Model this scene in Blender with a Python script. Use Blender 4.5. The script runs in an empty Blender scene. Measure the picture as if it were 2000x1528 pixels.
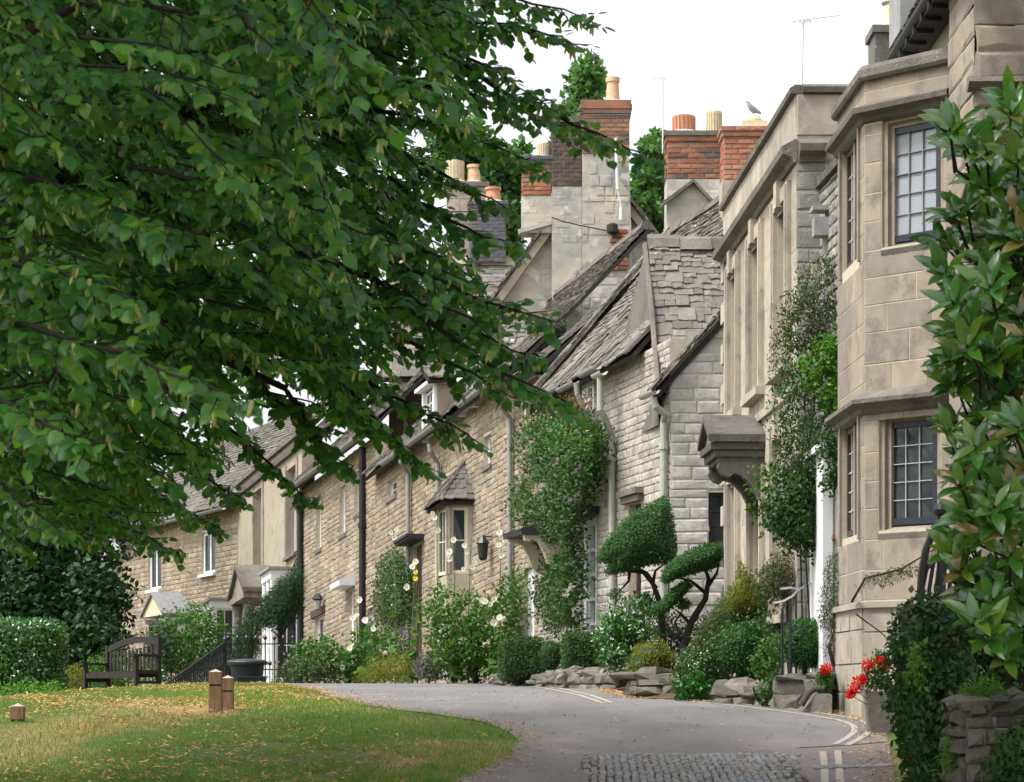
import bpy, math, random
import numpy as np
from mathutils import Vector, Matrix
random.seed(7); RNG = np.random.default_rng(11)
R = math.radians
# ------------------------------------------------------------------ camera, sky, sun, exposure
sc = bpy.context.scene
COL = sc.collection
F, CX, HY, EZ = 4722.0, 1000.0, 1350.0, 1.6     # focal length and horizon of the photograph, in its pixels; eye height
cam = bpy.data.cameras.new('camera'); camo = bpy.data.objects.new('camera', cam); COL.objects.link(camo)
camo.location = (0, 0, EZ); camo.rotation_euler = (R(90), 0, 0)
cam.sensor_width = 36; cam.lens = F * 36 / 2000; cam.shift_y = (HY - 764) / 2000
cam.clip_start = .1; cam.clip_end = 3000
cam.dof.use_dof = True; cam.dof.focus_distance = 26; cam.dof.aperture_fstop = 9.5
sc.camera = camo
w = bpy.data.worlds.new('World'); sc.world = w; w.use_nodes = True
nt = w.node_tree; nt.nodes.clear()
sky = nt.nodes.new('ShaderNodeTexSky'); sky.sky_type = 'NISHITA'; sky.sun_disc = False
SUN_EL, SUN_AZ = R(58), R(247)
sky.sun_elevation = SUN_EL; sky.sun_rotation = SUN_AZ; sky.air_density = 1.0; sky.dust_density = 4.0; sky.ozone_density = 1.0
hs = nt.nodes.new('ShaderNodeHueSaturation'); hs.inputs['Saturation'].default_value = .16
bg = nt.nodes.new('ShaderNodeBackground'); bg.inputs[1].default_value = .15
wo = nt.nodes.new('ShaderNodeOutputWorld')
nt.links.new(sky.outputs[0], hs.inputs['Color']); nt.links.new(hs.outputs[0], bg.inputs[0]); nt.links.new(bg.outputs[0], wo.inputs[0])
sl = bpy.data.lights.new('sun', 'SUN'); so = bpy.data.objects.new('sun', sl); COL.objects.link(so)
sl.energy = 1.5; sl.angle = R(12); sl.color = (1, .97, .93)
so.location = (-10, -10, 40)
_sd = Vector((math.sin(SUN_AZ) * math.cos(SUN_EL), math.cos(SUN_AZ) * math.cos(SUN_EL), math.sin(SUN_EL)))
so.rotation_euler = _sd.to_track_quat('Z', 'Y').to_euler()
sc.view_settings.view_transform = 'Standard'; sc.view_settings.look = 'None'
sc.view_settings.exposure = 1.22; sc.view_settings.gamma = 1.0; sc.view_settings.use_curve_mapping = False
sc.render.engine = 'CYCLES'; sc.cycles.use_denoising = True
sc.cycles.max_bounces = 6; sc.cycles.diffuse_bounces = 3; sc.cycles.glossy_bounces = 2; sc.cycles.transmission_bounces = 3
sc.cycles.transparent_max_bounces = 6

# ------------------------------------------------------------------ small helpers
def P(px, py, Y): return Vector(((px - CX) / F * Y, Y, EZ + (HY - py) / F * Y))
def lerp(a, b, t): return a + (b - a) * t
def rr(a, b): return random.uniform(a, b)
GP = [(-50, -2.6), (0, 0), (10, .55), (18, 1.0), (22, 1.25), (25, 1.42), (30, 1.535), (36, 1.63), (46, 1.735), (50, 1.68), (56, 1.5), (64, 1.15), (72, .92), (90, .7), (130, .6), (700, .5)]
_gx = np.array([a for a, b in GP], float); _gz = np.array([b for a, b in GP], float)
def gz(X, Y):
    z = np.interp(Y, _gx, _gz)
    t = np.clip(-np.asarray(X, float) - 6, 0, 12)
    return z - (.12 * t + .006 * t * t) * np.clip((np.asarray(Y, float) - 10) / 20, 0, 1)
def ground_at(px, py):
    k = (px - CX) / F; m = (HY - py) / F
    Ys = np.linspace(8, 52, 2201); d = EZ + m * Ys - gz(k * Ys, Ys)
    i = np.where(d <= 0)[0]
    Y = Ys[i[0]] if len(i) else 47.0
    return Vector((k * Y, Y, float(gz(k * Y, Y))))
def gpt(px, Y): 
    X = (px - CX) / F * Y
    return Vector((X, Y, float(gz(X, Y))))

WM = {}
def link(o, parent=None, mw=None):
    mw = mw or Matrix.Identity(4)
    COL.objects.link(o)
    if parent is not None:
        o.parent = parent; o.matrix_parent_inverse = WM[parent.name].inverted()
    o.matrix_basis = mw; WM[o.name] = mw
    return o
def tag(o, label, cat, group=None, kind=None):
    if label: o['label'] = label
    if cat: o['category'] = cat
    if group: o['group'] = group
    if kind: o['kind'] = kind
    return o
def thing(name, loc, label, cat, group=None):
    o = bpy.data.objects.new(name, None); o.empty_display_size = .2
    link(o, None, Matrix.Translation(Vector(loc)))
    return tag(o, label, cat, group)
class MB:
    def __init__(s): s.v = []; s.f = []
    def add(s, vs, fs):
        n = len(s.v); s.v += [tuple(v) for v in vs]; s.f += [tuple(i + n for i in f) for f in fs]; return s
    def hexa(s, c):   # eight corners: bottom ring 0-3, top ring 4-7
        return s.add(c, [(3, 2, 1, 0), (4, 5, 6, 7), (0, 1, 5, 4), (1, 2, 6, 5), (2, 3, 7, 6), (3, 0, 4, 7)])
    def box(s, c, size, M=None):
        x, y, z = [q / 2 for q in size]; c = Vector(c)
        co = [Vector(q) for q in ((-x, -y, -z), (x, -y, -z), (x, y, -z), (-x, y, -z), (-x, -y, z), (x, -y, z), (x, y, z), (-x, y, z))]
        if M is not None: co = [M @ q for q in co]
        return s.hexa([c + q for q in co])
    def prism(s, poly, off):   # poly: list of 3-D points, extruded by vector off
        n = len(poly); off = Vector(off); a = [Vector(p) for p in poly]; b = [p + off for p in a]
        return s.add(a + b, [tuple(range(n))[::-1], tuple(range(n, 2 * n))] + [(i, (i + 1) % n, n + (i + 1) % n, n + i) for i in range(n)])
    def tube(s, pts, r, seg=8, cap=True):
        pts = [Vector(p) for p in pts]; n = len(pts); rs = r if isinstance(r, (list, tuple)) else [r] * n
        base = len(s.v); up = None
        for i, p in enumerate(pts):
            d = (pts[min(i + 1, n - 1)] - pts[max(i - 1, 0)])
            d = d.normalized() if d.length > 1e-6 else Vector((0, 0, 1))
            if up is None:
                up = Vector((0, 0, 1)) if abs(d.z) < .9 else Vector((1, 0, 0))
            a = d.cross(up)
            if a.length < 1e-4: a = d.cross(Vector((.3, 1, .2)))
            a.normalize(); b = a.cross(d).normalized(); up = b
            for k in range(seg):
                t = 2 * math.pi * k / seg
                s.v.append(tuple(p + a * math.cos(t) * rs[i] + b * math.sin(t) * rs[i]))
        for i in range(n - 1):
            for k in range(seg):
                k2 = (k + 1) % seg
                s.f.append((base + i * seg + k, base + i * seg + k2, base + (i + 1) * seg + k2, base + (i + 1) * seg + k))
        if cap:
            s.f.append(tuple(base + k for k in range(seg))[::-1]); s.f.append(tuple(base + (n - 1) * seg + k for k in range(seg)))
        return s
    def lathe(s, c, prof, seg=14):
        c = Vector(c); base = len(s.v); n = len(prof)
        for (r, z) in prof:
            for k in range(seg):
                t = 2 * math.pi * k / seg; s.v.append((c.x + r * math.cos(t), c.y + r * math.sin(t), c.z + z))
        for i in range(n - 1):
            for k in range(seg):
                k2 = (k + 1) % seg; s.f.append((base + i * seg + k, base + i * seg + k2, base + (i + 1) * seg + k2, base + (i + 1) * seg + k))
        s.f.append(tuple(base + k for k in range(seg))[::-1]); s.f.append(tuple(base + (n - 1) * seg + k for k in range(seg)))
        return s
    def build(s, name, mat, parent=None, smooth=False, org=None):
        me = bpy.data.meshes.new(name)
        if org is None:
            vv = np.array(s.v) if s.v else np.zeros((1, 3)); org = Vector(((vv[:, 0].min() + vv[:, 0].max()) / 2, (vv[:, 1].min() + vv[:, 1].max()) / 2, vv[:, 2].min()))
        org = Vector(org)
        me.from_pydata([(a - org.x, b - org.y, c - org.z) for a, b, c in s.v], [], s.f); me.materials.append(mat)
        if smooth: me.polygons.foreach_set('use_smooth', [True] * len(me.polygons))
        o = bpy.data.objects.new(name, me)
        return link(o, parent, Matrix.Translation(org))
def big_mesh(name, V, Fc, mat, parent=None, smooth=False):
    """V (n,3), Fc (m,k) equal-sized faces."""
    me = bpy.data.meshes.new(name); V = np.asarray(V, np.float32); Fc = np.asarray(Fc, np.int32); k = Fc.shape[1]
    me.vertices.add(len(V)); me.vertices.foreach_set('co', V.ravel())
    me.loops.add(Fc.size); me.loops.foreach_set('vertex_index', Fc.ravel())
    me.polygons.add(len(Fc)); me.polygons.foreach_set('loop_start', np.arange(len(Fc), dtype=np.int32) * k)
    if smooth: me.polygons.foreach_set('use_smooth', np.ones(len(Fc), bool))
    me.update(calc_edges=True); me.materials.append(mat)
    return link(bpy.data.objects.new(name, me), parent)

# ------------------------------------------------------------------ materials
class NT:
    def __init__(s, name):
        s.m = bpy.data.materials.new(name); s.m.use_nodes = True; s.t = s.m.node_tree; s.t.nodes.clear()
        s.out = s.n('ShaderNodeOutputMaterial'); s.b = s.n('ShaderNodeBsdfPrincipled'); s.l(s.b.outputs[0], s.out.inputs[0])
        s.pos = s.n('ShaderNodeNewGeometry')
    def n(s, t, **k):
        q = s.t.nodes.new(t)
        for a, v in k.items(): setattr(q, a, v)
        return q
    def l(s, a, b): s.t.links.new(a, b)
    def math(s, op, a, b=None, c=None):
        q = s.n('ShaderNodeMath', operation=op)
        for i, x in enumerate((a, b, c)):
            if x is None: continue
            if isinstance(x, (int, float)): q.inputs[i].default_value = x
            else: s.l(x, q.inputs[i])
        return q.outputs[0]
    def noise(s, scale, detail=4, rough=.6, vec=None, dist=0):
        q = s.n('ShaderNodeTexNoise'); q.inputs['Scale'].default_value = scale; q.inputs['Detail'].default_value = detail; q.inputs['Roughness'].default_value = rough; q.inputs['Distortion'].default_value = dist
        s.l(vec or s.pos.outputs['Position'], q.inputs['Vector']); return q.outputs['Fac']
    def stretch(s, sx, sy, sz):
        q = s.n('ShaderNodeVectorMath', operation='MULTIPLY'); s.l(s.pos.outputs['Position'], q.inputs[0]); q.inputs[1].default_value = (sx, sy, sz); return q.outputs[0]
    def ramp(s, fac, stops, interp='LINEAR'):
        q = s.n('ShaderNodeValToRGB'); q.color_ramp.interpolation = interp; e = q.color_ramp.elements
        while len(e) < len(stops): e.new(.5)
        for i, (p, c) in enumerate(stops): e[i].position = p; e[i].color = (*c, 1) if len(c) == 3 else c
        s.l(fac, q.inputs[0]); return q.outputs[0]
    def mix(s, fac, a, b, mode='MIX'):
        q = s.n('ShaderNodeMix', data_type='RGBA', blend_type=mode)
        for i, x in ((0, fac), (6, a), (7, b)):
            if isinstance(x, (int, float)): q.inputs[i].default_value = x
            elif isinstance(x, tuple): q.inputs[i].default_value = (*x, 1)
            else: s.l(x, q.inputs[i])
        return q.outputs[2]
    def rnd(s):
        oi = s.n('ShaderNodeObjectInfo'); return s.math('FRACT', s.math('ADD', oi.outputs['Random'], s.pos.outputs['Random Per Island']))
    def bump(s, h, strength, dist=.02):
        q = s.n('ShaderNodeBump'); q.inputs['Strength'].default_value = strength; q.inputs['Distance'].default_value = dist
        s.l(h, q.inputs['Height']); s.l(q.outputs[0], s.b.inputs['Normal'])
    def col(s, c):
        if isinstance(c, tuple): s.b.inputs['Base Color'].default_value = (*c, 1)
        else: s.l(c, s.b.inputs['Base Color'])
    def rough(s, r, spec=.3):
        s.b.inputs['Roughness'].default_value = r; s.b.inputs['Specular IOR Level'].default_value = spec; return s
def g01(a, b): return [(0, (a,) * 3), (1, (b,) * 3)]
STONE_K = .86
def desat(k, t=.12):
    l = .3 * k[0] + .5 * k[1] + .2 * k[2]; t = 0 if k[0] > 2 * k[1] else t
    return tuple(lerp(x, l * y, t) * STONE_K for x, y in zip(k, (1.03, .985, 1.0)))
def mat_stone(name, cols, stain=(.16, .145, .12), stain_amt=.5, lichen=None, nscale=9, bump=.5, var=(.72, 1.15), sstretch=(1.2, 1.2, .5), fine=60):
    q = NT(name); c = q.ramp(q.rnd(), [(i / max(1, len(cols) - 1), desat(k)) for i, k in enumerate(cols)])
    nz_ = q.noise(nscale, 6, .65); c = q.mix(1, c, q.ramp(nz_, [(.25, (var[0],) * 3), (.75, (var[1],) * 3)]), 'MULTIPLY')
    st = q.ramp(q.noise(1.1, 5, .6, q.stretch(*sstretch)), [(.42, (0, 0, 0)), (.72, (stain_amt,) * 3)]); c = q.mix(st, c, stain)
    c = q.mix(q.ramp(q.noise(3.4, 6, .7, q.stretch(1, 1, .8)), [(.50, (0, 0, 0)), (.66, (stain_amt * .8,) * 3)]), c, tuple(x * .75 for x in stain))
    if lichen:
        for k, (lc, sc_, th) in enumerate(lichen):
            c = q.mix(q.ramp(q.noise(sc_, 3, .5), [(th, (0, 0, 0)), (th + .05, (.8,) * 3)]), c, lc)
    q.col(c); q.rough(.92, .15); q.bump(q.math('ADD', nz_, q.noise(fine, 3, .6)), bump, .015); return q.m
def mat_plain(name, c, rough=.6, spec=.3, nscale=14, amt=.18, metal=0, bump=.1):
    q = NT(name); nz_ = q.noise(nscale, 5, .6)
    q.col(q.mix(1, c, q.ramp(nz_, [(.25, (1 - amt,) * 3), (.75, (1 + amt,) * 3)]), 'MULTIPLY')); q.rough(rough, spec); q.b.inputs['Metallic'].default_value = metal
    q.bump(nz_, bump, .01); return q.m
LEAF_K = (.76, .98, .66)
def mat_leaf(name, cols, rough=.42, spec=.45, trans=.3, tcol=None, back=None):
    q = NT(name); r = q.rnd(); c = q.ramp(r, [(i / (len(cols) - 1), (k[0] * LEAF_K[0], k[1] * LEAF_K[1], k[2] * LEAF_K[2]) if k[1] > k[0] and k[1] < .25 else k) for i, k in enumerate(cols)])
    if back: c = q.mix(q.pos.outputs['Backfacing'], c, back)
    c = q.mix(1, c, q.ramp(q.noise(2.2, 3, .6), [(.3, (.75,) * 3), (.7, (1.2,) * 3)]), 'MULTIPLY')
    q.col(c); q.rough(rough, spec if name in ('lime_leaf', 'magnolia', 'laurel') else spec * .55)
    if trans:
        t = q.n('ShaderNodeBsdfTranslucent'); q.l(q.mix(1, c, tcol or (1.5, 1.6, .5), 'MULTIPLY'), t.inputs[0])
        mx = q.n('ShaderNodeMixShader'); mx.inputs[0].default_value = trans; q.l(q.b.outputs[0], mx.inputs[1]); q.l(t.outputs[0], mx.inputs[2]); q.l(mx.outputs[0], q.out.inputs[0])
    return q.m
def mat_glass(name, c=(.02, .025, .03), rough=.06):
    q = NT(name); q.col(c); q.rough(rough, .6); q.b.inputs['IOR'].default_value = 1.5
    q.bump(q.noise(1.6, 2), .06, .02); return q.m
M = {}
def setup_materials():
    yel = (.42, .27, .06); wht = (.5, .5, .47)
    M['ashlar'] = mat_stone('ashlar', [(.41, .335, .255), (.47, .385, .29), (.33, .285, .235), (.45, .355, .25), (.37, .31, .25)], stain=(.19, .17, .15), stain_amt=.9, nscale=7, bump=.25, var=(.78, 1.1), sstretch=(1, 1, .35))
    M['ashlar_pale'] = mat_stone('ashlar_pale', [(.50, .43, .335), (.55, .47, .36), (.45, .39, .31)], stain=(.24, .215, .185), stain_amt=.75, nscale=7, bump=.3, var=(.85, 1.08))
    M['weathered'] = mat_stone('weathered', [(.20, .18, .15), (.26, .23, .19)], stain=(.10, .09, .08), stain_amt=.8, lichen=[(yel, 7, .68), (wht, 16, .70)], nscale=14, bump=.8)
    M['dark_stone'] = mat_stone('dark_stone', [(.135, .125, .115), (.18, .165, .15)], stain=(.07, .06, .055), stain_amt=.8, lichen=[(yel, 12, .73)], nscale=14, bump=.7)
    M['bronze_tip'] = mat_leaf('bronze_tip', [(.22, .12, .06), (.28, .16, .08), (.16, .11, .05)], .6, .25, .2, (1, .8, .6))
    M['rubble_cream'] = mat_stone('rubble_cream', [(.52, .47, .38), (.44, .41, .35), (.58, .52, .43), (.48, .46, .41), (.36, .335, .29)], stain=(.24, .215, .18), stain_amt=.55, nscale=11, bump=.7, var=(.62, 1.2))
    M['rubble_pale'] = mat_stone('rubble_pale', [(.62, .58, .50), (.52, .49, .43), (.68, .63, .55), (.58, .56, .51), (.44, .42, .37)], stain=(.33, .30, .26), stain_amt=.5, nscale=11, bump=.7, var=(.68, 1.15))  # whiter stone, lightened as well to offset weak sun on the end wall
    M['rubble_gold'] = mat_stone('rubble_gold', [(.50, .37, .24), (.40, .31, .22), (.56, .43, .285), (.31, .25, .185), (.51, .44, .34)], stain=(.19, .16, .125), stain_amt=.65, nscale=11, bump=.7, var=(.62, 1.2))
    M['rubble_grey'] = mat_stone('rubble_grey', [(.40, .385, .35), (.31, .305, .29), (.47, .44, .37), (.36, .34, .30), (.50, .45, .34)], stain=(.19, .19, .185), stain_amt=.6, lichen=[(wht, 6, .66)], nscale=8, bump=.8)
    M['rubble_dark'] = mat_stone('rubble_dark', [(.17, .15, .125), (.23, .20, .16), (.13, .12, .10), (.27, .235, .19)], stain=(.08, .08, .06), stain_amt=.8, nscale=12, bump=1, lichen=[((.09, .11, .04), 5, .62)])
    M['mortar_pale'] = mat_plain('mortar_pale', (.50, .44, .34), .95, .1, 20, .15, bump=.2)
    M['patchy'] = mat_stone('patchy', [(.44, .43, .40), (.50, .48, .44)], stain=(.58, .51, .39), stain_amt=.9, lichen=[((.25, .25, .25), 1.7, .58), ((.62, .59, .52), 2.3, .58)], nscale=5, bump=.9, sstretch=(1.3, 1.3, 1.6))
    M['mortar'] = mat_plain('mortar', (.45, .40, .32), .95, .1, 20, .2, bump=.4)
    M['mortar_grey'] = mat_plain('mortar_grey', (.40, .38, .335), .95, .1, 12, .25, bump=.5)
    M['render'] = mat_stone('render', [(.44, .37, .28), (.47, .40, .30)], stain=(.30, .25, .19), stain_amt=.7, nscale=4, bump=.25, var=(.85, 1.08), fine=30)
    M['slate'] = mat_stone('slate', [(.20, .18, .155), (.26, .23, .195), (.15, .14, .125), (.30, .27, .23), (.22, .19, .155)], stain=(.13, .125, .12), stain_amt=.6, lichen=[(wht, 5, .69), (yel, 9, .74)], nscale=12, bump=.8)
    M['slate_dark'] = mat_stone('slate_dark', [(.17, .15, .13), (.22, .195, .17), (.13, .12, .11)], stain=(.09, .085, .08), stain_amt=.6, lichen=[(wht, 6, .71)], nscale=12, bump=.8)
    M['brick'] = mat_stone('brick', [(.46, .16, .08), (.36, .12, .07), (.54, .25, .13), (.20, .09, .075), (.12, .095, .09), (.50, .20, .10), (.30, .20, .16)], stain=(.13, .11, .10), stain_amt=.7, nscale=16, bump=.5)
    M['brick_dark'] = mat_stone('brick_dark', [(.13, .09, .08), (.09, .075, .07), (.20, .11, .09), (.15, .12, .11)], stain=(.07, .065, .06), stain_amt=.6, nscale=16, bump=.5)
    M['brick_blue'] = mat_stone('brick_blue', [(.105, .115, .15), (.14, .15, .19), (.09, .10, .125), (.17, .165, .18)], stain=(.10, .095, .09), stain_amt=.4, nscale=16, bump=.4)
    M['brick_new'] = mat_stone('brick_new', [(.48, .20, .12), (.43, .16, .10), (.52, .25, .16), (.38, .14, .10)], stain=(.30, .20, .16), stain_amt=.4, nscale=16, bump=.4)
    M['terracotta'] = mat_plain('terracotta', (.52, .25, .15), .85, .2, 10, .2)
    M['pot_pale'] = mat_plain('pot_pale', (.60, .40, .25), .85, .2, 9, .2)
    M['pot_cream'] = mat_plain('pot_cream', (.58, .49, .34), .85, .2, 9, .2)
    M['moss'] = mat_stone('moss', [(.13, .11, .03), (.17, .12, .035)], nscale=20, bump=1)
    M['lead'] = mat_plain('lead', (.25, .25, .25), .6, .4, 8, .25)
    M['pipe_grey'] = mat_plain('pipe_grey', (.24, .24, .235), .5, .4, 6, .12)
    M['pipe_green'] = mat_plain('pipe_green', (.34, .345, .29), .5, .4, 6, .12)
    M['black_iron'] = mat_plain('black_iron', (.012, .012, .016), .45, .45, 10, .2)
    M['gutter_dark'] = mat_plain('gutter_dark', (.03, .03, .03), .55, .4, 10, .4)
    M['steel'] = mat_plain('steel', (.55, .55, .56), .35, .5, 8, .15, metal=.85)
    M['white'] = mat_plain('white', (.72, .73, .74), .5, .4, 6, .06)
    M['cream_paint'] = mat_plain('cream_paint', (.55, .50, .36), .55, .3, 6, .08)
    M['navy'] = mat_plain('navy', (.022, .026, .042), .4, .45, 8, .1)
    M['brown_wood'] = mat_plain('brown_wood', (.075, .05, .04), .65, .3, 6, .25)
    M['dark_wood'] = mat_plain('dark_wood', (.03, .026, .024), .7, .3, 8, .3)
    M['glass'] = mat_glass('glass'); M['glass_sky'] = mat_glass('glass_sky', (.30, .33, .37), .12)  # sky reflection of the upper bay panes put into their base colour
    M['lead_came'] = mat_plain('lead_came', (.40, .42, .44), .5, .4, 8, .1)
    q = NT('bench_wood'); g = q.noise(10, 4, .6, q.stretch(3, 3, 3)); q.col(q.ramp(g, [(.3, (.018, .015, .014)), (.7, (.042, .035, .03))])); q.rough(.75, .25); q.bump(g, .3); M['bench_wood'] = q.m
    q = NT('post_wood'); g = q.noise(8, 5, .6, q.stretch(5, 5, .8)); q.col(q.ramp(g, [(.3, (.13, .075, .042)), (.7, (.27, .165, .095))])); q.rough(.8, .25); q.bump(g, .3); M['post_wood'] = q.m
    q = NT('post_top'); g = q.noise(12, 4); q.col(q.ramp(g, [(.3, (.30, .25, .20)), (.7, (.46, .40, .33))])); q.rough(.85, .2); M['post_top'] = q.m
    M['plastic_black'] = mat_plain('plastic_black', (.016, .02, .026), .5, .4, 8, .15)
    q = NT('asphalt'); n1 = q.noise(120, 3, .7); n2 = q.noise(1.3, 5, .6, q.stretch(1, .35, 1))
    sep = q.n('ShaderNodeSeparateXYZ'); q.l(q.pos.outputs['Position'], sep.inputs[0])
    near = q.ramp(q.math('ADD', q.math('MULTIPLY', sep.outputs[1], -.5), q.math('ADD', 10.6, q.math('MULTIPLY', n2, .8))), g01(0, 1))
    c = q.mix(near, (.168, .163, .16), (.195, .170, .162)); c = q.mix(q.ramp(q.noise(.5, 6, .7, q.stretch(1, .5, 1)), [(.5, (0, 0, 0)), (.53, (.45,) * 3)]), c, (.125, .12, .118)); c = q.mix(q.ramp(q.noise(5, 5, .8), [(.6, (0, 0, 0)), (.75, (.5,) * 3)]), c, (.11, .105, .1))
    c = q.mix(1, c, q.ramp(n2, [(.3, (.8,) * 3), (.7, (1.15,) * 3)]), 'MULTIPLY'); c = q.mix(1, c, q.ramp(n1, [(.3, (.7,) * 3), (.75, (1.3,) * 3)]), 'MULTIPLY')
    q.col(c); q.rough(.9, .25); q.bump(n1, .5, .01); M['asphalt'] = q.m
    q = NT('line_paint'); n1 = q.noise(60, 4, .7); q.col(q.mix(q.ramp(n1, [(.42, (.95, .95, .95)), (.56, (.25, .25, .25))]), (.47, .43, .34), (.24, .22, .20))); q.rough(.8, .3); M['line_paint'] = q.m
    q = NT('soil'); n1 = q.noise(6, 6, .7); q.col(q.ramp(n1, [(.3, (.05, .037, .026)), (.7, (.12, .09, .06))])); q.rough(1, .1); q.bump(n1, 1, .05); M['soil'] = q.m
    q = NT('turf'); n1 = q.noise(.55, 5, .6, q.stretch(.8, .45, 1)); n2 = q.noise(14, 4, .7)
    c = q.ramp(n1, [(.36, (.07, .125, .03)), (.48, (.11, .14, .045)), (.55, (.25, .185, .09)), (.7, (.31, .19, .085))])
    q.col(q.mix(1, c, q.ramp(n2, [(.25, (.6,) * 3), (.75, (1.3,) * 3)]), 'MULTIPLY')); q.rough(1, .1); q.bump(n2, 1, .05); M['turf'] = q.m
    M['sett'] = mat_stone('sett', [(.24, .25, .27), (.31, .32, .335), (.27, .265, .27), (.35, .355, .36)], stain=(.18, .16, .13), stain_amt=.4, nscale=20, bump=.5)
    M['grass'] = mat_leaf('grass', [(.095, .20, .05), (.13, .22, .06), (.17, .225, .075), (.28, .245, .11)], .6, .25, .35)
    M['litter'] = mat_leaf('litter', [(.42, .25, .09), (.50, .33, .14), (.38, .18, .07), (.54, .40, .19), (.28, .14, .06)], .8, .15, .15, (1.1, 1, .7))
    M['lime_leaf'] = mat_leaf('lime_leaf', [(.038, .115, .042), (.062, .155, .052), (.024, .080, .034), (.15, .245, .05), (.044, .125, .050), (.10, .22, .05), (.030, .095, .040)], .36, .5, .48, (2.3, 2.4, .6), back=(.065, .155, .045))
    M['bract'] = mat_leaf('bract', [(.40, .44, .16), (.46, .47, .20), (.34, .40, .13), (.50, .47, .24)], .6, .3, .4, (1.1, 1.1, .7))
    M['bark'] = mat_stone('bark', [(.032, .028, .023), (.045, .038, .03)], nscale=12, bump=1, stain_amt=.3, stain=(.03, .03, .025))
    M['magnolia'] = mat_leaf('magnolia', [(.055, .15, .03), (.08, .19, .04), (.04, .115, .03), (.16, .245, .04), (.06, .16, .035), (.05, .13, .03), (.10, .22, .04), (.20, .245, .05), (.05, .14, .03), (.26, .17, .05)], .2, .8, .26, (1.5, 1.7, .4), back=(.09, .13, .035))
    M['yew'] = mat_leaf('yew', [(.035, .085, .03), (.05, .11, .035), (.028, .07, .028), (.065, .12, .04)], .55, .3, .15)
    M['box_leaf'] = mat_leaf('box_leaf', [(.022, .085, .016), (.032, .115, .02), (.02, .07, .016), (.05, .14, .024)], .4, .45, .2)
    M['hedge_leaf'] = mat_leaf('hedge_leaf', [(.035, .075, .018), (.05, .09, .022), (.027, .06, .018), (.075, .11, .03)], .5, .35, .18)
    M['laurel'] = mat_leaf('laurel', [(.035, .11, .02), (.05, .14, .026), (.026, .085, .02), (.075, .17, .035)], .25, .65, .18)
    M['gold_conifer'] = mat_leaf('gold_conifer', [(.15, .16, .025), (.20, .19, .03), (.10, .12, .022), (.24, .21, .05)], .6, .25, .2)
    M['dark_conifer'] = mat_leaf('dark_conifer', [(.022, .045, .022), (.032, .06, .028), (.018, .036, .02)], .6, .25, .1)
    M['olive_shrub'] = mat_leaf('olive_shrub', [(.055, .075, .03), (.075, .095, .035), (.04, .06, .025), (.10, .09, .045)], .55, .3, .2)
    M['rust_shrub'] = mat_leaf('rust_shrub', [(.10, .07, .045), (.075, .075, .04), (.13, .08, .05), (.06, .07, .035)], .6, .25, .15)
    M['mid_leaf'] = mat_leaf('mid_leaf', [(.045, .11, .022), (.065, .14, .03), (.034, .085, .022), (.09, .17, .04)], .45, .4, .28)
    M['vine_leaf'] = mat_leaf('vine_leaf', [(.035, .075, .022), (.05, .10, .028), (.028, .058, .022), (.07, .11, .035)], .45, .4, .22)
    M['fresh_leaf'] = mat_leaf('fresh_leaf', [(.09, .19, .03), (.13, .24, .045), (.07, .15, .03)], .45, .4, .3)
    M['holly_leaf'] = mat_leaf('holly_leaf', [(.06, .13, .03), (.085, .16, .04), (.05, .105, .028), (.14, .20, .05)], .5, .35, .3)
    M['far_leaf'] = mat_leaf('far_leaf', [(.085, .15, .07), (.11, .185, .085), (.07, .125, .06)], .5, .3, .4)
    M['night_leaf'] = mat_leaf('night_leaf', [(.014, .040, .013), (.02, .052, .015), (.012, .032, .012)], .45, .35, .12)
    M['lavender'] = mat_leaf('lavender', [(.13, .12, .12), (.16, .14, .15), (.10, .10, .085)], .7, .2, .15)
    M['petal_white'] = mat_leaf('petal_white', [(.72, .72, .62), (.78, .78, .72), (.70, .70, .52)], .6, .2, .3, (1, 1, .9))
    M['petal_red'] = mat_leaf('petal_red', [(.62, .012, .01), (.70, .02, .012), (.50, .008, .008)], .5, .3, .2, (1, .3, .3))
    M['petal_orange'] = mat_leaf('petal_orange', [(.50, .22, .09), (.56, .30, .14), (.42, .17, .08)], .6, .2, .2, (1, .8, .6))
    M['petal_yellow'] = mat_leaf('petal_yellow', [(.60, .48, .04), (.66, .52, .08)], .6, .2, .2, (1, .9, .4))
    M['stem'] = mat_plain('stem', (.10, .14, .045), .7, .2, 10, .2)
    M['feather'] = mat_plain('feather', (.22, .23, .26), .7, .2, 20, .3)
    M['lamp_glass'] = mat_plain('lamp_glass', (.35, .36, .36), .2, .6, 6, .1)
setup_materials()
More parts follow.
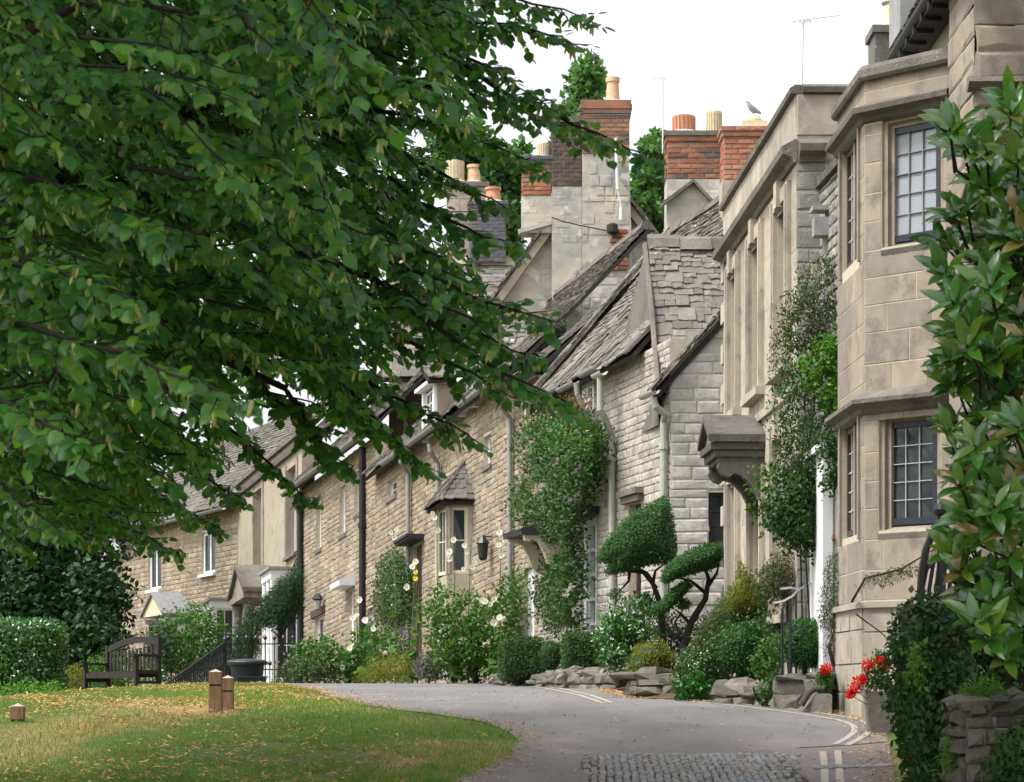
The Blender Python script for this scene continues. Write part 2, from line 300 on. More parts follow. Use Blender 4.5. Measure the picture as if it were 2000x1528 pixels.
# ------------------------------------------------------------------ walls, stones, slates, windows
class Wall:
    """A vertical wall plane: u along it, z up, o out of it. 'fall' lets a house follow the hill."""
    def __init__(s, p0, ang=None, p1=None, fall=0.0):
        s.p0 = Vector((p0[0], p0[1], 0))
        if p1 is not None:
            d = Vector((p1[0] - p0[0], p1[1] - p0[1], 0)); s.L = d.length; s.d = d.normalized()
        else:
            s.d = Vector((math.sin(R(ang)), math.cos(R(ang)), 0)); s.L = 0
        s.n = Vector((-s.d.y, s.d.x, 0)); s.fall = fall
    def P(s, u, z, o=0.0):
        q = s.p0 + s.d * u + s.n * o; return Vector((q.x, q.y, z - s.fall * u))
    def u(s, px, o=0.0):
        k = (px - CX) / F; p = s.p0 + s.n * o
        return (k * p.y - p.x) / (s.d.x - k * s.d.y)
    def uz(s, px, py, o=0.0):
        u = s.u(px, o); Y = (s.p0 + s.n * o + s.d * u).y
        return u, EZ + (HY - py) / F * Y + s.fall * u
    def box(s, mb, u0, u1, z0, z1, o0, o1):
        return mb.hexa([s.P(u0, z0, o0), s.P(u1, z0, o0), s.P(u1, z0, o1), s.P(u0, z0, o1), s.P(u0, z1, o0), s.P(u1, z1, o0), s.P(u1, z1, o1), s.P(u0, z1, o1)])
def stone_variants(n, inset, rough, seed):
    rg = random.Random(seed); out = []
    for k in range(n):   # unit block: x 0..1 along, y 0..1 out, z 0..1 up, chamfered and uneven
        v = []; j = lambda a: rg.uniform(-a, a)
        for (x, z) in ((0, 0), (1, 0), (1, 1), (0, 1)): v.append((x, -.5, z))
        for (x, z) in ((0, 0), (1, 0), (1, 1), (0, 1)): v.append((x + j(rough), .45, z + j(rough)))
        for (x, z) in ((inset, inset * 1.6), (1 - inset, inset * 1.6), (1 - inset, 1 - inset * 1.6), (inset, 1 - inset * 1.6)): v.append((x + j(rough), 1 + j(.25), z + j(rough)))
        v.append((.5 + j(.2), 1.15 + j(.3), .5 + j(.2)))
        f = [(0, 4, 5, 1), (1, 5, 6, 2), (2, 6, 7, 3), (3, 7, 4, 0), (4, 8, 9, 5), (5, 9, 10, 6), (6, 10, 11, 7), (7, 11, 8, 4), (8, 12, 9), (9, 12, 10), (10, 12, 11), (11, 12, 8)]
        out.append((v, [t[::-1] for t in f]))
    return out
def slate_variants(n, rough, seed):
    rg = random.Random(seed); out = []
    for k in range(n):   # x 0..1 across, y 0..1 up the slope, z thickness
        j = lambda a: rg.uniform(-a, a); v = []
        for z in (0, 1):
            for (x, y) in ((0, 0), (.3, -.03), (.7, .02), (1, 0), (1, 1), (0, 1)): v.append((x + j(rough), y + (j(rough * 1.5) if y < .5 else 0), z + (j(.2) if z else 0)))
        n6 = 6; f = [tuple(range(6))[::-1], tuple(range(6, 12))] + [(i, (i + 1) % 6, 6 + (i + 1) % 6, 6 + i) for i in range(6)]
        out.append((v, f))
    return out
V_RUB = stone_variants(8, .07, .05, 1); V_ASH = stone_variants(4, .012, .004, 2); V_BRK = stone_variants(4, .03, .015, 3); V_SLA = slate_variants(8, .028, 4); V_SETT = stone_variants(6, .12, .05, 5)
_mesh_cache = {}
def vmesh(kind, variants, i, mat, name):
    key = (kind, i, mat.name, name)
    if key not in _mesh_cache:
        me = bpy.data.meshes.new(name); v, f = variants[i]; me.from_pydata(v, [], f); me.materials.append(mat); _mesh_cache[key] = me
    return _mesh_cache[key]
def pieces(items, kind, variants, mat, name, parent, limit=300, rest='stuff', matfn=None):
    """items: list of (4x4 Matrix, size weight). The largest become objects, the others one joined part."""
    order = sorted(range(len(items)), key=lambda i: -items[i][1])
    for i in order[:limit]:
        vi = random.randrange(len(variants)); o = bpy.data.objects.new(name, vmesh(kind, variants, vi, mat if matfn is None else matfn(), name))
        link(o, parent, items[i][0])
    if len(order) > limit:
        mb = MB()
        for i in order[limit:]:
            v, f = random.choice(variants); m = items[i][0]; mb.add([m @ Vector(q) for q in v], f)
        o = mb.build(rest, mat, parent); o['kind'] = 'stuff'
def colmat(c0, c1, c2, t):
    return Matrix(((c0.x, c1.x, c2.x, t.x), (c0.y, c1.y, c2.y, t.y), (c0.z, c1.z, c2.z, t.z), (0, 0, 0, 1)))
def wall_stones(W, u0, u1, z0, ztop, ops, ch, ln, mat, parent, proud=.02, gap=.012, limit=300, variants=None, kind='rub', name='stone', vis=None, jit=.15, matfn=None, keep=1.0, rest='stones_beyond'):
    zt = ztop if callable(ztop) else (lambda u: ztop); variants = variants or V_RUB
    zmax = max(zt(u0 + (u1 - u0) * i / 20) for i in range(21)); items = []; z = z0; row = 0
    while z < zmax - .02:
        h = rr(*ch); segs = [(u0, u1)]
        for (a, b, c, d) in ops:
            if c < z + h * .6 and d > z + h * .4:
                ns = []
                for (p, q) in segs:
                    if b <= p or a >= q: ns.append((p, q)); continue
                    if a > p: ns.append((p, a))
                    if b < q: ns.append((b, q))
                segs = ns
        for (p, q) in segs:
            u = p; first = True
            while u < q - .03:
                l = rr(*ln)
                if first and kind in ('brk', 'ash') and row % 2: l *= .5
                first = False
                if u + l > q - ln[0] * .5: l = q - u
                um = u + l / 2; top = min(zt(u + .02), zt(u + l - .02))
                hh = min(h, top - z)
                if hh > h * .35 and (keep >= 1 or random.random() < keep):
                    g = gap; pr = proud * rr(1 - jit * 2, 1 + jit * 2); dz = rr(-.004, .004) if kind == 'rub' else 0
                    o = W.P(u + g / 2, z + g / 2 + dz, 0); ex = W.P(u + l - g / 2, z + g / 2 + dz, 0) - o
                    Y = o.y; wgt = (hh * l) / (Y * Y) * (1 if vis is None else vis(um, z))
                    items.append((colmat(ex, W.n * pr, Vector((0, 0, hh - g)), o), wgt))
                u += l
        z += h; row += 1
    pieces(items, kind, variants, mat, name, parent, limit, rest, matfn)
def wall_back(W, u0, u1, z0, ztop, ops, mat, parent, depth=.22, name='wall', thick=.35):
    """Mortar face with real openings and their reveals."""
    mb = MB()
    if callable(ztop):
        n = 24; us = [lerp(u0, u1, i / n) for i in range(n + 1)]
        us = sorted(set(us + [x for o in ops for x in o[:2] if u0 < x < u1]))
    else: us = sorted(set([u0, u1] + [min(max(x, u0), u1) for o in ops for x in o[:2]]))
    zt = ztop if callable(ztop) else (lambda u: ztop)
    for a, b in zip(us[:-1], us[1:]):
        zs = sorted(set([z0] + [x for o in ops if o[0] < b - 1e-5 and o[1] > a + 1e-5 for x in o[2:]]))
        for i, c in enumerate(zs):
            d = zs[i + 1] if i + 1 < len(zs) else None; zm = c + 1e-4 if d is None else (c + d) / 2
            if any(o[0] <= a + 1e-5 and o[1] >= b - 1e-5 and o[2] <= zm <= o[3] for o in ops): continue
            ta, tb = (zt(a), zt(b)) if d is None else (d, d)
            if min(ta, tb) <= c: continue
            mb.add([W.P(a, c), W.P(b, c), W.P(b, tb), W.P(a, ta)], [(0, 1, 2, 3)])
    for (a, b, c, d) in ops:
        for (q0, q1) in (((a, c), (a, d)), ((a, d), (b, d)), ((b, d), (b, c)), ((b, c), (a, c))):
            mb.add([W.P(*q0), W.P(*q1), W.P(*q1, -depth), W.P(*q0, -depth)], [(3, 2, 1, 0)])
    mb.add([W.P(u0, z0, -thick), W.P(u1, z0, -thick), W.P(u1, zt(u1), -thick), W.P(u0, zt(u0), -thick)], [(3, 2, 1, 0)])
    for u in (u0, u1): mb.add([W.P(u, z0), W.P(u, zt(u)), W.P(u, zt(u), -thick), W.P(u, z0, -thick)], [(0, 1, 2, 3)])
    return mb.build(name, mat, parent, org=W.P((u0 + u1) / 2, z0))
def window(W, a, b, c, d, parent, fm, nx=2, nz=3, rec=.12, fw=.055, bar=.022, glass='glass', sash=False, sill=None, barm=None, bp=-.01):
    mb = MB(); o0, o1 = -rec - .05, -rec
    W.box(mb, a, a + fw, c, d, o0, o1); W.box(mb, b - fw, b, c, d, o0, o1); W.box(mb, a + fw, b - fw, c, c + fw, o0, o1); W.box(mb, a + fw, b - fw, d - fw, d, o0, o1)
    if sash:
        zm = (c + d) / 2; W.box(mb, a + fw, b - fw, zm - .03, zm + .03, o0 - .01, o1 - .006)
    wn = mb.build('window', M[fm], parent, org=W.P((a + b) / 2, c))
    ia, ib, ic, id_ = a + fw, b - fw, c + fw, d - fw
    mb = MB()
    for i in range(1, nx):
        x = lerp(ia, ib, i / nx); W.box(mb, x - bar / 2, x + bar / 2, ic, id_, o0 + .012, o1 + bp)
    for j in range(1, nz):
        z = lerp(ic, id_, j / nz); W.box(mb, ia, ib, z - bar / 2, z + bar / 2, o0 + .014, o1 + bp - .002)
    if mb.v: mb.build('glazing_bar', M[barm or fm], wn)
    for i in range(nx):
        for j in range(nz):
            q = MB(); t = lambda: rr(-.004, .004)
            x0, x1 = lerp(ia, ib, i / nx), lerp(ia, ib, (i + 1) / nx); z0, z1 = lerp(ic, id_, j / nz), lerp(ic, id_, (j + 1) / nz)
            q.add([W.P(x0, z0, o0 + .02 + t()), W.P(x1, z0, o0 + .02 + t()), W.P(x1, z1, o0 + .02 + t()), W.P(x0, z1, o0 + .02 + t())], [(0, 1, 2, 3)])
            q.build('pane', M[glass], wn)
    if sill:
        q = MB(); W.box(q, a - .06, b + .06, c - .09, c - .002, -rec, sill[1]); q.build('sill', M[sill[0]], parent)
    return wn
def slates(e0, e1, r0, r1, mat, parent, ex=(.23, .11), wid=(.18, .42), thick=.03, limit=300, sag=.03, skip=None, name='slate', deckm='dark_wood', vis=None):
    e0, e1, r0, r1 = map(Vector, (e0, e1, r0, r1))
    nrm = (e1 - e0).cross(r0 - e0).normalized()
    if nrm.z < 0: nrm = -nrm
    sl = ((r0 + r1) / 2 - (e0 + e1) / 2).length; t = 0; items = []; ph = rr(0, 6)
    def pt(a, t): return lerp(lerp(e0, e1, a), lerp(r0, r1, a), t)
    def sg(a, t): return -sag * (math.sin(math.pi * t) + .5 * math.sin(a * 7 + ph) + .3 * math.sin(a * 17 + t * 5))
    while t < sl - .02:
        e = lerp(ex[0], ex[1], t / sl) * rr(.9, 1.1); T = t / sl; a0, a1 = lerp(e0, r0, T), lerp(e1, r1, T); W_ = (a1 - a0).length; u = -rr(0, .15)
        while u < W_ - .02:
            wd = rr(*wid) * lerp(1.1, .75, T); uu, ue = max(u, 0), min(u + wd, W_)
            if ue - uu > .05:
                am = (uu + ue) / 2 / W_
                if not (skip and skip(am, T)):
                    p = pt(uu / W_, T) + nrm * (sg(am, T) + thick * .9 + rr(-.004, .008)); L = e * 1.75
                    up = (pt(am, min(1, T + .02)) - pt(am, T)).normalized() if T < .97 else (pt(am, 1) - pt(am, .95)).normalized()
                    q = (up * L - nrm * thick * 1.1); wv = (a1 - a0).normalized() * (ue - uu - .008)
                    p = p + up * rr(-.02, .02)
                    items.append((colmat(wv, q, nrm * thick * rr(.7, 1.25), p), (ue - uu) * e / (p.y ** 2) * (1 if vis is None else vis(am, T))))
            u += wd
        t += e
    deck = MB()
    deck.add([e0 - nrm * .05, e1 - nrm * .05, r1 - nrm * .05, r0 - nrm * .05, e0 - nrm * .12, e1 - nrm * .12, r1 - nrm * .12, r0 - nrm * .12], [(0, 1, 2, 3), (7, 6, 5, 4), (0, 4, 5, 1), (1, 5, 6, 2), (2, 6, 7, 3), (3, 7, 4, 0)])
    rf = deck.build('roof', M[deckm], parent)
    pieces(items, 'sla', V_SLA, mat, name, rf, limit, 'slates_beyond')
    return rf
def ridge(r0, r1, mat, parent, size=.16, L=.45):
    r0, r1 = Vector(r0), Vector(r1); d = (r1 - r0); n = max(1, int(d.length / L)); e = d.normalized(); side = Vector((-e.y, e.x, 0)).normalized()
    for i in range(n):
        a = r0 + d * (i / n); b = r0 + d * ((i + .985) / n); mb = MB(); s = size * rr(.9, 1.1); dz = Vector((0, 0, rr(-.01, .02)))
        prof = [side * s - Vector((0, 0, s * .75)), side * s * .6 + Vector((0, 0, s * .1)), Vector((0, 0, s * .35)), -side * s * .6 + Vector((0, 0, s * .1)), -side * s - Vector((0, 0, s * .75))]
        mb.prism([a + p + dz for p in prof], b - a); mb.build('ridge_tile', mat, parent)
def gutter(a, b, r, mat, parent, name='gutter'):
    a, b = Vector(a), Vector(b); d = (b - a).normalized(); s = Vector((-d.y, d.x, 0)).normalized(); mb = MB(); prof = []
    for k in range(9):
        t = math.pi * k / 8; prof.append(s * math.cos(t) * r - Vector((0, 0, math.sin(t) * r)))
    for k in range(8, -1, -1):
        t = math.pi * k / 8; prof.append(s * math.cos(t) * r * .86 - Vector((0, 0, math.sin(t) * r * .86)))
    mb.prism([a + p for p in prof], b - a); return mb.build(name, mat, parent)
def downpipe(pts, r, mat, parent, brackets=()):
    mb = MB(); mb.tube(pts, r, 10)
    for (p, q) in brackets: mb.tube([p, q], r * 1.35, 10)
    return mb.build('downpipe', mat, parent, smooth=False)
def brick_stack(parent, x0p, x1p, ytop, ybot, Y, depth, mat, cap=None, ch=.085, ln=.25, corbel=.05, limit=170, name='chimney', matfn=None):
    """A brick stack facing the camera; returns the chimney part."""
    a = P(x0p, ybot, Y); b = P(x1p, ytop, Y); z0, z1 = a.z, b.z; X0, X1 = a.x, b.x
    core = MB(); core.box(((X0 + X1) / 2, Y + depth / 2, (z0 + z1) / 2), (X1 - X0 - .01, depth - .01, z1 - z0 - .01)); c = core.build(name, M['mortar_grey'], parent)
    nc = 2 if cap else 0
    for (W_, L_, lim) in ((Wall((X1, Y), p1=(X0, Y)), X1 - X0, limit), (Wall((X0, Y), p1=(X0, Y + depth)), depth, limit // 2)):
        wall_stones(W_, 0, L_, z0, z1, [], (ch, ch), (ln * .92, ln * 1.08), mat, c, .014, .014, lim, V_BRK, 'brk', 'brick', matfn=matfn, rest='bricks_beyond')
    if cap:
        for i, e in enumerate((corbel * .5, corbel)):
            zz = z1 + .004 + i * (ch + .004)
            for (W_, L_) in ((Wall((X1 + e, Y - e), p1=(X0 - e, Y - e)), X1 - X0 + 2 * e), (Wall((X0 - e, Y - e), p1=(X0 - e, Y + depth + e)), depth + 2 * e)):
                wall_stones(W_, 0, L_, zz, zz + ch, [], (ch, ch), (ln * .92, ln * 1.08), cap, c, .012, .012, 20, V_BRK, 'brk', 'brick', rest='bricks_beyond')
            core = MB(); core.box(((X0 + X1) / 2, Y + depth / 2, zz + ch / 2), (X1 - X0 + 2 * e - .004, depth + 2 * e - .004, ch - .004)); core.build('cap_course', M['mortar_grey'], c)
    return c, X0, X1, z0, z1 + (2 * (ch + .004) if cap else 0)
def pot(parent, px, Y, z, w, h, mat, kind='plain', dy=.25):
    X = (px - CX) / F * Y; mb = MB(); r = w / 2
    fl = MB(); fl.lathe((X, Y + dy, z), [(r * 1.9, -.02), (r * 1.5, h * .12), (r * 1.1, h * .2)], 12); fl.build('flaunching', M['mortar_grey'], parent)
    if kind == 'ribbed': prof = [(r, 0), (r, h * .2), (r * 1.04, h * .85), (r * 1.06, h), (r * .8, h), (r * .8, h * .5)]
    else: prof = [(r * 1.1, 0), (r * 1.0, h * .15), (r * .86, h * .72), (r * .84, h * .8), (r * 1.0, h * .84), (r * 1.0, h), (r * .78, h), (r * .78, h * .6)]
    mb.lathe((X, Y + dy, z + .02), prof, 18)
    if kind == 'ribbed':
        for k in range(18):
            t = 2 * math.pi * k / 18; mb.box((X + math.cos(t) * r * 1.03, Y + dy + math.sin(t) * r * 1.03, z + .02 + h * .55), (.03, .03, h * .82), Matrix.Rotation(t, 3, 'Z'))
    return mb.build('chimney_pot', mat, parent)

# ------------------------------------------------------------------ foliage
def unit(a): return a / np.maximum(np.linalg.norm(a, axis=-1, keepdims=True), 1e-9)
def frames(axis, normal):
    y = unit(axis); x = unit(np.cross(y, normal)); z = np.cross(x, y); return np.stack([x, y, z], axis=-1)
T_LIME_V = np.array([(0, 0, 0), (0, .35, .03), (0, .7, .02), (0, 1.0, -.10), (-.22, -.06, -.02), (-.47, .18, -.06), (-.42, .5, -.08), (-.18, .82, -.07), (.22, -.06, -.02), (.47, .18, -.06), (.42, .5, -.08), (.18, .82, -.07)])
T_LIME_F = np.array([(0, 5, 4), (0, 1, 5), (1, 6, 5), (1, 2, 6), (2, 7, 6), (2, 3, 7), (0, 8, 9), (0, 9, 1), (1, 9, 10), (1, 10, 2), (2, 10, 11), (2, 11, 3)])
T_LANCE_V = np.array([(0, 0, 0), (0, .35, .0), (0, .7, -.02), (0, 1, -.12), (-.17, .3, .05), (-.19, .65, .03), (.17, .3, .05), (.19, .65, .03)])
T_LANCE_F = np.array([(0, 1, 4), (1, 5, 4), (1, 2, 5), (2, 3, 5), (0, 6, 1), (1, 6, 7), (1, 7, 2), (2, 7, 3)])
T_SMALL_V = np.array([(0, 0, 0), (-.3, .45, -.04), (0, .5, .04), (.3, .45, -.04), (0, 1, -.03)])
T_SMALL_F = np.array([(0, 2, 1), (0, 3, 2), (1, 2, 4), (2, 3, 4)])
T_NEEDLE_V = np.array([(0, 0, 0), (-.09, .4, 0), (.09, .4, .03), (0, 1, 0)])
T_NEEDLE_F = np.array([(0, 2, 1), (1, 2, 3)])
T_BLADE_V = np.array([(-.06, 0, 0), (.06, 0, 0), (.035, .6, .06), (-.035, .6, .06), (0, 1, .22)])
T_BLADE_F = np.array([(0, 1, 2), (0, 2, 3), (3, 2, 4)])
T_BRACT_V = np.array([(-.1, 0, 0), (.1, 0, 0), (.13, .35, .03), (-.13, .35, .03), (.10, .75, -.02), (-.10, .75, -.02), (0, 1, -.12)])
T_BRACT_F = np.array([(0, 1, 2), (0, 2, 3), (3, 2, 4), (3, 4, 5), (5, 4, 6)])
def _lance():
    rows = [(0, .025, 0), (.15, .085, .012), (.35, .145, .02), (.58, .16, .012), (.8, .10, -.03)]; v = []
    for (t, w_, z) in rows: v += [(-w_, t, z + w_ * .28), (0, t, z), (w_, t, z + w_ * .28)]
    v.append((0, 1, -.09)); f = []
    for r in range(4):
        for c in range(2): a = r * 3 + c; f += [(a, a + 1, a + 4), (a, a + 4, a + 3)]
    f += [(12, 13, 15), (13, 14, 15)]; return np.array(v), np.array(f)
T_LANCE_V, T_LANCE_F = _lance()
TPL = dict(lime=(T_LIME_V, T_LIME_F), lance=(T_LANCE_V, T_LANCE_F), small=(T_SMALL_V, T_SMALL_F), needle=(T_NEEDLE_V, T_NEEDLE_F), blade=(T_BLADE_V, T_BLADE_F), bract=(T_BRACT_V, T_BRACT_F))
def leaves_mesh(name, tpl, pos, axis, normal, size, mat, parent, singles=0, single_name='leaf', stuff=True, smooth=False):
    smooth = smooth or tpl in ('lime', 'lance'); tv, tf = TPL[tpl]; Fm = frames(axis, normal) * np.asarray(size)[:, None, None]
    idx = np.arange(len(pos))
    if singles:
        order = np.argsort(-(np.asarray(size) / pos[:, 1])); sel = order[:singles]; idx = order[singles:]
        key = ('leaf', tpl, mat.name)
        if key not in _mesh_cache:
            me = bpy.data.meshes.new(single_name); me.from_pydata([tuple(q) for q in tv], [], [tuple(int(i) for i in f) for f in tf]); me.materials.append(mat); me.polygons.foreach_set('use_smooth', [smooth] * len(me.polygons)); _mesh_cache[key] = me
    V = np.einsum('nij,vj->nvi', Fm[idx], tv) + pos[idx][:, None, :]
    Fa = tf[None] + (np.arange(len(idx)) * len(tv))[:, None, None]
    o = big_mesh(name, V.reshape(-1, 3), Fa.reshape(-1, 3), mat, parent, smooth)
    if stuff: o['kind'] = 'stuff'
    if singles:
        for i in sel:
            m = Matrix([list(Fm[i][r]) + [pos[i][r]] for r in range(3)] + [[0, 0, 0, 1]])
            link(bpy.data.objects.new(single_name, _mesh_cache[key]), parent, m)
    return o
def rnd3(n): return unit(RNG.normal(size=(n, 3)))
def blob_leaves(name, blobs, n, size, mat, parent, tpl='small', shell=.14, lump=.14, up=.25, rand=.55, fill=.25, flat=False, e=2.0):
    """blobs: (centre, (rx,ry,rz)[, exponent]); leaves spread through an uneven outer shell and part of the inside."""
    wts = np.array([max(b[1][0] * b[1][2], b[1][0] * b[1][1]) for b in blobs]); wts = wts / wts.sum(); PP, NN = [], []
    for b, wt in zip(blobs, wts):
        m = max(8, int(n * wt)); d = rnd3(m); ee = b[2] if len(b) > 2 else e; c = np.array(b[0]); r = np.array(b[1])
        sq = (np.abs(d) ** ee).sum(1) ** (-1 / ee); ph = RNG.uniform(0, 6, 6)
        lum = 1 + lump * (np.sin(d[:, 0] * 5 + ph[0]) * np.sin(d[:, 1] * 4 + ph[1]) + .7 * np.sin(d[:, 2] * 7 + ph[2] + d[:, 0] * 3) + .5 * np.sin(d[:, 1] * 13 + ph[3]) * np.sin(d[:, 2] * 11 + ph[4]))
        k = 1 - np.abs(RNG.normal(0, shell, m)); inn = RNG.random(m) < fill; k[inn] = RNG.random(inn.sum()) ** .4; k = np.clip(k, .05, 1.05)
        PP.append(c + d * r * (sq * lum * k)[:, None]); nn = np.sign(d) * np.abs(d) ** (ee - 1) / r; NN.append(unit(nn))
    p = np.concatenate(PP); nv = np.concatenate(NN); m = len(p)
    nrm = unit(nv + rand * rnd3(m) + np.array([0, 0, up])); ax = unit(rnd3(m) + nv * .35 + np.array([0, 0, .1]))
    s = RNG.uniform(size[0], size[1], m)
    return leaves_mesh(name, tpl, p, ax, nrm, s, mat, parent)
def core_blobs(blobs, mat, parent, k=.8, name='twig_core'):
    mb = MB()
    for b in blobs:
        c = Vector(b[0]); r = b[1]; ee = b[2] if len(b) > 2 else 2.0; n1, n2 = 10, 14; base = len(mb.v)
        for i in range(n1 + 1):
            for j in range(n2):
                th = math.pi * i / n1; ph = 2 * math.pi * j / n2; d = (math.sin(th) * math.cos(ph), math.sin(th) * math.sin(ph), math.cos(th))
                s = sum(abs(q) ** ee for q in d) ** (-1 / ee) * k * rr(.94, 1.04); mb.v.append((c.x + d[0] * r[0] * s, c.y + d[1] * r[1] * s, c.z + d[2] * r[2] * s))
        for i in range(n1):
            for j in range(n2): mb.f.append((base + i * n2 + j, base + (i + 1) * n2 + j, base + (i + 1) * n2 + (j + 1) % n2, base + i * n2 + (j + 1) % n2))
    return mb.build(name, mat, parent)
def in_poly(x, y, poly):
    ins = np.zeros(len(x), bool); n = len(poly)
    for i in range(n):
        x0, y0 = poly[i]; x1, y1 = poly[(i + 1) % n]
        c = ((y0 > y) != (y1 > y)) & (x < (x1 - x0) * (y - y0) / (y1 - y0 + 1e-12) + x0); ins ^= c
    return ins
def edge_dist(x, y, poly):
    d = np.full(len(x), 1e9); n = len(poly)
    for i in range(n):
        a = np.array(poly[i], float); b = np.array(poly[(i + 1) % n], float); ab = b - a; L = max(ab @ ab, 1e-9)
        t = np.clip(((x - a[0]) * ab[0] + (y - a[1]) * ab[1]) / L, 0, 1); d = np.minimum(d, np.hypot(x - a[0] - t * ab[0], y - a[1] - t * ab[1]))
    return d
def sample_poly(poly, n):
    a = np.array(poly, float); lo, hi = a.min(0), a.max(0); X, Y = [], []
    got = 0
    while got < n:
        x = RNG.uniform(lo[0], hi[0], n * 2); y = RNG.uniform(lo[1], hi[1], n * 2); k = in_poly(x, y, poly); X.append(x[k]); Y.append(y[k]); got += k.sum()
    return np.concatenate(X)[:n], np.concatenate(Y)[:n]
def poly_leaves(name, poly, n, size, mat, parent, Y=None, wall=None, thick=.5, tpl='small', up=.3, rand=.6, droop=0.0, ragged=6, off=0.0, clump=0.0, axis=None, surf=.6, out=None):
    """A plant mass with the outline of poly (photograph pixels) standing at depth Y or against a wall, with its real thickness."""
    x, y = sample_poly(poly, n); 
    if clump > 0:
        f = np.sin(x / 17 + 1.3 * np.sin(y / 23)) * np.sin(y / 14 + x / 31) + .6 * np.sin(x / 7 + y / 9); k = f > -1.1 + clump; x, y = x[k], y[k]; n = len(x)
    ed = edge_dist(x, y, poly); R_ = max(ed.max(), 1); x = x + RNG.normal(0, ragged, n) * (ed < 15); y = y + RNG.normal(0, ragged, n) * (ed < 15)
    wdt = thick * np.sqrt(np.clip(1 - (1 - np.clip(ed / R_, 0, 1)) ** 2, .02, 1)) 
    sgn = np.where(RNG.random(n) < surf, -1.0, 1.0); q = 1 - np.abs(RNG.normal(0, .22, n)); fill = RNG.random(n) < .3; q[fill] = RNG.random(fill.sum()); dpt = wdt * q * sgn
    cx, cy = np.mean(poly, axis=0); lat = np.stack([(x - cx), np.zeros(n), -(y - cy)], -1); lat = lat / (np.abs(lat).max() + 1e-9) * (1 - np.clip(ed / R_, 0, 1))[:, None] * 1.6
    if wall is None:
        Yv = Y + dpt; pos = np.stack([(x - CX) / F * Yv, Yv, EZ + (HY - y) / F * Y], -1); outv = np.array([0, -1.0, 0])
        outv = outv[None] * (-sgn * .8)[:, None] * -1 * -1
    else:
        W = wall; k = (x - CX) / F; ov = off + np.abs(dpt) if out is None else RNG.uniform(out[0], out[1], n); p0x = W.p0.x + W.n.x * ov; p0y = W.p0.y + W.n.y * ov
        u = (k * p0y - p0x) / (W.d.x - k * W.d.y); Yv = p0y + W.d.y * u; pos = np.stack([p0x + W.d.x * u, Yv, EZ + (HY - y) / F * Yv], -1); outv = np.tile(np.array([W.n.x, W.n.y, 0]), (n, 1)) * .9
    nrm = unit(outv + lat + rand * rnd3(n) + np.array([0, 0, up])); ax = unit((rnd3(n) * .9 + np.array(axis or (0, 0, 0)) + np.array([0, 0, -droop])))
    s = RNG.uniform(size[0], size[1], n)
    return leaves_mesh(name, tpl, pos, ax, nrm, s, mat, parent)
def stems(name, pts_list, r, mat, parent, seg=6):
    mb = MB()
    for pts in pts_list: mb.tube(pts, r, seg)
    return mb.build(name, mat, parent)
# ------------------------------------------------------------------ ground, road, markings, setts
def grid_sheet(name, xs, ys, mat, lift=0, zfn=None):
    xs, ys = np.array(xs), np.array(ys); Xg, Yg = np.meshgrid(xs, ys); Z = gz(Xg, Yg) + lift
    V = np.stack([Xg.ravel(), Yg.ravel(), Z.ravel()], -1); nx, ny = len(xs), len(ys); i, j = np.meshgrid(np.arange(nx - 1), np.arange(ny - 1)); a = (j * nx + i).ravel()
    o = big_mesh(name, V, np.stack([a, a + 1, a + 1 + nx, a + nx], -1), mat, None, True); return o
ground = grid_sheet('ground', np.concatenate([[-600, -200, -80, -40], np.linspace(-24, 14, 96), [40, 100, 300, 600]]), np.concatenate([[-60, -20], np.linspace(0, 100, 201), [130, 200, 400, 700]]), M['turf'])
ground['kind'] = 'structure'
EDGE_L = [(850, 1545), (905, 1520), (960, 1496), (1000, 1470), (1012, 1445), (985, 1428), (945, 1412), (830, 1394), (760, 1388), (700, 1378), (640, 1360), (590, 1347)]
EDGE_R = [(1750, 1560), (1745, 1500), (1735, 1450), (1725, 1420), (1640, 1392), (1520, 1378), (1400, 1374), (1320, 1369), (1240, 1366), (1200, 1350), (1130, 1343), (1000, 1338.5)]
def edge_fn(pts, near, far):
    w_ = [ground_at(*p) for p in pts]; Ys = [p.y for p in w_]; Xs = [p.x for p in w_]
    o = np.argsort(Ys); Ys = [near[1]] + [Ys[i] for i in o] + [q[1] for q in far]; Xs = [near[0]] + [Xs[i] for i in o] + [q[0] for q in far]
    return lambda Y: float(np.interp(Y, Ys, Xs))
road_l = edge_fn(EDGE_L, (-1.4, 0), [(-5.6, 52), (-9, 60), (-14, 75), (-20, 90)])
road_r = edge_fn(EDGE_R, (3.0, 0), [(-.6, 48), (-3.4, 54), (-6.2, 62), (-9.0, 72), (-12, 90)])
mb = MB(); ys = np.concatenate([np.linspace(2, 60, 233), np.linspace(61, 88, 14)]); NXR = 14
for Y in ys:
    a, b = road_l(Y), road_r(Y)
    for i in range(NXR + 1):
        X = lerp(a, b, i / NXR); mb.v.append((X, Y, float(gz(X, Y)) + .012))
for j in range(len(ys) - 1):
    for i in range(NXR): q = j * (NXR + 1) + i; mb.f.append((q, q + 1, q + NXR + 2, q + NXR + 1))
road = mb.build('road', M['asphalt'], None, True); road['kind'] = 'structure'
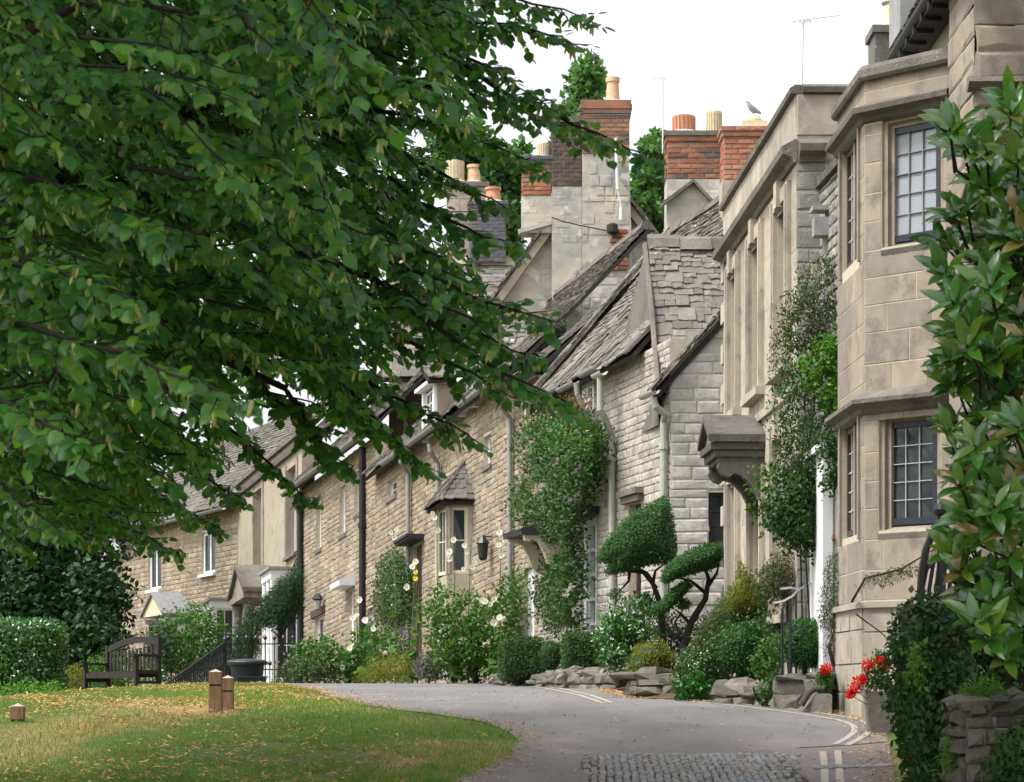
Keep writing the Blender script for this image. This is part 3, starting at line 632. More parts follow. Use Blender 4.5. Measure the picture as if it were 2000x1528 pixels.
def strip(pts, wd, name, parent, mat, lift):
    """pts: photograph pixels on the ground, turned into a painted line of width wd."""
    w_ = [ground_at(*p) for p in pts]; pl = []
    for a, b in zip(w_[:-1], w_[1:]):
        n = max(2, int((b - a).length / .25)); pl += [a.lerp(b, i / n) for i in range(n)]
    pl.append(w_[-1])
    for _ in range(3): pl = [pl[0]] + [(pl[i - 1] + pl[i] * 2 + pl[i + 1]) / 4 for i in range(1, len(pl) - 1)] + [pl[-1]]
    mb = MB()
    for i, p in enumerate(pl):
        d = pl[min(i + 1, len(pl) - 1)] - pl[max(0, i - 1)]; d.z = 0; d.normalize(); s = Vector((-d.y, d.x, 0))
        for k in (-1, 1):
            q = p + s * (wd / 2 * k); mb.v.append((q.x, q.y, float(gz(q.x, q.y)) + lift))
    for i in range(len(pl) - 1): mb.f.append((2 * i, 2 * i + 2, 2 * i + 3, 2 * i + 1))
    return mb.build(name, mat, parent)
for pts in ([(1611, 1540), (1610, 1500), (1607, 1472)], [(1641, 1540), (1639, 1500), (1636, 1470)], [(1632, 1457), (1655, 1445), (1673, 1432), (1668, 1418), (1640, 1409), (1560, 1397), (1470, 1385), (1405, 1378), (1335, 1372)],
            [(1655, 1459), (1682, 1446), (1700, 1431), (1697, 1415), (1668, 1405), (1585, 1394), (1490, 1382), (1420, 1375.5), (1350, 1370.5)], [(1178, 1376), (1140, 1363), (1095, 1352), (1040, 1343), (985, 1338.5)], [(1194, 1375), (1156, 1361), (1112, 1350.5), (1060, 1342), (1000, 1337.8)]):
    o = strip(pts, .055, 'road_line', road, M['line_paint'], .0165)
o = strip([(1560, 1464), (1640, 1461), (1742, 1452)], .05, 'road_seam', road, M['gutter_dark'], .0155)
# paving setts let into the road
bed = strip([(1140, 1512), (1556, 1512)], 1.72, 'sett_bed', road, M['soil'], .0145)
items = []; rows = 0
ya, yb = ground_at(1350, 1542).y, ground_at(1350, 1480).y
Y = ya; row = 0
while Y < yb:
    X = (1140 - CX) / F * Y + rr(-.01, .01)
    X1 = (1558 - CX) / F * Y
    while X < X1:
        if random.random() < (.3 if X > X1 - .2 or X < (1140 - CX) / F * Y + .08 else .02): X += .058; continue
        wd = rr(.04, .052); z = float(gz(X, Y)); z2 = float(gz(X, Y + .1))
        items.append((colmat(Vector((wd, rr(-.006, .006), 0)), Vector((0, 0, .02 * rr(.6, 1.3))), Vector((0, .098, z2 - z)), Vector((X, Y, z + .012))), rr(.5, 1)))
        X += .058
    Y += .104; row += 1
_flip = [(v, [f[::-1] for f in fs]) for v, fs in V_SETT]
pieces(items, 'sett', _flip, M['sett'], 'sett', bed, 300, 'setts_beyond')
items = []
for (px, py) in [(1590 + 9.2 * i, 1507 - i * .35) for i in range(17)]:
    g = ground_at(px, py)
    for k in range(2):
        z = float(gz(g.x, g.y + k * .1)); items.append((colmat(Vector((.034, 0, 0)), Vector((0, 0, .018)), Vector((0, .095, .004)), Vector((g.x, g.y + k * .1, z + .0125))), 1))
pieces(items, 'sett', _flip, M['sett'], 'sett', road, 300)
# front garden soil, raised a little above the road, between the road's edge and the houses
mb = MB(); ys = np.linspace(14, 75, 160)
for Y in ys:
    a = road_r(Y) + .12; b = a + 9
    for i in range(13):
        X = lerp(a, b, (i / 12) ** 1.7); mb.v.append((X, Y, float(gz(X, Y)) + .02 + .16 * min(1, (X - a) / .8)))
for j in range(len(ys) - 1):
    for i in range(12): q = j * 13 + i; mb.f.append((q, q + 1, q + 14, q + 13))
bedo = mb.build('garden_soil', M['soil'], None, True); bedo['kind'] = 'structure'
# grass blades and dry fallen lime bracts on the green
def scatter_ground(n, ymin, ymax, xr, keep):
    Y = ymin + (ymax - ymin) * RNG.random(n) ** 1.4; X = np.zeros(n)
    lft = np.array([xr(y)[0] for y in np.linspace(ymin, ymax, 200)]); rgt = np.array([xr(y)[1] for y in np.linspace(ymin, ymax, 200)]); yy = np.linspace(ymin, ymax, 200)
    X = np.interp(Y, yy, lft) + (np.interp(Y, yy, rgt) - np.interp(Y, yy, lft)) * RNG.random(n)
    k = keep(X, Y); return X[k], Y[k]
def patch(X, Y): return np.sin(X * 1.1 + .7 * np.sin(Y * .45)) * np.sin(Y * .62 + X * .5) + .55 * np.sin(X * 2.7 + Y * .9) * np.sin(Y * 1.7 - X) + .35 * np.sin(X * 5.1 + 2) * np.sin(Y * 3.3)
gl = lambda y: (-.235 * y, road_l(y) + .05 + .05 * math.sin(y * 9) + .04 * math.sin(y * 23))
X, Y = scatter_ground(130000, 15.5, 49, gl, lambda X, Y: patch(X, Y) < .75)
n = len(X); pos = np.stack([X, Y, gz(X, Y)], -1); ax = unit(np.stack([RNG.normal(0, .45, n), RNG.normal(0, .45, n), np.ones(n)], -1))
g = leaves_mesh('grass', 'blade', pos, ax, rnd3(n) + np.array([0, -.5, 0]), RNG.uniform(.018, .05, n) * np.where(X > np.interp(Y, [15, 50], [road_l(15), road_l(50)]) - .8, 1.2, 1), M['grass'], None)
tag(g, 'short green grass with dry straw patches on the sloping green', 'grass', kind='stuff')
X, Y = scatter_ground(34000, 15.5, 47, gl, lambda X, Y: (patch(X, Y) + RNG.normal(0, .3, len(X)) > .05) & (RNG.random(len(X)) < np.clip(.12 + (-X) * .15, .1, 1)))
n = len(X); pos = np.stack([X, Y, gz(X, Y) + RNG.uniform(.012, .04, n)], -1)
g = leaves_mesh('leaf_litter', 'bract', pos, unit(rnd3(n) * np.array([1, 1, .25])), unit(np.array([0, 0, 1.2]) + rnd3(n) * .5), RNG.uniform(.03, .075, n), M['litter'], None)
tag(g, 'dry fallen lime bracts and leaves strewn over the green', 'leaf litter', kind='stuff')
# litter on the road and along its edges
pts = []
for _ in range(800):
    Yv = 17 + 16 * RNG.random() ** 1.3; pts.append((lerp(road_l(Yv), road_r(Yv), RNG.random()), Yv))
for _ in range(1600):
    Yv = 16.5 + 28 * RNG.random(); pts.append((road_l(Yv) + abs(RNG.normal(0, .16)), Yv))
for _ in range(2600):
    Yv = 16.5 + 28 * RNG.random(); pts.append((road_r(Yv) - abs(RNG.normal(0, .14)), Yv))
for _ in range(500): pts.append(((rr(1140, 1570) - CX) / F * 17.6 * 1.0, rr(17.0, 19.0)))
a = np.array(pts); n = len(a); pos = np.stack([a[:, 0], a[:, 1], gz(a[:, 0], a[:, 1]) + RNG.uniform(.022, .034, n)], -1)
g = leaves_mesh('fallen_leaves', 'bract', pos, unit(rnd3(n) * np.array([1, 1, .12])), unit(np.array([0, 0, 1.3]) + rnd3(n) * .35), RNG.uniform(.025, .065, n), M['litter'], None)
tag(g, 'dry orange leaves and bracts scattered on the road and gathered at its edges', 'fallen leaves', kind='stuff')
# ------------------------------------------------------------------ the bay-window house (right)
def ztop_gable(ua, za, um, zm, ub, zb): return lambda u: lerp(za, zm, (u - ua) / (um - ua)) if u <= um else lerp(zm, zb, (u - um) / (ub - um))
zb = lambda py, Y=23.3: EZ + (HY - py) / F * Y
A = thing('stone_house', (4.2, 22.5, 1.3), 'tall golden ashlar house with two-storey canted bay window and dark blue casements', 'house')
c0, c1, f1, k1 = (4.13, 22.57), (3.40, 23.30), (3.35, 24.85), (4.10, 25.60)
Wc, Wf, Wk = Wall(c0, p1=c1), Wall(c1, p1=f1), Wall(f1, p1=k1)
ZB, ZT = 1.25, 7.48
bayw = MB(); 
def win_ops(W, upx, lowpx):
    u0, z1 = W.uz(*upx[:2]); u1, z0 = W.uz(*upx[2:]); v0, y1 = W.uz(*lowpx[:2]); v1, y0 = W.uz(*lowpx[2:]); return (min(u0, u1), max(u0, u1), min(z0, z1), max(z0, z1)), (min(v0, v1), max(v0, v1), min(y0, y1), max(y0, y1))
oc = win_ops(Wc, (1722, 232, 1845, 465), (1716, 806, 1838, 1030))
of = win_ops(Wf, (1661, 262, 1676, 478), (1655, 838, 1672, 1062))
of = tuple((.28, 1.28, o[2], o[3]) for o in oc)
for W_, L_, ops, lim in ((Wc, Wc.L, list(oc), 110), (Wf, Wf.L, list(of), 110), (Wk, Wk.L, [], 20)):
    bk = wall_back(W_, 0, L_, ZB, ZT, ops, M['mortar_pale'], A, depth=.2, name='bay_wall')
    wall_stones(W_, 0, L_, ZB, 2.46, ops, (.27, .34), (.4, .7), M['ashlar_pale'], bk, .03, .008, 40, V_ASH, 'ash', 'stone', jit=.05)
    wall_stones(W_, 0, L_, 2.47, 7.05, ops, (.255, .31), (.38, .72), M['ashlar'], bk, .004, .009, lim, V_ASH, 'ash', 'stone', jit=.1)
    wall_stones(W_, 0, L_, 7.24, ZT, [], (.12, .13), (.7, .9), M['ashlar'], bk, .004, .008, 20, V_ASH, 'ash', 'stone', jit=.1)
    mb = MB(); W_.box(mb, -.03, L_ + .03, 2.40, 2.455, -.05, .065); mb.build('plinth_moulding', M['ashlar_pale'], A)
def bay_band(name, za, zb_, out, mat):
    """A moulding that runs round the three faces of the bay."""
    mb = MB(); pts = [Vector((*c0, 0)), Vector((*c1, 0)), Vector((*f1, 0)), Vector((*k1, 0))]; ns = [Wc.n, Wf.n, Wk.n]
    def offs(o):
        r = [pts[0] + ns[0] * o]
        for i in (1, 2): b = (ns[i - 1] + ns[i]).normalized(); r.append(pts[i] + b * (o / b.dot(ns[i])))
        return r + [pts[3] + ns[2] * o]
    prof = out; rings = [offs(o) for o, z in prof]
    for (ra, (oa, z0)), (rb, (ob, z1)) in zip(zip(rings[:-1], prof[:-1]), zip(rings[1:], prof[1:])):
        for i in range(3):
            a, b, c, d = ra[i], ra[i + 1], rb[i + 1], rb[i]; mb.add([(a.x, a.y, z0), (b.x, b.y, z0), (c.x, c.y, z1), (d.x, d.y, z1)], [(0, 1, 2, 3)])
    return mb.build(name, M[mat], A)
bay_band('coping', 0, 0, [(-.3, 7.47), (.05, 7.47), (.07, 7.50), (.07, 7.57), (.03, 7.62), (-.3, 7.64)], 'weathered')
bay_band('cornice', 0, 0, [(.0, 7.06), (.03, 7.08), (.05, 7.12), (.12, 7.15), (.13, 7.20), (.02, 7.245), (0, 7.26)], 'weathered')
bay_band('string_course', 0, 0, [(.0, 4.25), (.04, 4.28), (.05, 4.32), (.13, 4.36), (.13, 4.40), (.02, 4.48), (0, 4.49)], 'weathered')
mb = MB(); mb.add([(c0[0] + .1, c0[1] + .1, 7.6), (c1[0] + .1, c1[1] + .03, 7.6), (f1[0] + .1, f1[1] - .03, 7.6), (k1[0] + .1, k1[1] - .1, 7.6)], [(0, 1, 2, 3)]); mb.build('bay_roof', M['lead'], A)
for i, o in enumerate(oc):
    s = MB(); a, b, c, d = o   # moulded stone surround stepping in
    for (k, oo) in ((.0, -.03), (.045, -.075)):
        Wc.box(s, a + k, a + k + .05, c + k * .5, d - k, oo - .1, oo); Wc.box(s, b - k - .05, b - k, c + k * .5, d - k, oo - .1, oo); Wc.box(s, a + k + .05, b - k - .05, d - k - .05, d - k, oo - .1, oo)
    s.build('window_surround', M['ashlar'], A)
    s = MB(); s.add([Wc.P(a, c - .03, .022), Wc.P(b, c - .03, .022), Wc.P(b, c + .07, -.17), Wc.P(a, c + .07, -.17), Wc.P(a, c - .1, .0), Wc.P(b, c - .1, .0)], [(0, 1, 2, 3), (4, 5, 1, 0)]); s.build('window_sill', M['weathered' if i == 0 else 'ashlar'], A)
    window(Wc, a + .095, b - .02, c + .05, d - .09, A, 'navy', 3, 5, rec=.09, fw=.065, bar=.008, glass='glass_sky' if i == 0 else 'glass', barm='lead' if i == 0 else 'lead_came')
for o in of:
    a, b, c, d = o; window(Wf, a + .03, (a + b) / 2 - .06, c + .03, d - .03, A, 'brown_wood', 2, 5, rec=.04, fw=.05, bar=.012, barm='lead_came'); window(Wf, (a + b) / 2 + .06, b - .03, c + .03, d - .03, A, 'brown_wood', 2, 5, rec=.04, fw=.05, bar=.012, barm='lead_came')
    s = MB(); Wf.box(s, (a + b) / 2 - .055, (a + b) / 2 + .055, c + .01, d - .01, -.19, -.03); s.build('mullion', M['ashlar'], A)
    s = MB(); Wf.box(s, a - .07, a - .003, c - .06, d + .05, -.15, .03); Wf.box(s, b + .003, b + .07, c - .06, d + .05, -.15, .03); s.build('window_jamb', M['ashlar'], A)
# main wall and near wing
Wm = Wall((4.16, 21.1), p1=(4.10, 26.5)); bk = wall_back(Wm, 0, 5.4, 1.0, 8.0, [], M['mortar'], A, name='wall')
wall_stones(Wm, 0, 1.75, 1.0, 7.9, [], (.2, .3), (.3, .6), M['ashlar'], bk, .02, .01, 40, kind='rub')
wall_stones(Wm, 4.5, 5.4, 1.0, 7.9, [], (.2, .3), (.3, .6), M['ashlar'], bk, .02, .01, 20, kind='rub')
mb = MB(); mb.box((3.99, 22.15, 7.97), (.26, 4.3, .1)); mb.build('soffit', M['dark_wood'], A)
gutter((3.87, 20.95, 8.02), (3.87, 24.5, 8.02), .075, M['gutter_dark'], A)
mb = MB()
for i in range(9): mb.box((3.93, 21.0 + i * .42, 7.93), (.2, .05, .1))
mb.build('rafter_foot', M['dark_wood'], A)
slates((3.87, 20.8, 8.06), (3.87, 24.6, 8.06), (6.3, 20.8, 10.9), (6.3, 24.6, 10.9), M['slate_dark'], A, limit=60)
mb = MB(); mb.box((3.98, 24.2, 8.62), (.3, .7, 1.0)); mb.build('dormer_cheek', M['lead'], A)
Ww = Wall((7.5, 21.0), p1=(4.02, 21.0)); bk = wall_back(Ww, 0, 3.48, .9, 9.5, [], M['mortar'], A, name='wing_wall')
wall_stones(Ww, 0, 3.48, .9, 9.5, [], (.17, .26), (.26, .5), M['ashlar'], bk, .02, .012, 120, kind='rub', vis=lambda u, z: 3 if u > 2 and z > 6 else 1)
Ws = Wall((4.02, 21.0), p1=(4.02, 22.2)); bk = wall_back(Ws, 0, 1.2, .9, 9.5, [], M['mortar'], A, name='wing_return'); wall_stones(Ws, 0, 1.2, .9, 9.5, [], (.24, .34), (.4, .75), M['ashlar'], bk, .015, .012, 10, kind='rub')
mb = MB(); u0, z0 = Ww.uz(1895, 172); mb.prism([Ww.P(3.55, z0 + .08, 0), Ww.P(3.55, z0 + .08, .1), Ww.P(3.55, z0 + .03, .12), Ww.P(3.55, z0 - .02, .05), Ww.P(3.55, z0 - .04, 0)], Ww.P(0, 0) - Ww.P(3.55, 0)); mb.build('hood_mould', M['weathered'], A)
# chimney with a metal cowl on the roof behind the parapet
mb = MB(); q = P(1752, 118, 26.5); mb.box((q.x, 26.7, q.z + .05), (.5, .5, .5)); mb.box((q.x, 26.7, q.z + .33), (.56, .56, .08)); ch_ = mb.build('chimney', M['weathered'], A)
mb = MB(); mb.lathe((q.x, 26.7, q.z + .37), [(.17, 0), (.13, .12), (.11, .3)], 16); mb.build('chimney_pot', M['pot_cream'], ch_)
mb = MB(); mb.lathe((q.x, 26.7, q.z + .65), [(.11, 0), (.14, .03), (.14, .07)], 16)
for k in range(6):
    t = k * math.pi / 3 + .3; mb.tube([(q.x + .1 * math.cos(t), 26.7 + .1 * math.sin(t), q.z + .7), (q.x + .15 * math.cos(t), 26.7 + .15 * math.sin(t), q.z + .82), (q.x + .1 * math.cos(t), 26.7 + .1 * math.sin(t), q.z + .95)], [.03, .045, .03], 6)
mb.lathe((q.x, 26.7, q.z + .93), [(.14, 0), (.13, .04), (.03, .07)], 16); mb.build('cowl', M['steel'], ch_)
q1 = P(1829, 693, 22.75); mb = MB(); mb.box((q1.x, q1.y - .04, q1.z), (.11, .06, .09), Matrix.Rotation(R(-35), 3, 'Z')); mb.box((q1.x + .02, q1.y + .01, q1.z - .07), (.015, .015, .07)); mb.build('security_light', M['white'], A)

# ------------------------------------------------------------------ small linking house in the recess
B = thing('stone_house', (3.6, 26, 1.4), 'narrow rubble-stone house set back beside the ashlar bay, with vine and lead hopper', 'house')
Wb = Wall((3.56, 25.4), p1=(3.46, 27.05)); bk = wall_back(Wb, 0, Wb.L, 1.2, 7.2, [], M['mortar'], B)
wall_stones(Wb, 0, Wb.L, 1.2, 7.2, [], (.1, .17), (.2, .45), M['rubble_grey'], bk, .025, .014, 150)
mb = MB(); Wb.box(mb, -.05, Wb.L + .05, 7.21, 7.3, -.4, .08); mb.build('coping', M['dark_stone'], B)
ho = MB(); q = P(1612, 445, 26.6)
for (s, dz, h) in ((.27, .0, .2), (.31, .2, .05), (.22, -.05, .05)): ho.box((q.x, 26.6, q.z + dz), (s, s * .8, h))
ho.build('hopper', M['lead'], B)
downpipe([(q.x + .02, 26.6, q.z - .05), (q.x + .02, 26.6, 1.5)], .055, M['lead'], B)

# ------------------------------------------------------------------ the parapet house
C = thing('stone_house', (3.2, 30, 1.5), 'Georgian parapet house with tall sash windows and bracketed stone door hood', 'house')
Wd = Wall((3.18, 27.0), ang=-2); LC = 6.65; zc = 1.35
def cop(pxa, pya, pxb, pyb):
    a, z1 = Wd.uz(pxa, pya); b, z0 = Wd.uz(pxb, pyb); return (min(a, b), max(a, b), min(z0, z1), max(z0, z1))
WINZ = (5.35, 7.22); up = [(.55, 1.5), (2.75, 3.75), (4.95, 5.9)]
ops = [(a, b, *WINZ) for a, b in up] + [(.7, 1.6, 2.5, 4.55), (2.65, 3.65, 1.75, 4.2), (5.0, 5.9, 2.5, 4.4)]
bk = wall_back(Wd, 0, LC, zc, 8.27, ops, M['mortar_pale'], C)
wall_stones(Wd, 0, LC, zc, 7.5, ops, (.27, .33), (.45, .8), M['ashlar_pale'], bk, .004, .008, 200, V_ASH, 'ash', 'stone', jit=.1)
wall_stones(Wd, 0, LC, 7.76, 8.27, [], (.5, .51), (.8, 1.1), M['ashlar_pale'], bk, .012, .006, 20, V_ASH, 'ash', 'stone', jit=.1)
Wdn = Wall((3.9, 26.995), p1=(3.18, 26.995)); bk2 = wall_back(Wdn, 0, .72, zc, 8.27, [], M['mortar_grey'], C, name='side_wall')
wall_stones(Wdn, 0, .72, zc, 7.55, [], (.14, .24), (.2, .4), M['rubble_grey'], bk2, .012, .012, 60)
wall_stones(Wdn, 0, .72, 7.8, 8.27, [], (.46, .47), (.7, .8), M['ashlar_pale'], bk2, .02, .006, 6, V_ASH, 'ash', 'stone')
def band(W, L, za, zb_, prof, name, mat, parent, back=-.3, u0=-.02):
    mb = MB(); mb.prism([W.P(u0, z, o) for o, z in [(back, za)] + prof + [(back, zb_)]], W.P(L, 0) - W.P(0, 0)); return mb.build(name, M[mat], parent)
band(Wd, LC, 8.27, 8.36, [(.07, 8.272), (.08, 8.33), (.02, 8.37)], 'coping', 'weathered', C)
band(Wdn, .66, 8.27, 8.36, [(.07, 8.274), (.08, 8.332), (.02, 8.372)], 'coping', 'weathered', C, u0=0)
band(Wd, LC, 7.5, 7.76, [(.04, 7.5), (.06, 7.56), (.16, 7.6), (.17, 7.68), (.03, 7.755)], 'cornice', 'weathered', C, back=.0)
band(Wdn, .3, 7.5, 7.76, [(.04, 7.504), (.06, 7.562), (.16, 7.602), (.17, 7.682), (.03, 7.757)], 'cornice', 'weathered', C, back=.0, u0=.4)
band(Wd, LC, 4.93, 5.05, [(.05, 4.93), (.06, 5.02), (.0, 5.05)], 'string_course', 'ashlar_pale', C, back=.0)
for (a, b, c, d) in ops:
    s = MB()
    for x0, x1 in ((a - .17, a - .003), (b + .003, b + .17)): Wd.box(s, x0, x1, c - .02, d + .17, -.01, .055); Wd.box(s, x0 + .04, x1 - .04, c - .02, d + .13, .056, .075)
    Wd.box(s, a, b, d + .003, d + .17, -.01, .055); s.build('window_surround', M['ashlar_pale'], C)
    s = MB(); Wd.box(s, (a + b) / 2 - .11, (a + b) / 2 + .11, d - .03, d + .27, -.05, .1); s.build('keystone', M['ashlar_pale'], C)
    if c > 2: window(Wd, a + .003, b - .003, c + .003, d, C, 'dark_wood', 3, 4, rec=.07, sash=True); s = MB(); Wd.box(s, a - .22, b + .22, c - .12, c - .022, -.02, .12); s.build('window_sill', M['ashlar_pale'], C)
a, b, c, d = ops[4]
mb = MB(); Wd.box(mb, a, b, c, d, -.14, -.08)
dr = mb.build('door', M['brown_wood'], C)
for i in range(2):
    for j in range(3):
        mb = MB(); Wd.box(mb, a + .08 + i * .46, a + .46 + i * .46, c + .15 + j * .78, c + .8 + j * .78, -.079, -.06); mb.build('door_panel', M['brown_wood'], dr)
for k in range(11):   # long and short quoins on the far corner
    z = zc + .3 + k * .56; mb = MB(); Wd.box(mb, LC - (.42 if k % 2 else .28), LC + .01, z, z + .27, .001, .045); mb.build('quoin', M['ashlar_pale'], C)
# stone hood over the door
hz, hu0, hu1, ho_ = 4.66, 2.5, 3.65, .64
h = MB(); um = (hu0 + hu1) / 2
for (ua, ub) in ((hu0 - .05, um), (um, hu1 + .05)):
    zA, zB = (hz - .02, hz + .28) if ua < um - .01 else (hz + .28, hz - .02)
    h.hexa([Wd.P(ua, zA, .0), Wd.P(ub, zB, .0), Wd.P(ub, zB, ho_ + .06), Wd.P(ua, zA, ho_ + .06), Wd.P(ua, zA + .09, .0), Wd.P(ub, zB + .09, .0), Wd.P(ub, zB + .09, ho_ + .06), Wd.P(ua, zA + .09, ho_ + .06)])
hood = h.build('door_hood', M['dark_stone'], C)
h = MB()
for (z0, z1, e) in ((hz - .11, hz - .025, .03), (hz - .2, hz - .114, -.02), (hz - .26, hz - .204, -.07)): Wd.box(h, hu0 - e * .5, hu1 + e * .5, z0, z1, .0, ho_ + e)
h.build('hood_cornice', M['dark_stone'], hood)
h = MB(); h.prism([Wd.P(hu0 + .03, hz - .02, ho_ - .02), Wd.P(hu1 - .03, hz - .02, ho_ - .02), Wd.P(um, hz + .25, ho_ - .02)], -Wd.n * .08); h.build('pediment', M['weathered'], hood)
for u in (hu0 + .02, hu1 - .2):
    prof = [(0, hz - .263), (ho_ - .08, hz - .263), (ho_ - .06, hz - .33), (ho_ - .12, hz - .42), (ho_ - .2, hz - .45), (ho_ - .26, hz - .40), (ho_ - .36, hz - .43), (ho_ - .48, hz - .56), (ho_ - .56, hz - .72), (ho_ - .66, hz - .80), (.06, hz - .80), (0, hz - .86)]
    mb = MB(); mb.prism([Wd.P(u, z, o) for o, z in prof], Wd.d * .18); mb.build('bracket', M['dark_stone'], hood)
mb = MB(); mb.box(Wd.P(LC / 2, 7.9, -1.5), (2.2, LC - .2, .1)); mb.build('roof', M['lead'], C)
# white timber porch in the recess
qx0 = (1609 - CX) / F * 25.35; Wp = Wall((3.6, 25.35), p1=(qx0, 25.35)); Lp = Wp.L
mb = MB(); Wp.box(mb, 0, Lp, 1.5, 4.12, -1.2, 0); dr = mb.build('porch', M['white'], B)
mb = MB(); Wp.box(mb, Lp - .09, Lp + .015, 1.5, 4.13, .001, .03); mb.build('corner_post', M['white'], dr)
for z0_, z1_ in ((2.0, 2.9), (3.05, 3.95)):
    mb = MB(); Wp.box(mb, .06, Lp - .12, z0_, z1_, .001, .018); mb.build('panel', M['white'], dr)
mb = MB(); Wp.box(mb, -.02, Lp + .06, 4.135, 4.2, -1.25, .06); mb.build('porch_cornice', M['white'], dr)
q = P(1628, 1057, 25.3); mb = MB(); mb.lathe((q.x, 25.32, q.z), [(.01, 0), (.02, .02), (.012, .07)], 8); mb.build('bell_pull', M['petal_orange'], dr)

# ------------------------------------------------------------------ cottage with cross gable (E)
E = thing('stone_cottage', (1.6, 40, 1.6), 'cream rubble cottage with stone-slated cross gable and tall white sash window', 'cottage')
We = Wall((2.36, 36.0), ang=-12.5); LE = 8.6; ze = 1.45; EV = 6.85
def op(W, x0, y0, x1, y1):
    u0, z1 = W.uz(x0, y0); u1, z0 = W.uz(x1, y1); return (min(u0, u1), max(u0, u1), min(z0, z1), max(z0, z1))
oe = [op(We, 1186, 1000, 1158, 1235), op(We, 1186, 742, 1163, 835)]
oe = [(4.35, 5.25, 1.75, 4.52), (4.35, 5.15, 5.95, 6.78)]
oe2 = (1.6, 2.35, 3.0, 4.55)
bk = wall_back(We, 0, LE, ze, EV, oe + [oe2], M['mortar'], E)
wall_stones(We, 0, LE, ze, EV, oe + [oe2], (.085, .145), (.16, .36), M['rubble_cream'], bk, .016, .013, 200)
window(We, *oe[0], E, 'white', 3, 6, rec=.0, fw=.15, bar=.05, bp=.05, sash=True, sill=('white', .03)); window(We, *oe[1], E, 'white', 3, 3, rec=-.06, fw=.11, bar=.05, bp=.04, sill=('white', .03)); window(We, *oe2, E, 'brown_wood', 2, 3, rec=.12, sill=('weathered', .05))
mb = MB(); We.box(mb, 4.15, 5.4, 4.525, 4.6, -.05, .2); We.box(mb, 4.1, 5.45, 4.605, 4.66, -.05, .24); mb.build('lead_drip', M['gutter_dark'], E)
mb = MB(); We.box(mb, 1.45, 2.5, 4.56, 4.66, -.02, .1); We.box(mb, 1.4, 2.55, 4.665, 4.76, -.02, .16); mb.build('drip_mould', M['weathered'], E)
# end wall facing the camera
Wg = Wall((4.3, 36.0), p1=(2.36, 36.0)); zg = lambda u: lerp(6.35, 8.45, (1.94 - u) / 1.94)
og = [(Wg.u(1417), Wg.u(1384), EZ + (HY - 1062) / F * 36, EZ + (HY - 962) / F * 36)]
bk = wall_back(Wg, 0, 1.94, ze, zg, og, M['mortar_grey'], E, name='end_wall')
wall_stones(Wg, 0, 1.94, ze, zg, og, (.12, .22), (.25, .62), M['rubble_pale'], bk, .016, .01, 100, vis=lambda u, z: 1 if u > .9 else .01)
window(Wg, og[0][0], og[0][1], og[0][2], og[0][3], E, 'dark_wood', 1, 3, rec=.05, fw=.05)
items = []   # verge slates, edge on
for i in range(26):
    t = i / 26; p = Vector((lerp(2.08, 4.3, t), 35.88, lerp(6.03, 8.45, t))); d = Vector((2.22, 0, 2.42)).normalized(); n_ = Vector((-d.z, 0, d.x))
    for k in range(2): items.append((colmat(d * rr(.2, .3), Vector((0, rr(.35, .5), 0)), n_ * rr(.025, .04), p + n_ * (k * .04 + rr(0, .015)) + Vector((0, rr(-.06, .02), 0))), 1))
vd = MB(); vd.prism([(2.1, 35.95, 6.0), (4.3, 35.95, 8.4), (4.3, 35.95, 8.3), (2.16, 35.95, 5.95)], (0, .8, 0)); vo = vd.build('verge', M['dark_wood'], E); pieces(items, 'sla', V_SLA, M['slate'], 'slate', vo, 60)
# cross gable: its slope faces the camera
rA, rB = Vector((2.16, 38.45, 8.72)), Vector((6.2, 38.45, 8.72)); eA, eB = Vector((2.22, 36.15, 6.05)), Vector((6.2, 36.15, 6.05))
slates(eA, eB, rA, rB, M['slate'], E, ex=(.21, .10), wid=(.13, .38), limit=150, thick=.036, sag=.05, vis=lambda a, t: 1 if a < .35 else .01)
slates((2.1, 38.5, 8.7), (6.2, 38.5, 8.7), (2.1, 40.8, 6.4), (6.2, 40.8, 6.4), M['slate'], E, limit=0)
ridge(rA + Vector((0, 0, .04)), rB + Vector((0, 0, .04)), M['weathered'], E, .2)
gf = MB(); gf.add([(2.2, 36.3, 6.1), (2.12, 38.45, 8.6), (1.5, 40.7, 6.1), (1.5, 40.7, 5.6), (2.2, 36.3, 5.6)], [(0, 1, 2, 3, 4)]); gf.build('gable_infill', M['slate_dark'], E)
mb = MB(); mb.tube([(2.19, 36.05, 6.02), (2.16, 37.2, 7.4), (2.12, 38.45, 8.7)], .045, 6); mb.build('bargeboard', M['weathered'], E)
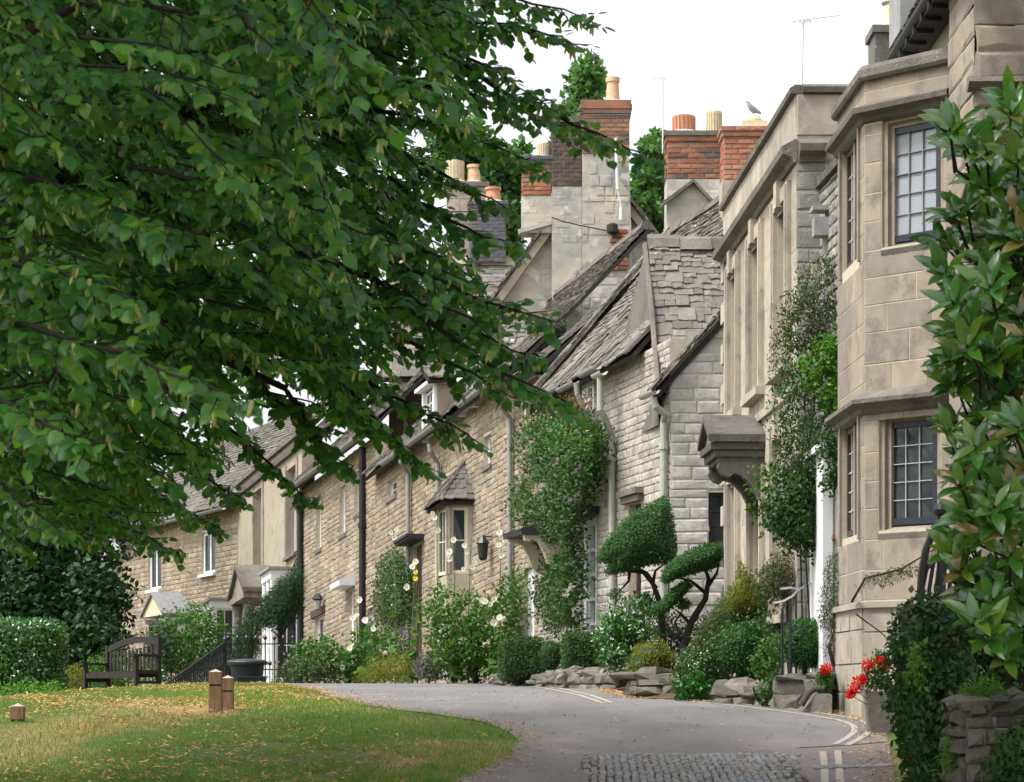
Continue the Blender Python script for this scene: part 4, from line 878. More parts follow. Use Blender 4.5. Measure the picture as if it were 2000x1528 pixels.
# main slope facing the street
ev = lambda u, z, b: We.P(u, z, -b)
sz_ = lambda b_: EV - .05 + (b_ + .28) * (9.98 - EV + .05) / 2.68
slates(ev(2.42, EV - .05, -.28), ev(LE, EV - .05, -.28), ev(2.42, 9.98, 2.4), ev(LE, 9.98, 2.4), M['slate'], E, ex=(.2, .11), wid=(.18, .42), limit=120, sag=.06, vis=lambda a, t: 1)
slates(ev(1.35, EV - .05, -.28), ev(2.42, EV - .05, -.28), ev(1.35, sz_(.1), .1), ev(2.42, sz_(.55), .55), M['slate'], E, ex=(.2, .15), wid=(.18, .42), limit=30, sag=.02)
ridge(ev(2.42, 10.05, 2.4), ev(LE, 10.05, 2.4), M['slate_dark'], E, .17)
items = []
for i in range(30):
    t = i / 30; p = lerp(ev(LE, EV - .05, -.28), ev(LE, 9.98, 2.4), t); d = (ev(LE, 9.98, 2.4) - ev(LE, EV, -.28)).normalized(); n_ = Vector((d.x, d.y, 0)).normalized() * -d.z + Vector((0, 0, math.hypot(d.x, d.y)))
    for k in range(2): items.append((colmat(d * rr(.2, .32), We.d * rr(.2, .35), n_ * rr(.03, .045), p + n_ * (.05 + k * .045) - We.d * .3 + d * rr(-.05, .05)), 1))
vd = MB(); q0, q1 = ev(LE, EV, -.25), ev(LE, 9.95, 2.4); vd.prism([q0, q1, q1 - Vector((0, 0, .35)), q0 - Vector((0, 0, .3))], We.d * .12); vo = vd.build('verge', M['mortar_grey'], E); pieces(items, 'sla', V_SLA, M['slate'], 'slate', vo, 70)
gutter(We.P(2.9, EV - .03, .36), We.P(4.0, EV - .03, .36), .07, M['pipe_grey'], E); gutter(We.P(4.15, EV - .12, .42), We.P(5.3, EV - .12, .42), .07, M['pipe_grey'], E); gutter(We.P(5.45, EV - .03, .36), We.P(8.5, EV - .03, .36), .07, M['pipe_grey'], E)
downpipe([We.P(4.1, EV - .16, .42), We.P(4.1, EV - .35, .4), We.P(4.1, EV - .9, .12)], .05, M['pipe_grey'], E)
downpipe([We.P(2.85, EV - .2, .34), We.P(2.85, EV - .75, .34), We.P(2.95, EV - .95, .2), We.P(3.05, EV - 1.15, .09), We.P(3.05, 1.5, .09)], .055, M['pipe_green'], E, [(We.P(3.05, z, .09), We.P(3.05, z - .1, .09)) for z in (5.4, 3.6)])
gutter(We.P(2.55, EV - .16, .36), We.P(3.1, EV - .16, .36), .075, M['pipe_green'], E)
gutter(We.P(-.25, 6.05, .3), We.P(.5, 6.05, .3), .07, M['pipe_green'], E)
downpipe([We.P(-.1, 5.95, .3), We.P(-.1, 5.82, .26), We.P(-.05, 5.72, .1), We.P(.06, 5.6, .09), We.P(.06, 1.5, .09)], .055, M['pipe_green'], E, [(We.P(.06, z, .09), We.P(.06, z - .1, .09)) for z in (5.3, 3.5)])
# ridge chimney with new brick and a small stone base for a bird
def mixbrick(): return M['brick']
cst, X0, X1, z0, z1 = brick_stack(E, 1414, 1520, 268, 352, 40.0, .6, M['brick_new'], cap=M['brick_new'], ch=.085, ln=.26, corbel=.05, limit=60)
mb = MB(); mb.box(((X0 + X1) / 2, 40.3, z0 - .6), (X1 - X0 + .06, .66, 1.19)); mb.build('chimney_base', M['ashlar_pale'], cst)
mb = MB(); q = P(1472, 240, 40.3); mb.box((q.x, 40.3, z1 + .06), (.42, .42, .12)); mb.lathe((q.x, 40.3, z1 + .12), [(.13, 0), (.14, .05), (.1, .12), (.05, .13)], 12); mb.build('chimney_cap', M['pot_cream'], cst)
BIRD = (q.x, 40.3, z1 + .25)

# ------------------------------------------------------------------ cottage behind the climbing rose (F)
Fh = thing('stone_cottage', (.5, 45, 1.7), 'rubble cottage behind the climbing rose, with scrolled door canopy and big brick and stone chimney', 'cottage')
Wr = Wall(tuple(We.P(LE + .02, 0)[:2]), ang=-12.5); LF = 1.6; FV = 7.4
of_ = [(.35, 1.15, 1.75, 3.9)]
bk = wall_back(Wr, 0, LF, ze, FV, of_, M['mortar'], Fh); wall_stones(Wr, 0, LF, ze, FV, of_, (.09, .15), (.16, .36), M['rubble_gold'], bk, .016, .013, 150)
mb = MB(); Wr.box(mb, .35, 1.15, 1.75, 3.9, -.12, -.06); Wr.box(mb, .45, .7, 1.9, 2.7, -.059, -.045); Wr.box(mb, .8, 1.05, 1.9, 2.7, -.059, -.045); mb.build('door', M['white'], Fh)
# canopy with scrolled brackets over its door (door lies behind the climber)
cu0, cz = LE - 1.9, 4.35
mb = MB(); mb.prism([We.P(cu0, cz, 0), We.P(cu0, cz, .75), We.P(cu0, cz + .1, .78), We.P(cu0, cz + .22, .3), We.P(cu0, cz + .26, 0)], We.d * 1.5); can = mb.build('door_canopy', M['gutter_dark'], Fh)
for u in (cu0 + .06, cu0 + 1.3):
    pr = [(0, cz - .005), (.7, cz - .005), (.68, cz - .1), (.6, cz - .12), (.55, cz - .07), (.44, cz - .12), (.34, cz - .3), (.27, cz - .5), (.17, cz - .6), (0, cz - .62)]
    mb = MB(); mb.prism([We.P(u, z, o) for o, z in pr], We.d * .14); mb.build('bracket', M['cream_paint'], can)
slates(Wr.P(-.1, FV, .3), Wr.P(LF, FV, .3), Wr.P(-.1, 9.7, -2.4), Wr.P(LF, 9.7, -2.4), M['slate'], Fh, limit=80, sag=.03)
ridge(Wr.P(-.1, 9.76, -2.4), Wr.P(LF, 9.76, -2.4), M['slate_dark'], Fh)
gutter(Wr.P(.9, FV - .02, .38), Wr.P(LF + .3, FV - .02, .38), .085, M['gutter_dark'], Fh)
cst, X0, X1, z0, z1 = brick_stack(Fh, 1303, 1408, 276, 350, 47.2, .7, M['brick'], cap=None, ch=.1, ln=.3, limit=70)
mb = MB(); mb.box(((X0 + X1) / 2, 47.55, z0 - 1.4), (X1 - X0 + .02, .74, 2.79)); cb = mb.build('chimney_base', M['patchy'], cst)
Wcb = Wall((X1, 47.18), p1=(X0, 47.18)); wall_stones(Wcb, 0, X1 - X0, z0 - 2.8, z0 - .02, [], (.12, .26), (.14, .4), M['patchy'], cb, .005, .03, 60, keep=.5)
for sx in (0, 1):
    mb = MB(); xm = lerp(X0, X1, .48); xe = X0 - .14 if sx == 0 else X1 - .1; zt_, zl = z0 - .02, z0 - .5
    mb.prism([(xm, 47.05, zt_), (xm, 47.05, zt_ - .07), (xe, 47.05, zl - .09), (xe, 47.05, zl)], (0, .14, 0)); mb.build('weathering', M['weathered'], cst)
for i in range(2):
    mb = MB(); e = .03 + .03 * i; mb.box(((X0 + X1) / 2, 47.55, z1 + .05 + i * .1), (X1 - X0 + e * 2, .7 + e * 2, .095)); mb.build('cap_course', M['brick' if i == 0 else 'weathered'], cst)
pot(cst, 1338, 47.2, z1 + .2, .42, .34, M['terracotta'], 'ribbed', .35); pot(cst, 1397, 47.2, z1 + .12, .28, .5, M['pot_cream'], 'ribbed', .3)

# ------------------------------------------------------------------ tall gabled house with chimney stacks (K)
K = thing('stone_house', (1.2, 53, 1.6), 'tall house with grey patched gable wall and three mismatched brick and stone chimney stacks', 'house')
YK = 52.0; xk0, xk1 = P(962, 600, YK), P(1292, 484, YK); ap = P(1163, 318, YK)
Wq = Wall((xk1.x, YK), p1=(xk0.x, YK)); LK = Wq.L; ua = xk1.x - ap.x; zr = xk1.z; zl = xk0.z
ztk = ztop_gable(0, zr, ua, ap.z, LK, zl)
bk = wall_back(Wq, 0, LK, 5.5, ztk, [], M['patchy'], K, name='gable_wall')
wall_stones(Wq, 0, LK, 5.5, lambda u: ztk(u) - .08, [], (.1, .24), (.14, .5), M['patchy'], bk, .005, .03, 220, keep=.4, vis=lambda u, z: 1 if z > 8.5 else .01)
Wql = Wall((xk0.x, YK), p1=(xk0.x, YK + 7)); bk = wall_back(Wql, 0, 7, 5.0, zl, [], M['mortar_grey'], K, name='side_wall')
wall_stones(Wql, 0, 7, 6.5, zl, [], (.16, .3), (.25, .7), M['rubble_grey'], bk, .02, .02, 30)
slates((xk0.x - .25, YK - .12, zl - .3), (xk0.x - .25, YK + 7, zl - .3), (ap.x, YK - .12, ap.z), (ap.x, YK + 7, ap.z), M['slate'], K, limit=40)
slates((xk1.x + .25, YK - .12, zr - .35), (xk1.x + .25, YK + 7, zr - .35), (ap.x, YK - .12, ap.z), (ap.x, YK + 7, ap.z), M['slate'], K, limit=0)
for (a, b, nn) in ((Vector((xk0.x - .2, YK - .2, zl - .2)), Vector((ap.x, YK - .2, ap.z + .06)), 26), (Vector((xk1.x + .2, YK - .2, zr - .25)), Vector((ap.x, YK - .2, ap.z + .06)), 18)):
    vd = MB(); d = (b - a).normalized(); n_ = Vector((-d.z, 0, d.x)); n_ = n_ if n_.z > 0 else -n_
    vd.prism([a - n_ * .16, b - n_ * .16, b, a], (0, .3, 0)); vo = vd.build('verge', M['render'], K); items = []
    for i in range(nn):
        p = lerp(a, b, i / nn); items.append((colmat(d * rr(.22, .34), Vector((0, rr(.35, .5), 0)), n_ * rr(.04, .06), p + n_ * rr(.0, .04) + Vector((0, rr(-.12, 0), 0))), 1)); items.append((colmat(d * rr(.18, .3), Vector((0, rr(.35, .5), 0)), n_ * rr(.03, .05), p + n_ * .06 + Vector((0, rr(-.1, .05), 0))), 1))
    pieces(items, 'sla', V_SLA, M['slate'], 'slate', vo, 60)
# right stack: stone shaft with red brick head
cst, X0, X1, z0, z1 = brick_stack(K, 1137, 1230, 222, 300, YK - .45, .9, M['brick'], cap=None, ch=.092, ln=.27, limit=70)
mb = MB(); xb0, xb1 = P(1137, 680, YK - .45), P(1240, 680, YK - .45); mb.hexa([(xb0.x, YK - .45, xb0.z), (xb1.x, YK - .45, xb0.z), (xb1.x, YK + .5, xb0.z), (xb0.x, YK + .5, xb0.z), (X0, YK - .44, z0), (X1 - .02, YK - .44, z0), (X1 - .02, YK + .45, z0), (X0, YK + .45, z0)]); cb = mb.build('chimney_shaft', M['patchy'], cst)
Wcb = Wall((X1, YK - .45), p1=(X0, YK - .45)); wall_stones(Wcb, 0, X1 - X0, xb0.z, z0 - .02, [], (.12, .3), (.14, .45), M['patchy'], cb, .005, .03, 80, keep=.5)
for i in range(9):   # patch of bare brick in the shaft
    for k in range(2):
        q = P(1200 + (i % 2) * 4 - k * 2, 452 + i * 9.0, YK - .48); mb = MB(); mb.box((q.x + k * .2, YK - .475, q.z), (.19, .06, .075)); mb.build('brick', M['brick'], cb)
    
for i in range(3):
    e = .02 + .03 * (1 if i == 1 else .4); mb = MB(); mb.box(((X0 + X1) / 2, YK, z1 + .05 + i * .095), (X1 - X0 + 2 * e, .9 + 2 * e, .09)); mb.build('cap_course', M['brick'], cst)
pot(cst, 1198, YK - .3, z1 + .27, .3, .58, M['pot_pale'], 'plain', .3)
# middle stack: dark brick
cst2, X0, X1, z0, z1 = brick_stack(K, 1078, 1136, 240, 364, YK - .35, .6, M['brick_dark'], cap=None, ch=.092, ln=.25, limit=90)
mb = MB(); mb.box(((X0 + X1) / 2, YK - .05, z0 - 1.9), (X1 - X0, .6, 3.79)); cb = mb.build('chimney_base', M['patchy'], cst2); wall_stones(Wall((X1, YK - .35), p1=(X0, YK - .35)), 0, X1 - X0, z0 - 3.79, z0 - .02, [], (.1, .24), (.12, .35), M['patchy'], cb, .005, .03, 40, keep=.4)
mb = MB(); mb.box(((X0 + X1) / 2, YK - .05, z1 + .06), (X1 - X0 + .12, .72, .11)); mb.build('cap_course', M['weathered'], cst2)
# left stack: low, red with a blue brick cap
cst3, X0, X1, z0, z1 = brick_stack(K, 1020, 1077, 322, 382, YK - .3, .6, M['brick'], cap=M['brick_blue'], ch=.092, ln=.25, corbel=.06, limit=60)
mb = MB(); mb.box(((X0 + X1) / 2, YK, z0 - .4), (X1 - X0 + .04, .6, .79)); cb = mb.build('chimney_base', M['patchy'], cst3); wall_stones(Wall((X1 + .02, YK - .3), p1=(X0 - .02, YK - .3)), 0, X1 - X0 + .04, z0 - .78, z0 - .02, [], (.1, .24), (.12, .35), M['patchy'], cb, .005, .03, 40, keep=.4); pot(cst3, 1062, YK - .3, z1, .26, .3, M['pot_cream'], 'ribbed', .3)
mb = MB(); mb.prism([P(1012, 448, YK - .36), P(1078, 430, YK - .36), P(1078, 438, YK - .36), P(1014, 456, YK - .36)], (0, .3, 0)); mb.build('weathering', M['mortar_grey'], K)
q0, q1 = P(1202, 440, YK - .55), P(1203, 270, YK - .55); mb = MB(); mb.tube([q1, P(1206, 370, YK - .55)], .03, 8); mb.tube([P(1206, 370, YK - .55), P(1213, 405, YK - .55)], .012, 6); mb.tube([P(1213, 405, YK - .55), P(1213, 430, YK - .55)], .035, 8); mb.build('flue_pipe', M['white'], K)
mb = MB(); mb.lathe(P(1196, 458, YK - .6), [(.05, 0), (.12, .04), (.12, .2), (.05, .24)], 12); mb.build('alarm_box', M['dark_wood'], K)
mb = MB(); mb.tube([P(1078, 425, YK - .5), P(1100, 433, YK - .5), P(1130, 440, YK - .55), P(1190, 452, YK - .6)], .014, 5); mb.build('cable', M['dark_wood'], K)

# ------------------------------------------------------------------ mossy cross gable roof in front of K, and rear house L
G2 = P(985, 618, 50.2)
Lh = thing('stone_house', (-1.2, 63, 1.4), 'rear house with pale ridge roof, blue brick chimney and tall stone stack', 'house')
YL = 62.0; a0, a1 = P(760, 512, YL), P(1012, 512, YL)
e_0, e_1 = Vector((a0.x, YL - 3.2, a0.z - 3.4)), Vector((a1.x, YL - 3.2, a0.z - 3.4))
slates(e_0, e_1, a0, a1, M['slate'], Lh, limit=140, ex=(.26, .16), wid=(.25, .55), vis=lambda a, t: 1 if a > .45 and t > .4 else .02)
slates(Vector((a0.x, YL + 3.2, a0.z - 3.4)), Vector((a1.x, YL + 3.2, a0.z - 3.4)), a0, a1, M['slate'], Lh, limit=0)
ridge(a0 + Vector((0, 0, .05)), a1 + Vector((0, 0, .05)), M['render'], Lh, .2)
mb = MB(); mb.box(((a0.x + a1.x) / 2, YL, (e_0.z + .7) / 2), (a1.x - a0.x - .3, 6.2, e_0.z - .7)); mb.build('wall', M['rubble_gold'], Lh)
cst, X0, X1, z0, z1 = brick_stack(Lh, 918, 988, 408, 512, YL - .3, .7, M['brick_blue'], cap=M['brick_blue'], ch=.095, ln=.28, corbel=.06, limit=90)
pot(cst, 963, YL - .3, z1 - .02, .42, .4, M['terracotta'], 'plain', .3)
mb = MB(); q0, q1 = P(872, 512, YL + .4), P(948, 365, YL + .4); mb.box(((q0.x + q1.x) / 2, YL + .8, (q0.z + q1.z) / 2), (q1.x - q0.x, .8, q1.z - q0.z)); ct = mb.build('chimney', M['mortar_grey'], Lh)
Wt = Wall((q1.x, YL + .4), p1=(q0.x, YL + .4)); wall_stones(Wt, 0, q1.x - q0.x, q0.z, q1.z, [], (.3, .38), (.4, .9), M['ashlar_pale'], ct, .02, .012, 30, V_ASH, 'ash', 'stone')
mb = MB(); mb.box(((q0.x + q1.x) / 2, YL + .8, q1.z + .06), (q1.x - q0.x + .2, 1.0, .12)); mb.build('cap', M['weathered'], ct)
pot(ct, 888, YL + .5, q1.z + .12, .45, .6, M['pot_cream'], 'ribbed', .3); pot(ct, 925, YL + .5, q1.z + .12, .36, .5, M['pot_pale'], 'plain', .3)

# ------------------------------------------------------------------ cottage with dormers and oriel (G)
G = thing('stone_cottage', (-1.5, 50, 1.6), 'golden cottage with white dormers, small slate-roofed oriel window and grey downpipes', 'cottage')
p0g = Wr.P(LF + .02, 0); Wh = Wall((p0g.x, p0g.y), ang=-18, fall=.1); LG = Wh.u(735); GV = EZ + (HY - 826) / F * Wh.P(Wh.u(900), 0).y + .1 * Wh.u(900) + .1; zg0 = .9
pu = lambda px: Wh.u(px)
def owin(W, xr_, xl, pyt, pyb): 
    a, zt_ = W.uz(xr_, pyt); b, _ = W.uz(xl, pyb); _, z0_ = W.uz(xr_, pyb); return (a, b, z0_, zt_)
og_ = [owin(Wh, 825, 808, 1060, 1330), owin(Wh, 960, 945, 845, 905), owin(Wh, 775, 757, 930, 965), (pu(760), pu(745), 2.2, 3.4)]
bk = wall_back(Wh, 0, LG, zg0, GV, og_, M['mortar'], G); wall_stones(Wh, 0, LG, zg0, GV, og_, (.09, .15), (.2, .42), M['rubble_gold'], bk, .016, .013, 260)
a, b, c, d = og_[0]; mb = MB(); Wh.box(mb, a, b, c, d, -.14, -.08); mb.build('door', M['brown_wood'], G); mb = MB(); Wh.box(mb, a - .2, b + .2, d + .05, d + .1, 0, .38); Wh.box(mb, a - .2, b + .2, d + .102, d + .16, 0, .42); mb.build('door_shelf', M['gutter_dark'], G)
for o in og_[1:]: window(Wh, *o, G, 'white', 2, 2, rec=.1, sill=('weathered', .05))
slates(Wh.P(0, GV + .02, .32), Wh.P(LG, GV + .02, .32), Wh.P(0, GV + 3.0, -2.6), Wh.P(LG, GV + 3.0, -2.6), M['slate_dark'], G, limit=100, sag=.05)
ridge(Wh.P(0, GV + 3.05, -2.6), Wh.P(LG, GV + 3.05, -2.6), M['slate_dark'], G)
gutter(Wh.P(pu(900), GV - .04, .4), Wh.P(pu(780), GV - .04, .4), .07, M['pipe_grey'], G); gutter(Wh.P(.2, GV - .0, .4), Wh.P(pu(935), GV - .0, .4), .07, M['pipe_grey'], G)
for (pxa, pxb, pyt, pyb) in ((850, 832, 757, 862), (925, 903, 742, 806)):   # dormers
    a, zt_ = Wh.uz(pxa, pyt, .1); b, _ = Wh.uz(pxb, pyt, .1); z0_ = GV - .05; W2 = Wall(tuple(Wh.P(0, 0, .1)[:2]), ang=-18, fall=.1)
    dm = MB(); 
    for x in (a - .12, b + .003): W2.box(dm, x, x + .117, z0_, zt_ + .05, -1.2, .06)
    W2.box(dm, a - .2, b + .2, zt_ + .055, zt_ + .13, -1.6, .2); dmo = dm.build('dormer', M['white'], G)
    window(W2, a, b, z0_ + .08, zt_, dmo, 'white', 3, 4, rec=.0, fw=.05, bar=.03)
    ch = MB(); W2.box(ch, a - .16, a - .123, z0_, zt_ + .04, -1.6, .0); ch.build('dormer_cheek', M['render'], G)
    slates(W2.P(a - .35, zt_ + .1, .25), W2.P(a - .35, zt_ + .35, -2.2), W2.P((a + b) / 2, zt_ + .62, .25), W2.P((a + b) / 2, zt_ + .7, -2.2), M['slate_dark'], G, limit=30)
mb = MB()   # mossy low cross-roof beside the tall gable
q0 = P(985, 618, 49.5); q1 = P(1105, 618, 49.5)
slates((q0.x - .7, 48.4, q0.z - 1.25), (q1.x, 48.4, q0.z - 1.25), (q0.x, 49.5, q0.z), (q1.x, 49.5, q0.z), M['slate'], G, limit=40, wid=(.2, .4)); ridge((q0.x, 49.5, q0.z + .05), (q1.x, 49.5, q0.z + .05), M['moss'], G, .14)
# oriel
ou, oz0, oz1 = pu(908), EZ + (HY - 1128) / F * 49.3 + .1 * pu(908), EZ + (HY - 998) / F * 49.3 + .1 * pu(908); ow, oo = .55, .5
opl = [(ou - ow, 0), (ou - ow * .72, oo), (ou + ow * .72, oo), (ou + ow, 0)]; oz_b, oz_e = 1.0, oz1 + .12
bw = MB()
for i in range(3):
    (u0, o0), (u1, o1) = opl[i], opl[i + 1]
    bw.add([Wh.P(u0, oz_b, o0), Wh.P(u1, oz_b, o1), Wh.P(u1, oz0, o1), Wh.P(u0, oz0, o0)], [(0, 1, 2, 3)]); bw.add([Wh.P(u0, oz1, o0), Wh.P(u1, oz1, o1), Wh.P(u1, oz_e, o1), Wh.P(u0, oz_e, o0)], [(0, 1, 2, 3)])
    Wo = Wall(tuple(Wh.P(u0, 0, o0)[:2]), p1=tuple(Wh.P(u1, 0, o1)[:2])); sh = .1 * u0
    window(Wo, .1, Wo.L - .06, oz0 - sh, oz1 - sh, G, 'cream_paint', 1 if i != 1 else 2, 2, rec=.02, fw=.07)
    mbp = MB(); Wo.box(mbp, -.02, .1, oz0 - sh - .003, oz1 - sh + .003, -.12, .012); Wo.box(mbp, Wo.L - .06, Wo.L + .02, oz0 - sh - .003, oz1 - sh + .003, -.12, .014); mbp.build('window_jamb', M['ashlar_pale'], G)
bwo = bw.build('oriel_wall', M['render'], G)
apx = Wh.P(ou, oz_e + .85, .02); items = []; ov = [(ou - ow - .2, -.02), (ou - ow * .75 - .15, oo + .2), (ou + ow * .75 + .15, oo + .2), (ou + ow + .2, -.02)]
for i in range(3):
    (u0, o0), (u1, o1) = ov[i], ov[i + 1]
    slates(Wh.P(u0, oz_e - .02, o0), Wh.P(u1, oz_e - .02, o1), apx + (Wh.d * -.03 if i else Vector((0, 0, 0))), apx + Wh.d * .03, M['slate_dark'], bwo if False else G, ex=(.15, .1), wid=(.14, .26), limit=40, sag=0, thick=.028)
# pipes
downpipe([Wh.P(.15, GV - .1, .36), Wh.P(.15, GV - .5, .36), Wh.P(.3, GV - .75, .1), Wh.P(.3, .9, .1)], .055, M['pipe_grey'], G)
for px, top in ((855, 905), (797, 925)):
    u, z = Wh.uz(px, top, .1); downpipe([Wh.P(u - .25, z + .35, .36), Wh.P(u - .25, z + .2, .34), Wh.P(u, z, .1), Wh.P(u, .9, .1)], .05, M['pipe_grey'], G)
q = Wh.P(pu(962), 0, .2); zq = EZ + (HY - 1095) / F * q.y
mb = MB(); mb.lathe((q.x, q.y, zq), [(.05, 0), (.085, .05), (.11, .32), (.14, .34), (.06, .45), (.015, .5)], 8); mb.box((q.x + .08, q.y, zq + .47), (.2, .025, .025)); mb.build('wall_lantern', M['black_iron'], G)

# ------------------------------------------------------------------ cottage with black downpipes (H)
H = thing('stone_cottage', (-4.3, 60, 1.2), 'golden rubble cottage with black downpipes, small lantern and painted door hood', 'cottage')
q = Wh.P(LG + .02, 0); Wi = Wall((q.x, q.y), ang=-18, fall=.09); LH = Wi.u(590); zh0 = .6
HV = EZ + (HY - 910) / F * Wi.P(Wi.u(654), 0).y + .09 * Wi.u(654)
oh = [owin(Wi, 676, 664, 944, 1040), owin(Wi, 628, 618, 965, 1070), owin(Wi, 704, 693, 915, 1000), owin(Wi, 691, 681, 1152, 1300), owin(Wi, 632, 615, 1200, 1300), (Wi.u(730), Wi.u(718), 2.0, 3.6)]
bk = wall_back(Wi, 0, LH, zh0, HV, oh, M['mortar'], H); wall_stones(Wi, 0, LH, zh0, HV, oh, (.1, .16), (.25, .5), M['rubble_gold'], bk, .016, .014, 250)
for i, o in enumerate(oh):
    if i == 3:
        mb = MB(); Wi.box(mb, *o, -.14, -.08); mb.build('door', M['white'], H)
    else: window(Wi, *o, H, 'white', 2, 3, rec=.1, sill=('weathered', .04))
a, b, c, d = oh[3]; mb = MB(); mb.prism([Wi.P(a - .2, d + .08, 0), Wi.P(a - .2, d + .08, .4), Wi.P(a - .2, d + .2, .42), Wi.P(a - .2, d + .42, 0)], Wi.P(b + .25, 0) - Wi.P(a - .2, 0)); mb.build('door_hood', M['white'], H)
a, b, c, d = oh[4]; mb = MB(); Wi.box(mb, a - .25, b + .25, d + .02, d + .2, -.05, .06); mb.build('lintel', M['brown_wood'], H)
q = Wi.P(Wi.u(634), 0, .18); zq = EZ + (HY - 1192) / F * q.y; mb = MB(); mb.lathe((q.x, q.y, zq), [(.05, 0), (.10, .26), (.15, .28), (.05, .42)], 6); ln_ = mb.build('wall_lantern', M['black_iron'], H)
mb = MB(); mb.lathe((q.x, q.y, zq + .02), [(.06, 0), (.108, .22)], 6); mb.build('lantern_glass', M['lamp_glass'], ln_)
slates(Wi.P(0, HV, .35), Wi.P(LH + .3, HV, .35), Wi.P(0, HV + 3.0, -2.6), Wi.P(LH + .3, HV + 3.0, -2.6), M['slate_dark'], H, limit=100, sag=.05)
gutter(Wi.P(0, HV - .05, .44), Wi.P(LH + .35, HV - .05, .44), .08, M['pipe_grey'], H)
for px in (707, 586):
    u = Wi.u(px, .1); downpipe([Wi.P(u, HV - .1, .1), Wi.P(u, .4, .1)], .075, M['black_iron'], H, [(Wi.P(u, z, .1), Wi.P(u, z - .12, .1)) for z in (HV - .5, HV - 1.9, 3.0)])

# ------------------------------------------------------------------ tall rendered house with white ground-floor bays (I)
I = thing('stone_house', (-6.7, 67, .9), 'tall smooth rendered house with white bays and small gabled stone porch', 'house')
q = Wi.P(LH + .02, 0); Wj = Wall((q.x, q.y), ang=-20, fall=.115); LI = Wj.u(465); zi0 = .3
IV = EZ + (HY - 868) / F * Wj.P(Wj.u(565), 0).y + .115 * Wj.u(565)
oi = [owin(Wj, 579, 560, 905, 1078), owin(Wj, 512, 496, 950, 1115)]
bk = wall_back(Wj, 0, LI, zi0, IV, oi, M['render'], I, depth=.3)
for o in oi: window(Wj, *o, I, 'white', 2, 4, rec=.22, sash=True, sill=('weathered', .1))
for o in oi:
    a, b, c, d = o; s = MB()
    for x0, x1 in ((a - .18, a - .003), (b + .003, b + .18)): Wj.box(s, x0, x1, c, d + .15, -.01, .03)
    s.build('window_surround', M['ashlar'], I)
band(Wj, LI, IV - .35, IV - .2, [(.1, IV - .34), (.12, IV - .22)], 'string_course', 'weathered', I, back=0)
mb = MB(); Wj.box(mb, -.05, LI, IV + .003, IV + .1, -.3, .1); mb.build('coping', M['weathered'], I)
slates(Wj.P(0, IV, -.5), Wj.P(LI, IV, -.5), Wj.P(0, IV + 2.4, -3), Wj.P(LI, IV + 2.4, -3), M['slate_dark'], I, limit=20)
for (pxa, pxb, pyt, out, pf) in ((592, 512, 1112, .85, 1), (466, 440, 1172, .8, 0)):   # white bays
    a, zt_ = Wj.uz(pxa, pyt, .0); out_ = out; W3 = Wall(tuple(Wj.P(a, 0, out_)[:2]), ang=-20, fall=.115); b = W3.u(pxb) if pf else W3.u(pxb)
    zt_ -= .115 * a; b = max(b, .9); by = MB(); W3.box(by, 0, b, .2, 1.9, -out_, 0); bo = by.build('bay', M['white'], I)
    by = MB(); W3.box(by, -.08, b + .08, zt_ - .02, zt_ + .05, -out_, .1); by.build('bay_roof', M['lead'], bo)
    by = MB(); W3.box(by, 0, b, zt_ - .25, zt_ - .022, -out_, .02); W3.box(by, 0, .12, 1.9, zt_ - .25, -.12, 0); W3.box(by, b - .12, b, 1.9, zt_ - .25, -.12, 0); W3.box(by, b / 2 - .06, b / 2 + .06, 1.9, zt_ - .25, -.12, 0); W3.box(by, 0, .12, 1.9, zt_ - .25, -out_, -out_ + .12); by.build('bay_post', M['white'], bo)
    for (u0, u1) in ((.12, b / 2 - .06), (b / 2 + .06, b - .12)): window(W3, u0, u1, 1.9, zt_ - .25, bo, 'white', 2, 3, rec=.03)
    We_ = Wall(tuple(W3.P(0, 0, -out_)[:2]), p1=tuple(W3.P(0, 0, 0)[:2])); window(We_, .12, out_ - .12, 1.9, zt_ - .25, bo, 'white', 2, 3, rec=.04)
a, zt_ = Wj.uz(500, 1112, .4)
mb = MB(); pw = .9; po = 1.0
for (ua_, ub_, za_, zb_) in ((a - pw, a, zt_ - .75, zt_), (a, a + pw, zt_, zt_ - .75)):
    mb.hexa([Wj.P(ua_, za_, 0), Wj.P(ub_, zb_, 0), Wj.P(ub_, zb_, po), Wj.P(ua_, za_, po), Wj.P(ua_, za_ + .12, 0), Wj.P(ub_, zb_ + .12, 0), Wj.P(ub_, zb_ + .12, po), Wj.P(ua_, za_ + .12, po)])
pr_ = mb.build('porch_roof', M['weathered'], I)
mb = MB(); mb.prism([Wj.P(a - pw + .05, zt_ - .72, po - .1), Wj.P(a + pw - .05, zt_ - .72, po - .1), Wj.P(a, zt_ - .02, po - .1)], -Wj.n * .1); Wj.box(mb, a - pw + .1, a + pw - .1, zt_ - .9, zt_ - .74, 0, po - .05); mb.build('porch_pediment', M['ashlar'], pr_)
for s in (-1, 1):
    mb = MB(); pc = Wj.P(a + s * (pw - .25), .3, po - .25); mb.lathe((pc.x, pc.y, .2), [(.16, 0), (.15, .2), (.12, .3), (.11, zt_ - 1.5 - .115 * a), (.16, zt_ - 1.2 - .115 * a)], 10); mb.build('porch_column', M['weathered'], pr_)
mb = MB(); mb.tube([Wj.P(.4, IV - 3.2, .03), Wj.P(1.2, IV - 3.55, .03), Wj.P(2.6, IV - 3.9, .03), Wj.P(3.4, IV - 4.1, .03)], .02, 5); mb.build('cable', M['dark_wood'], I)

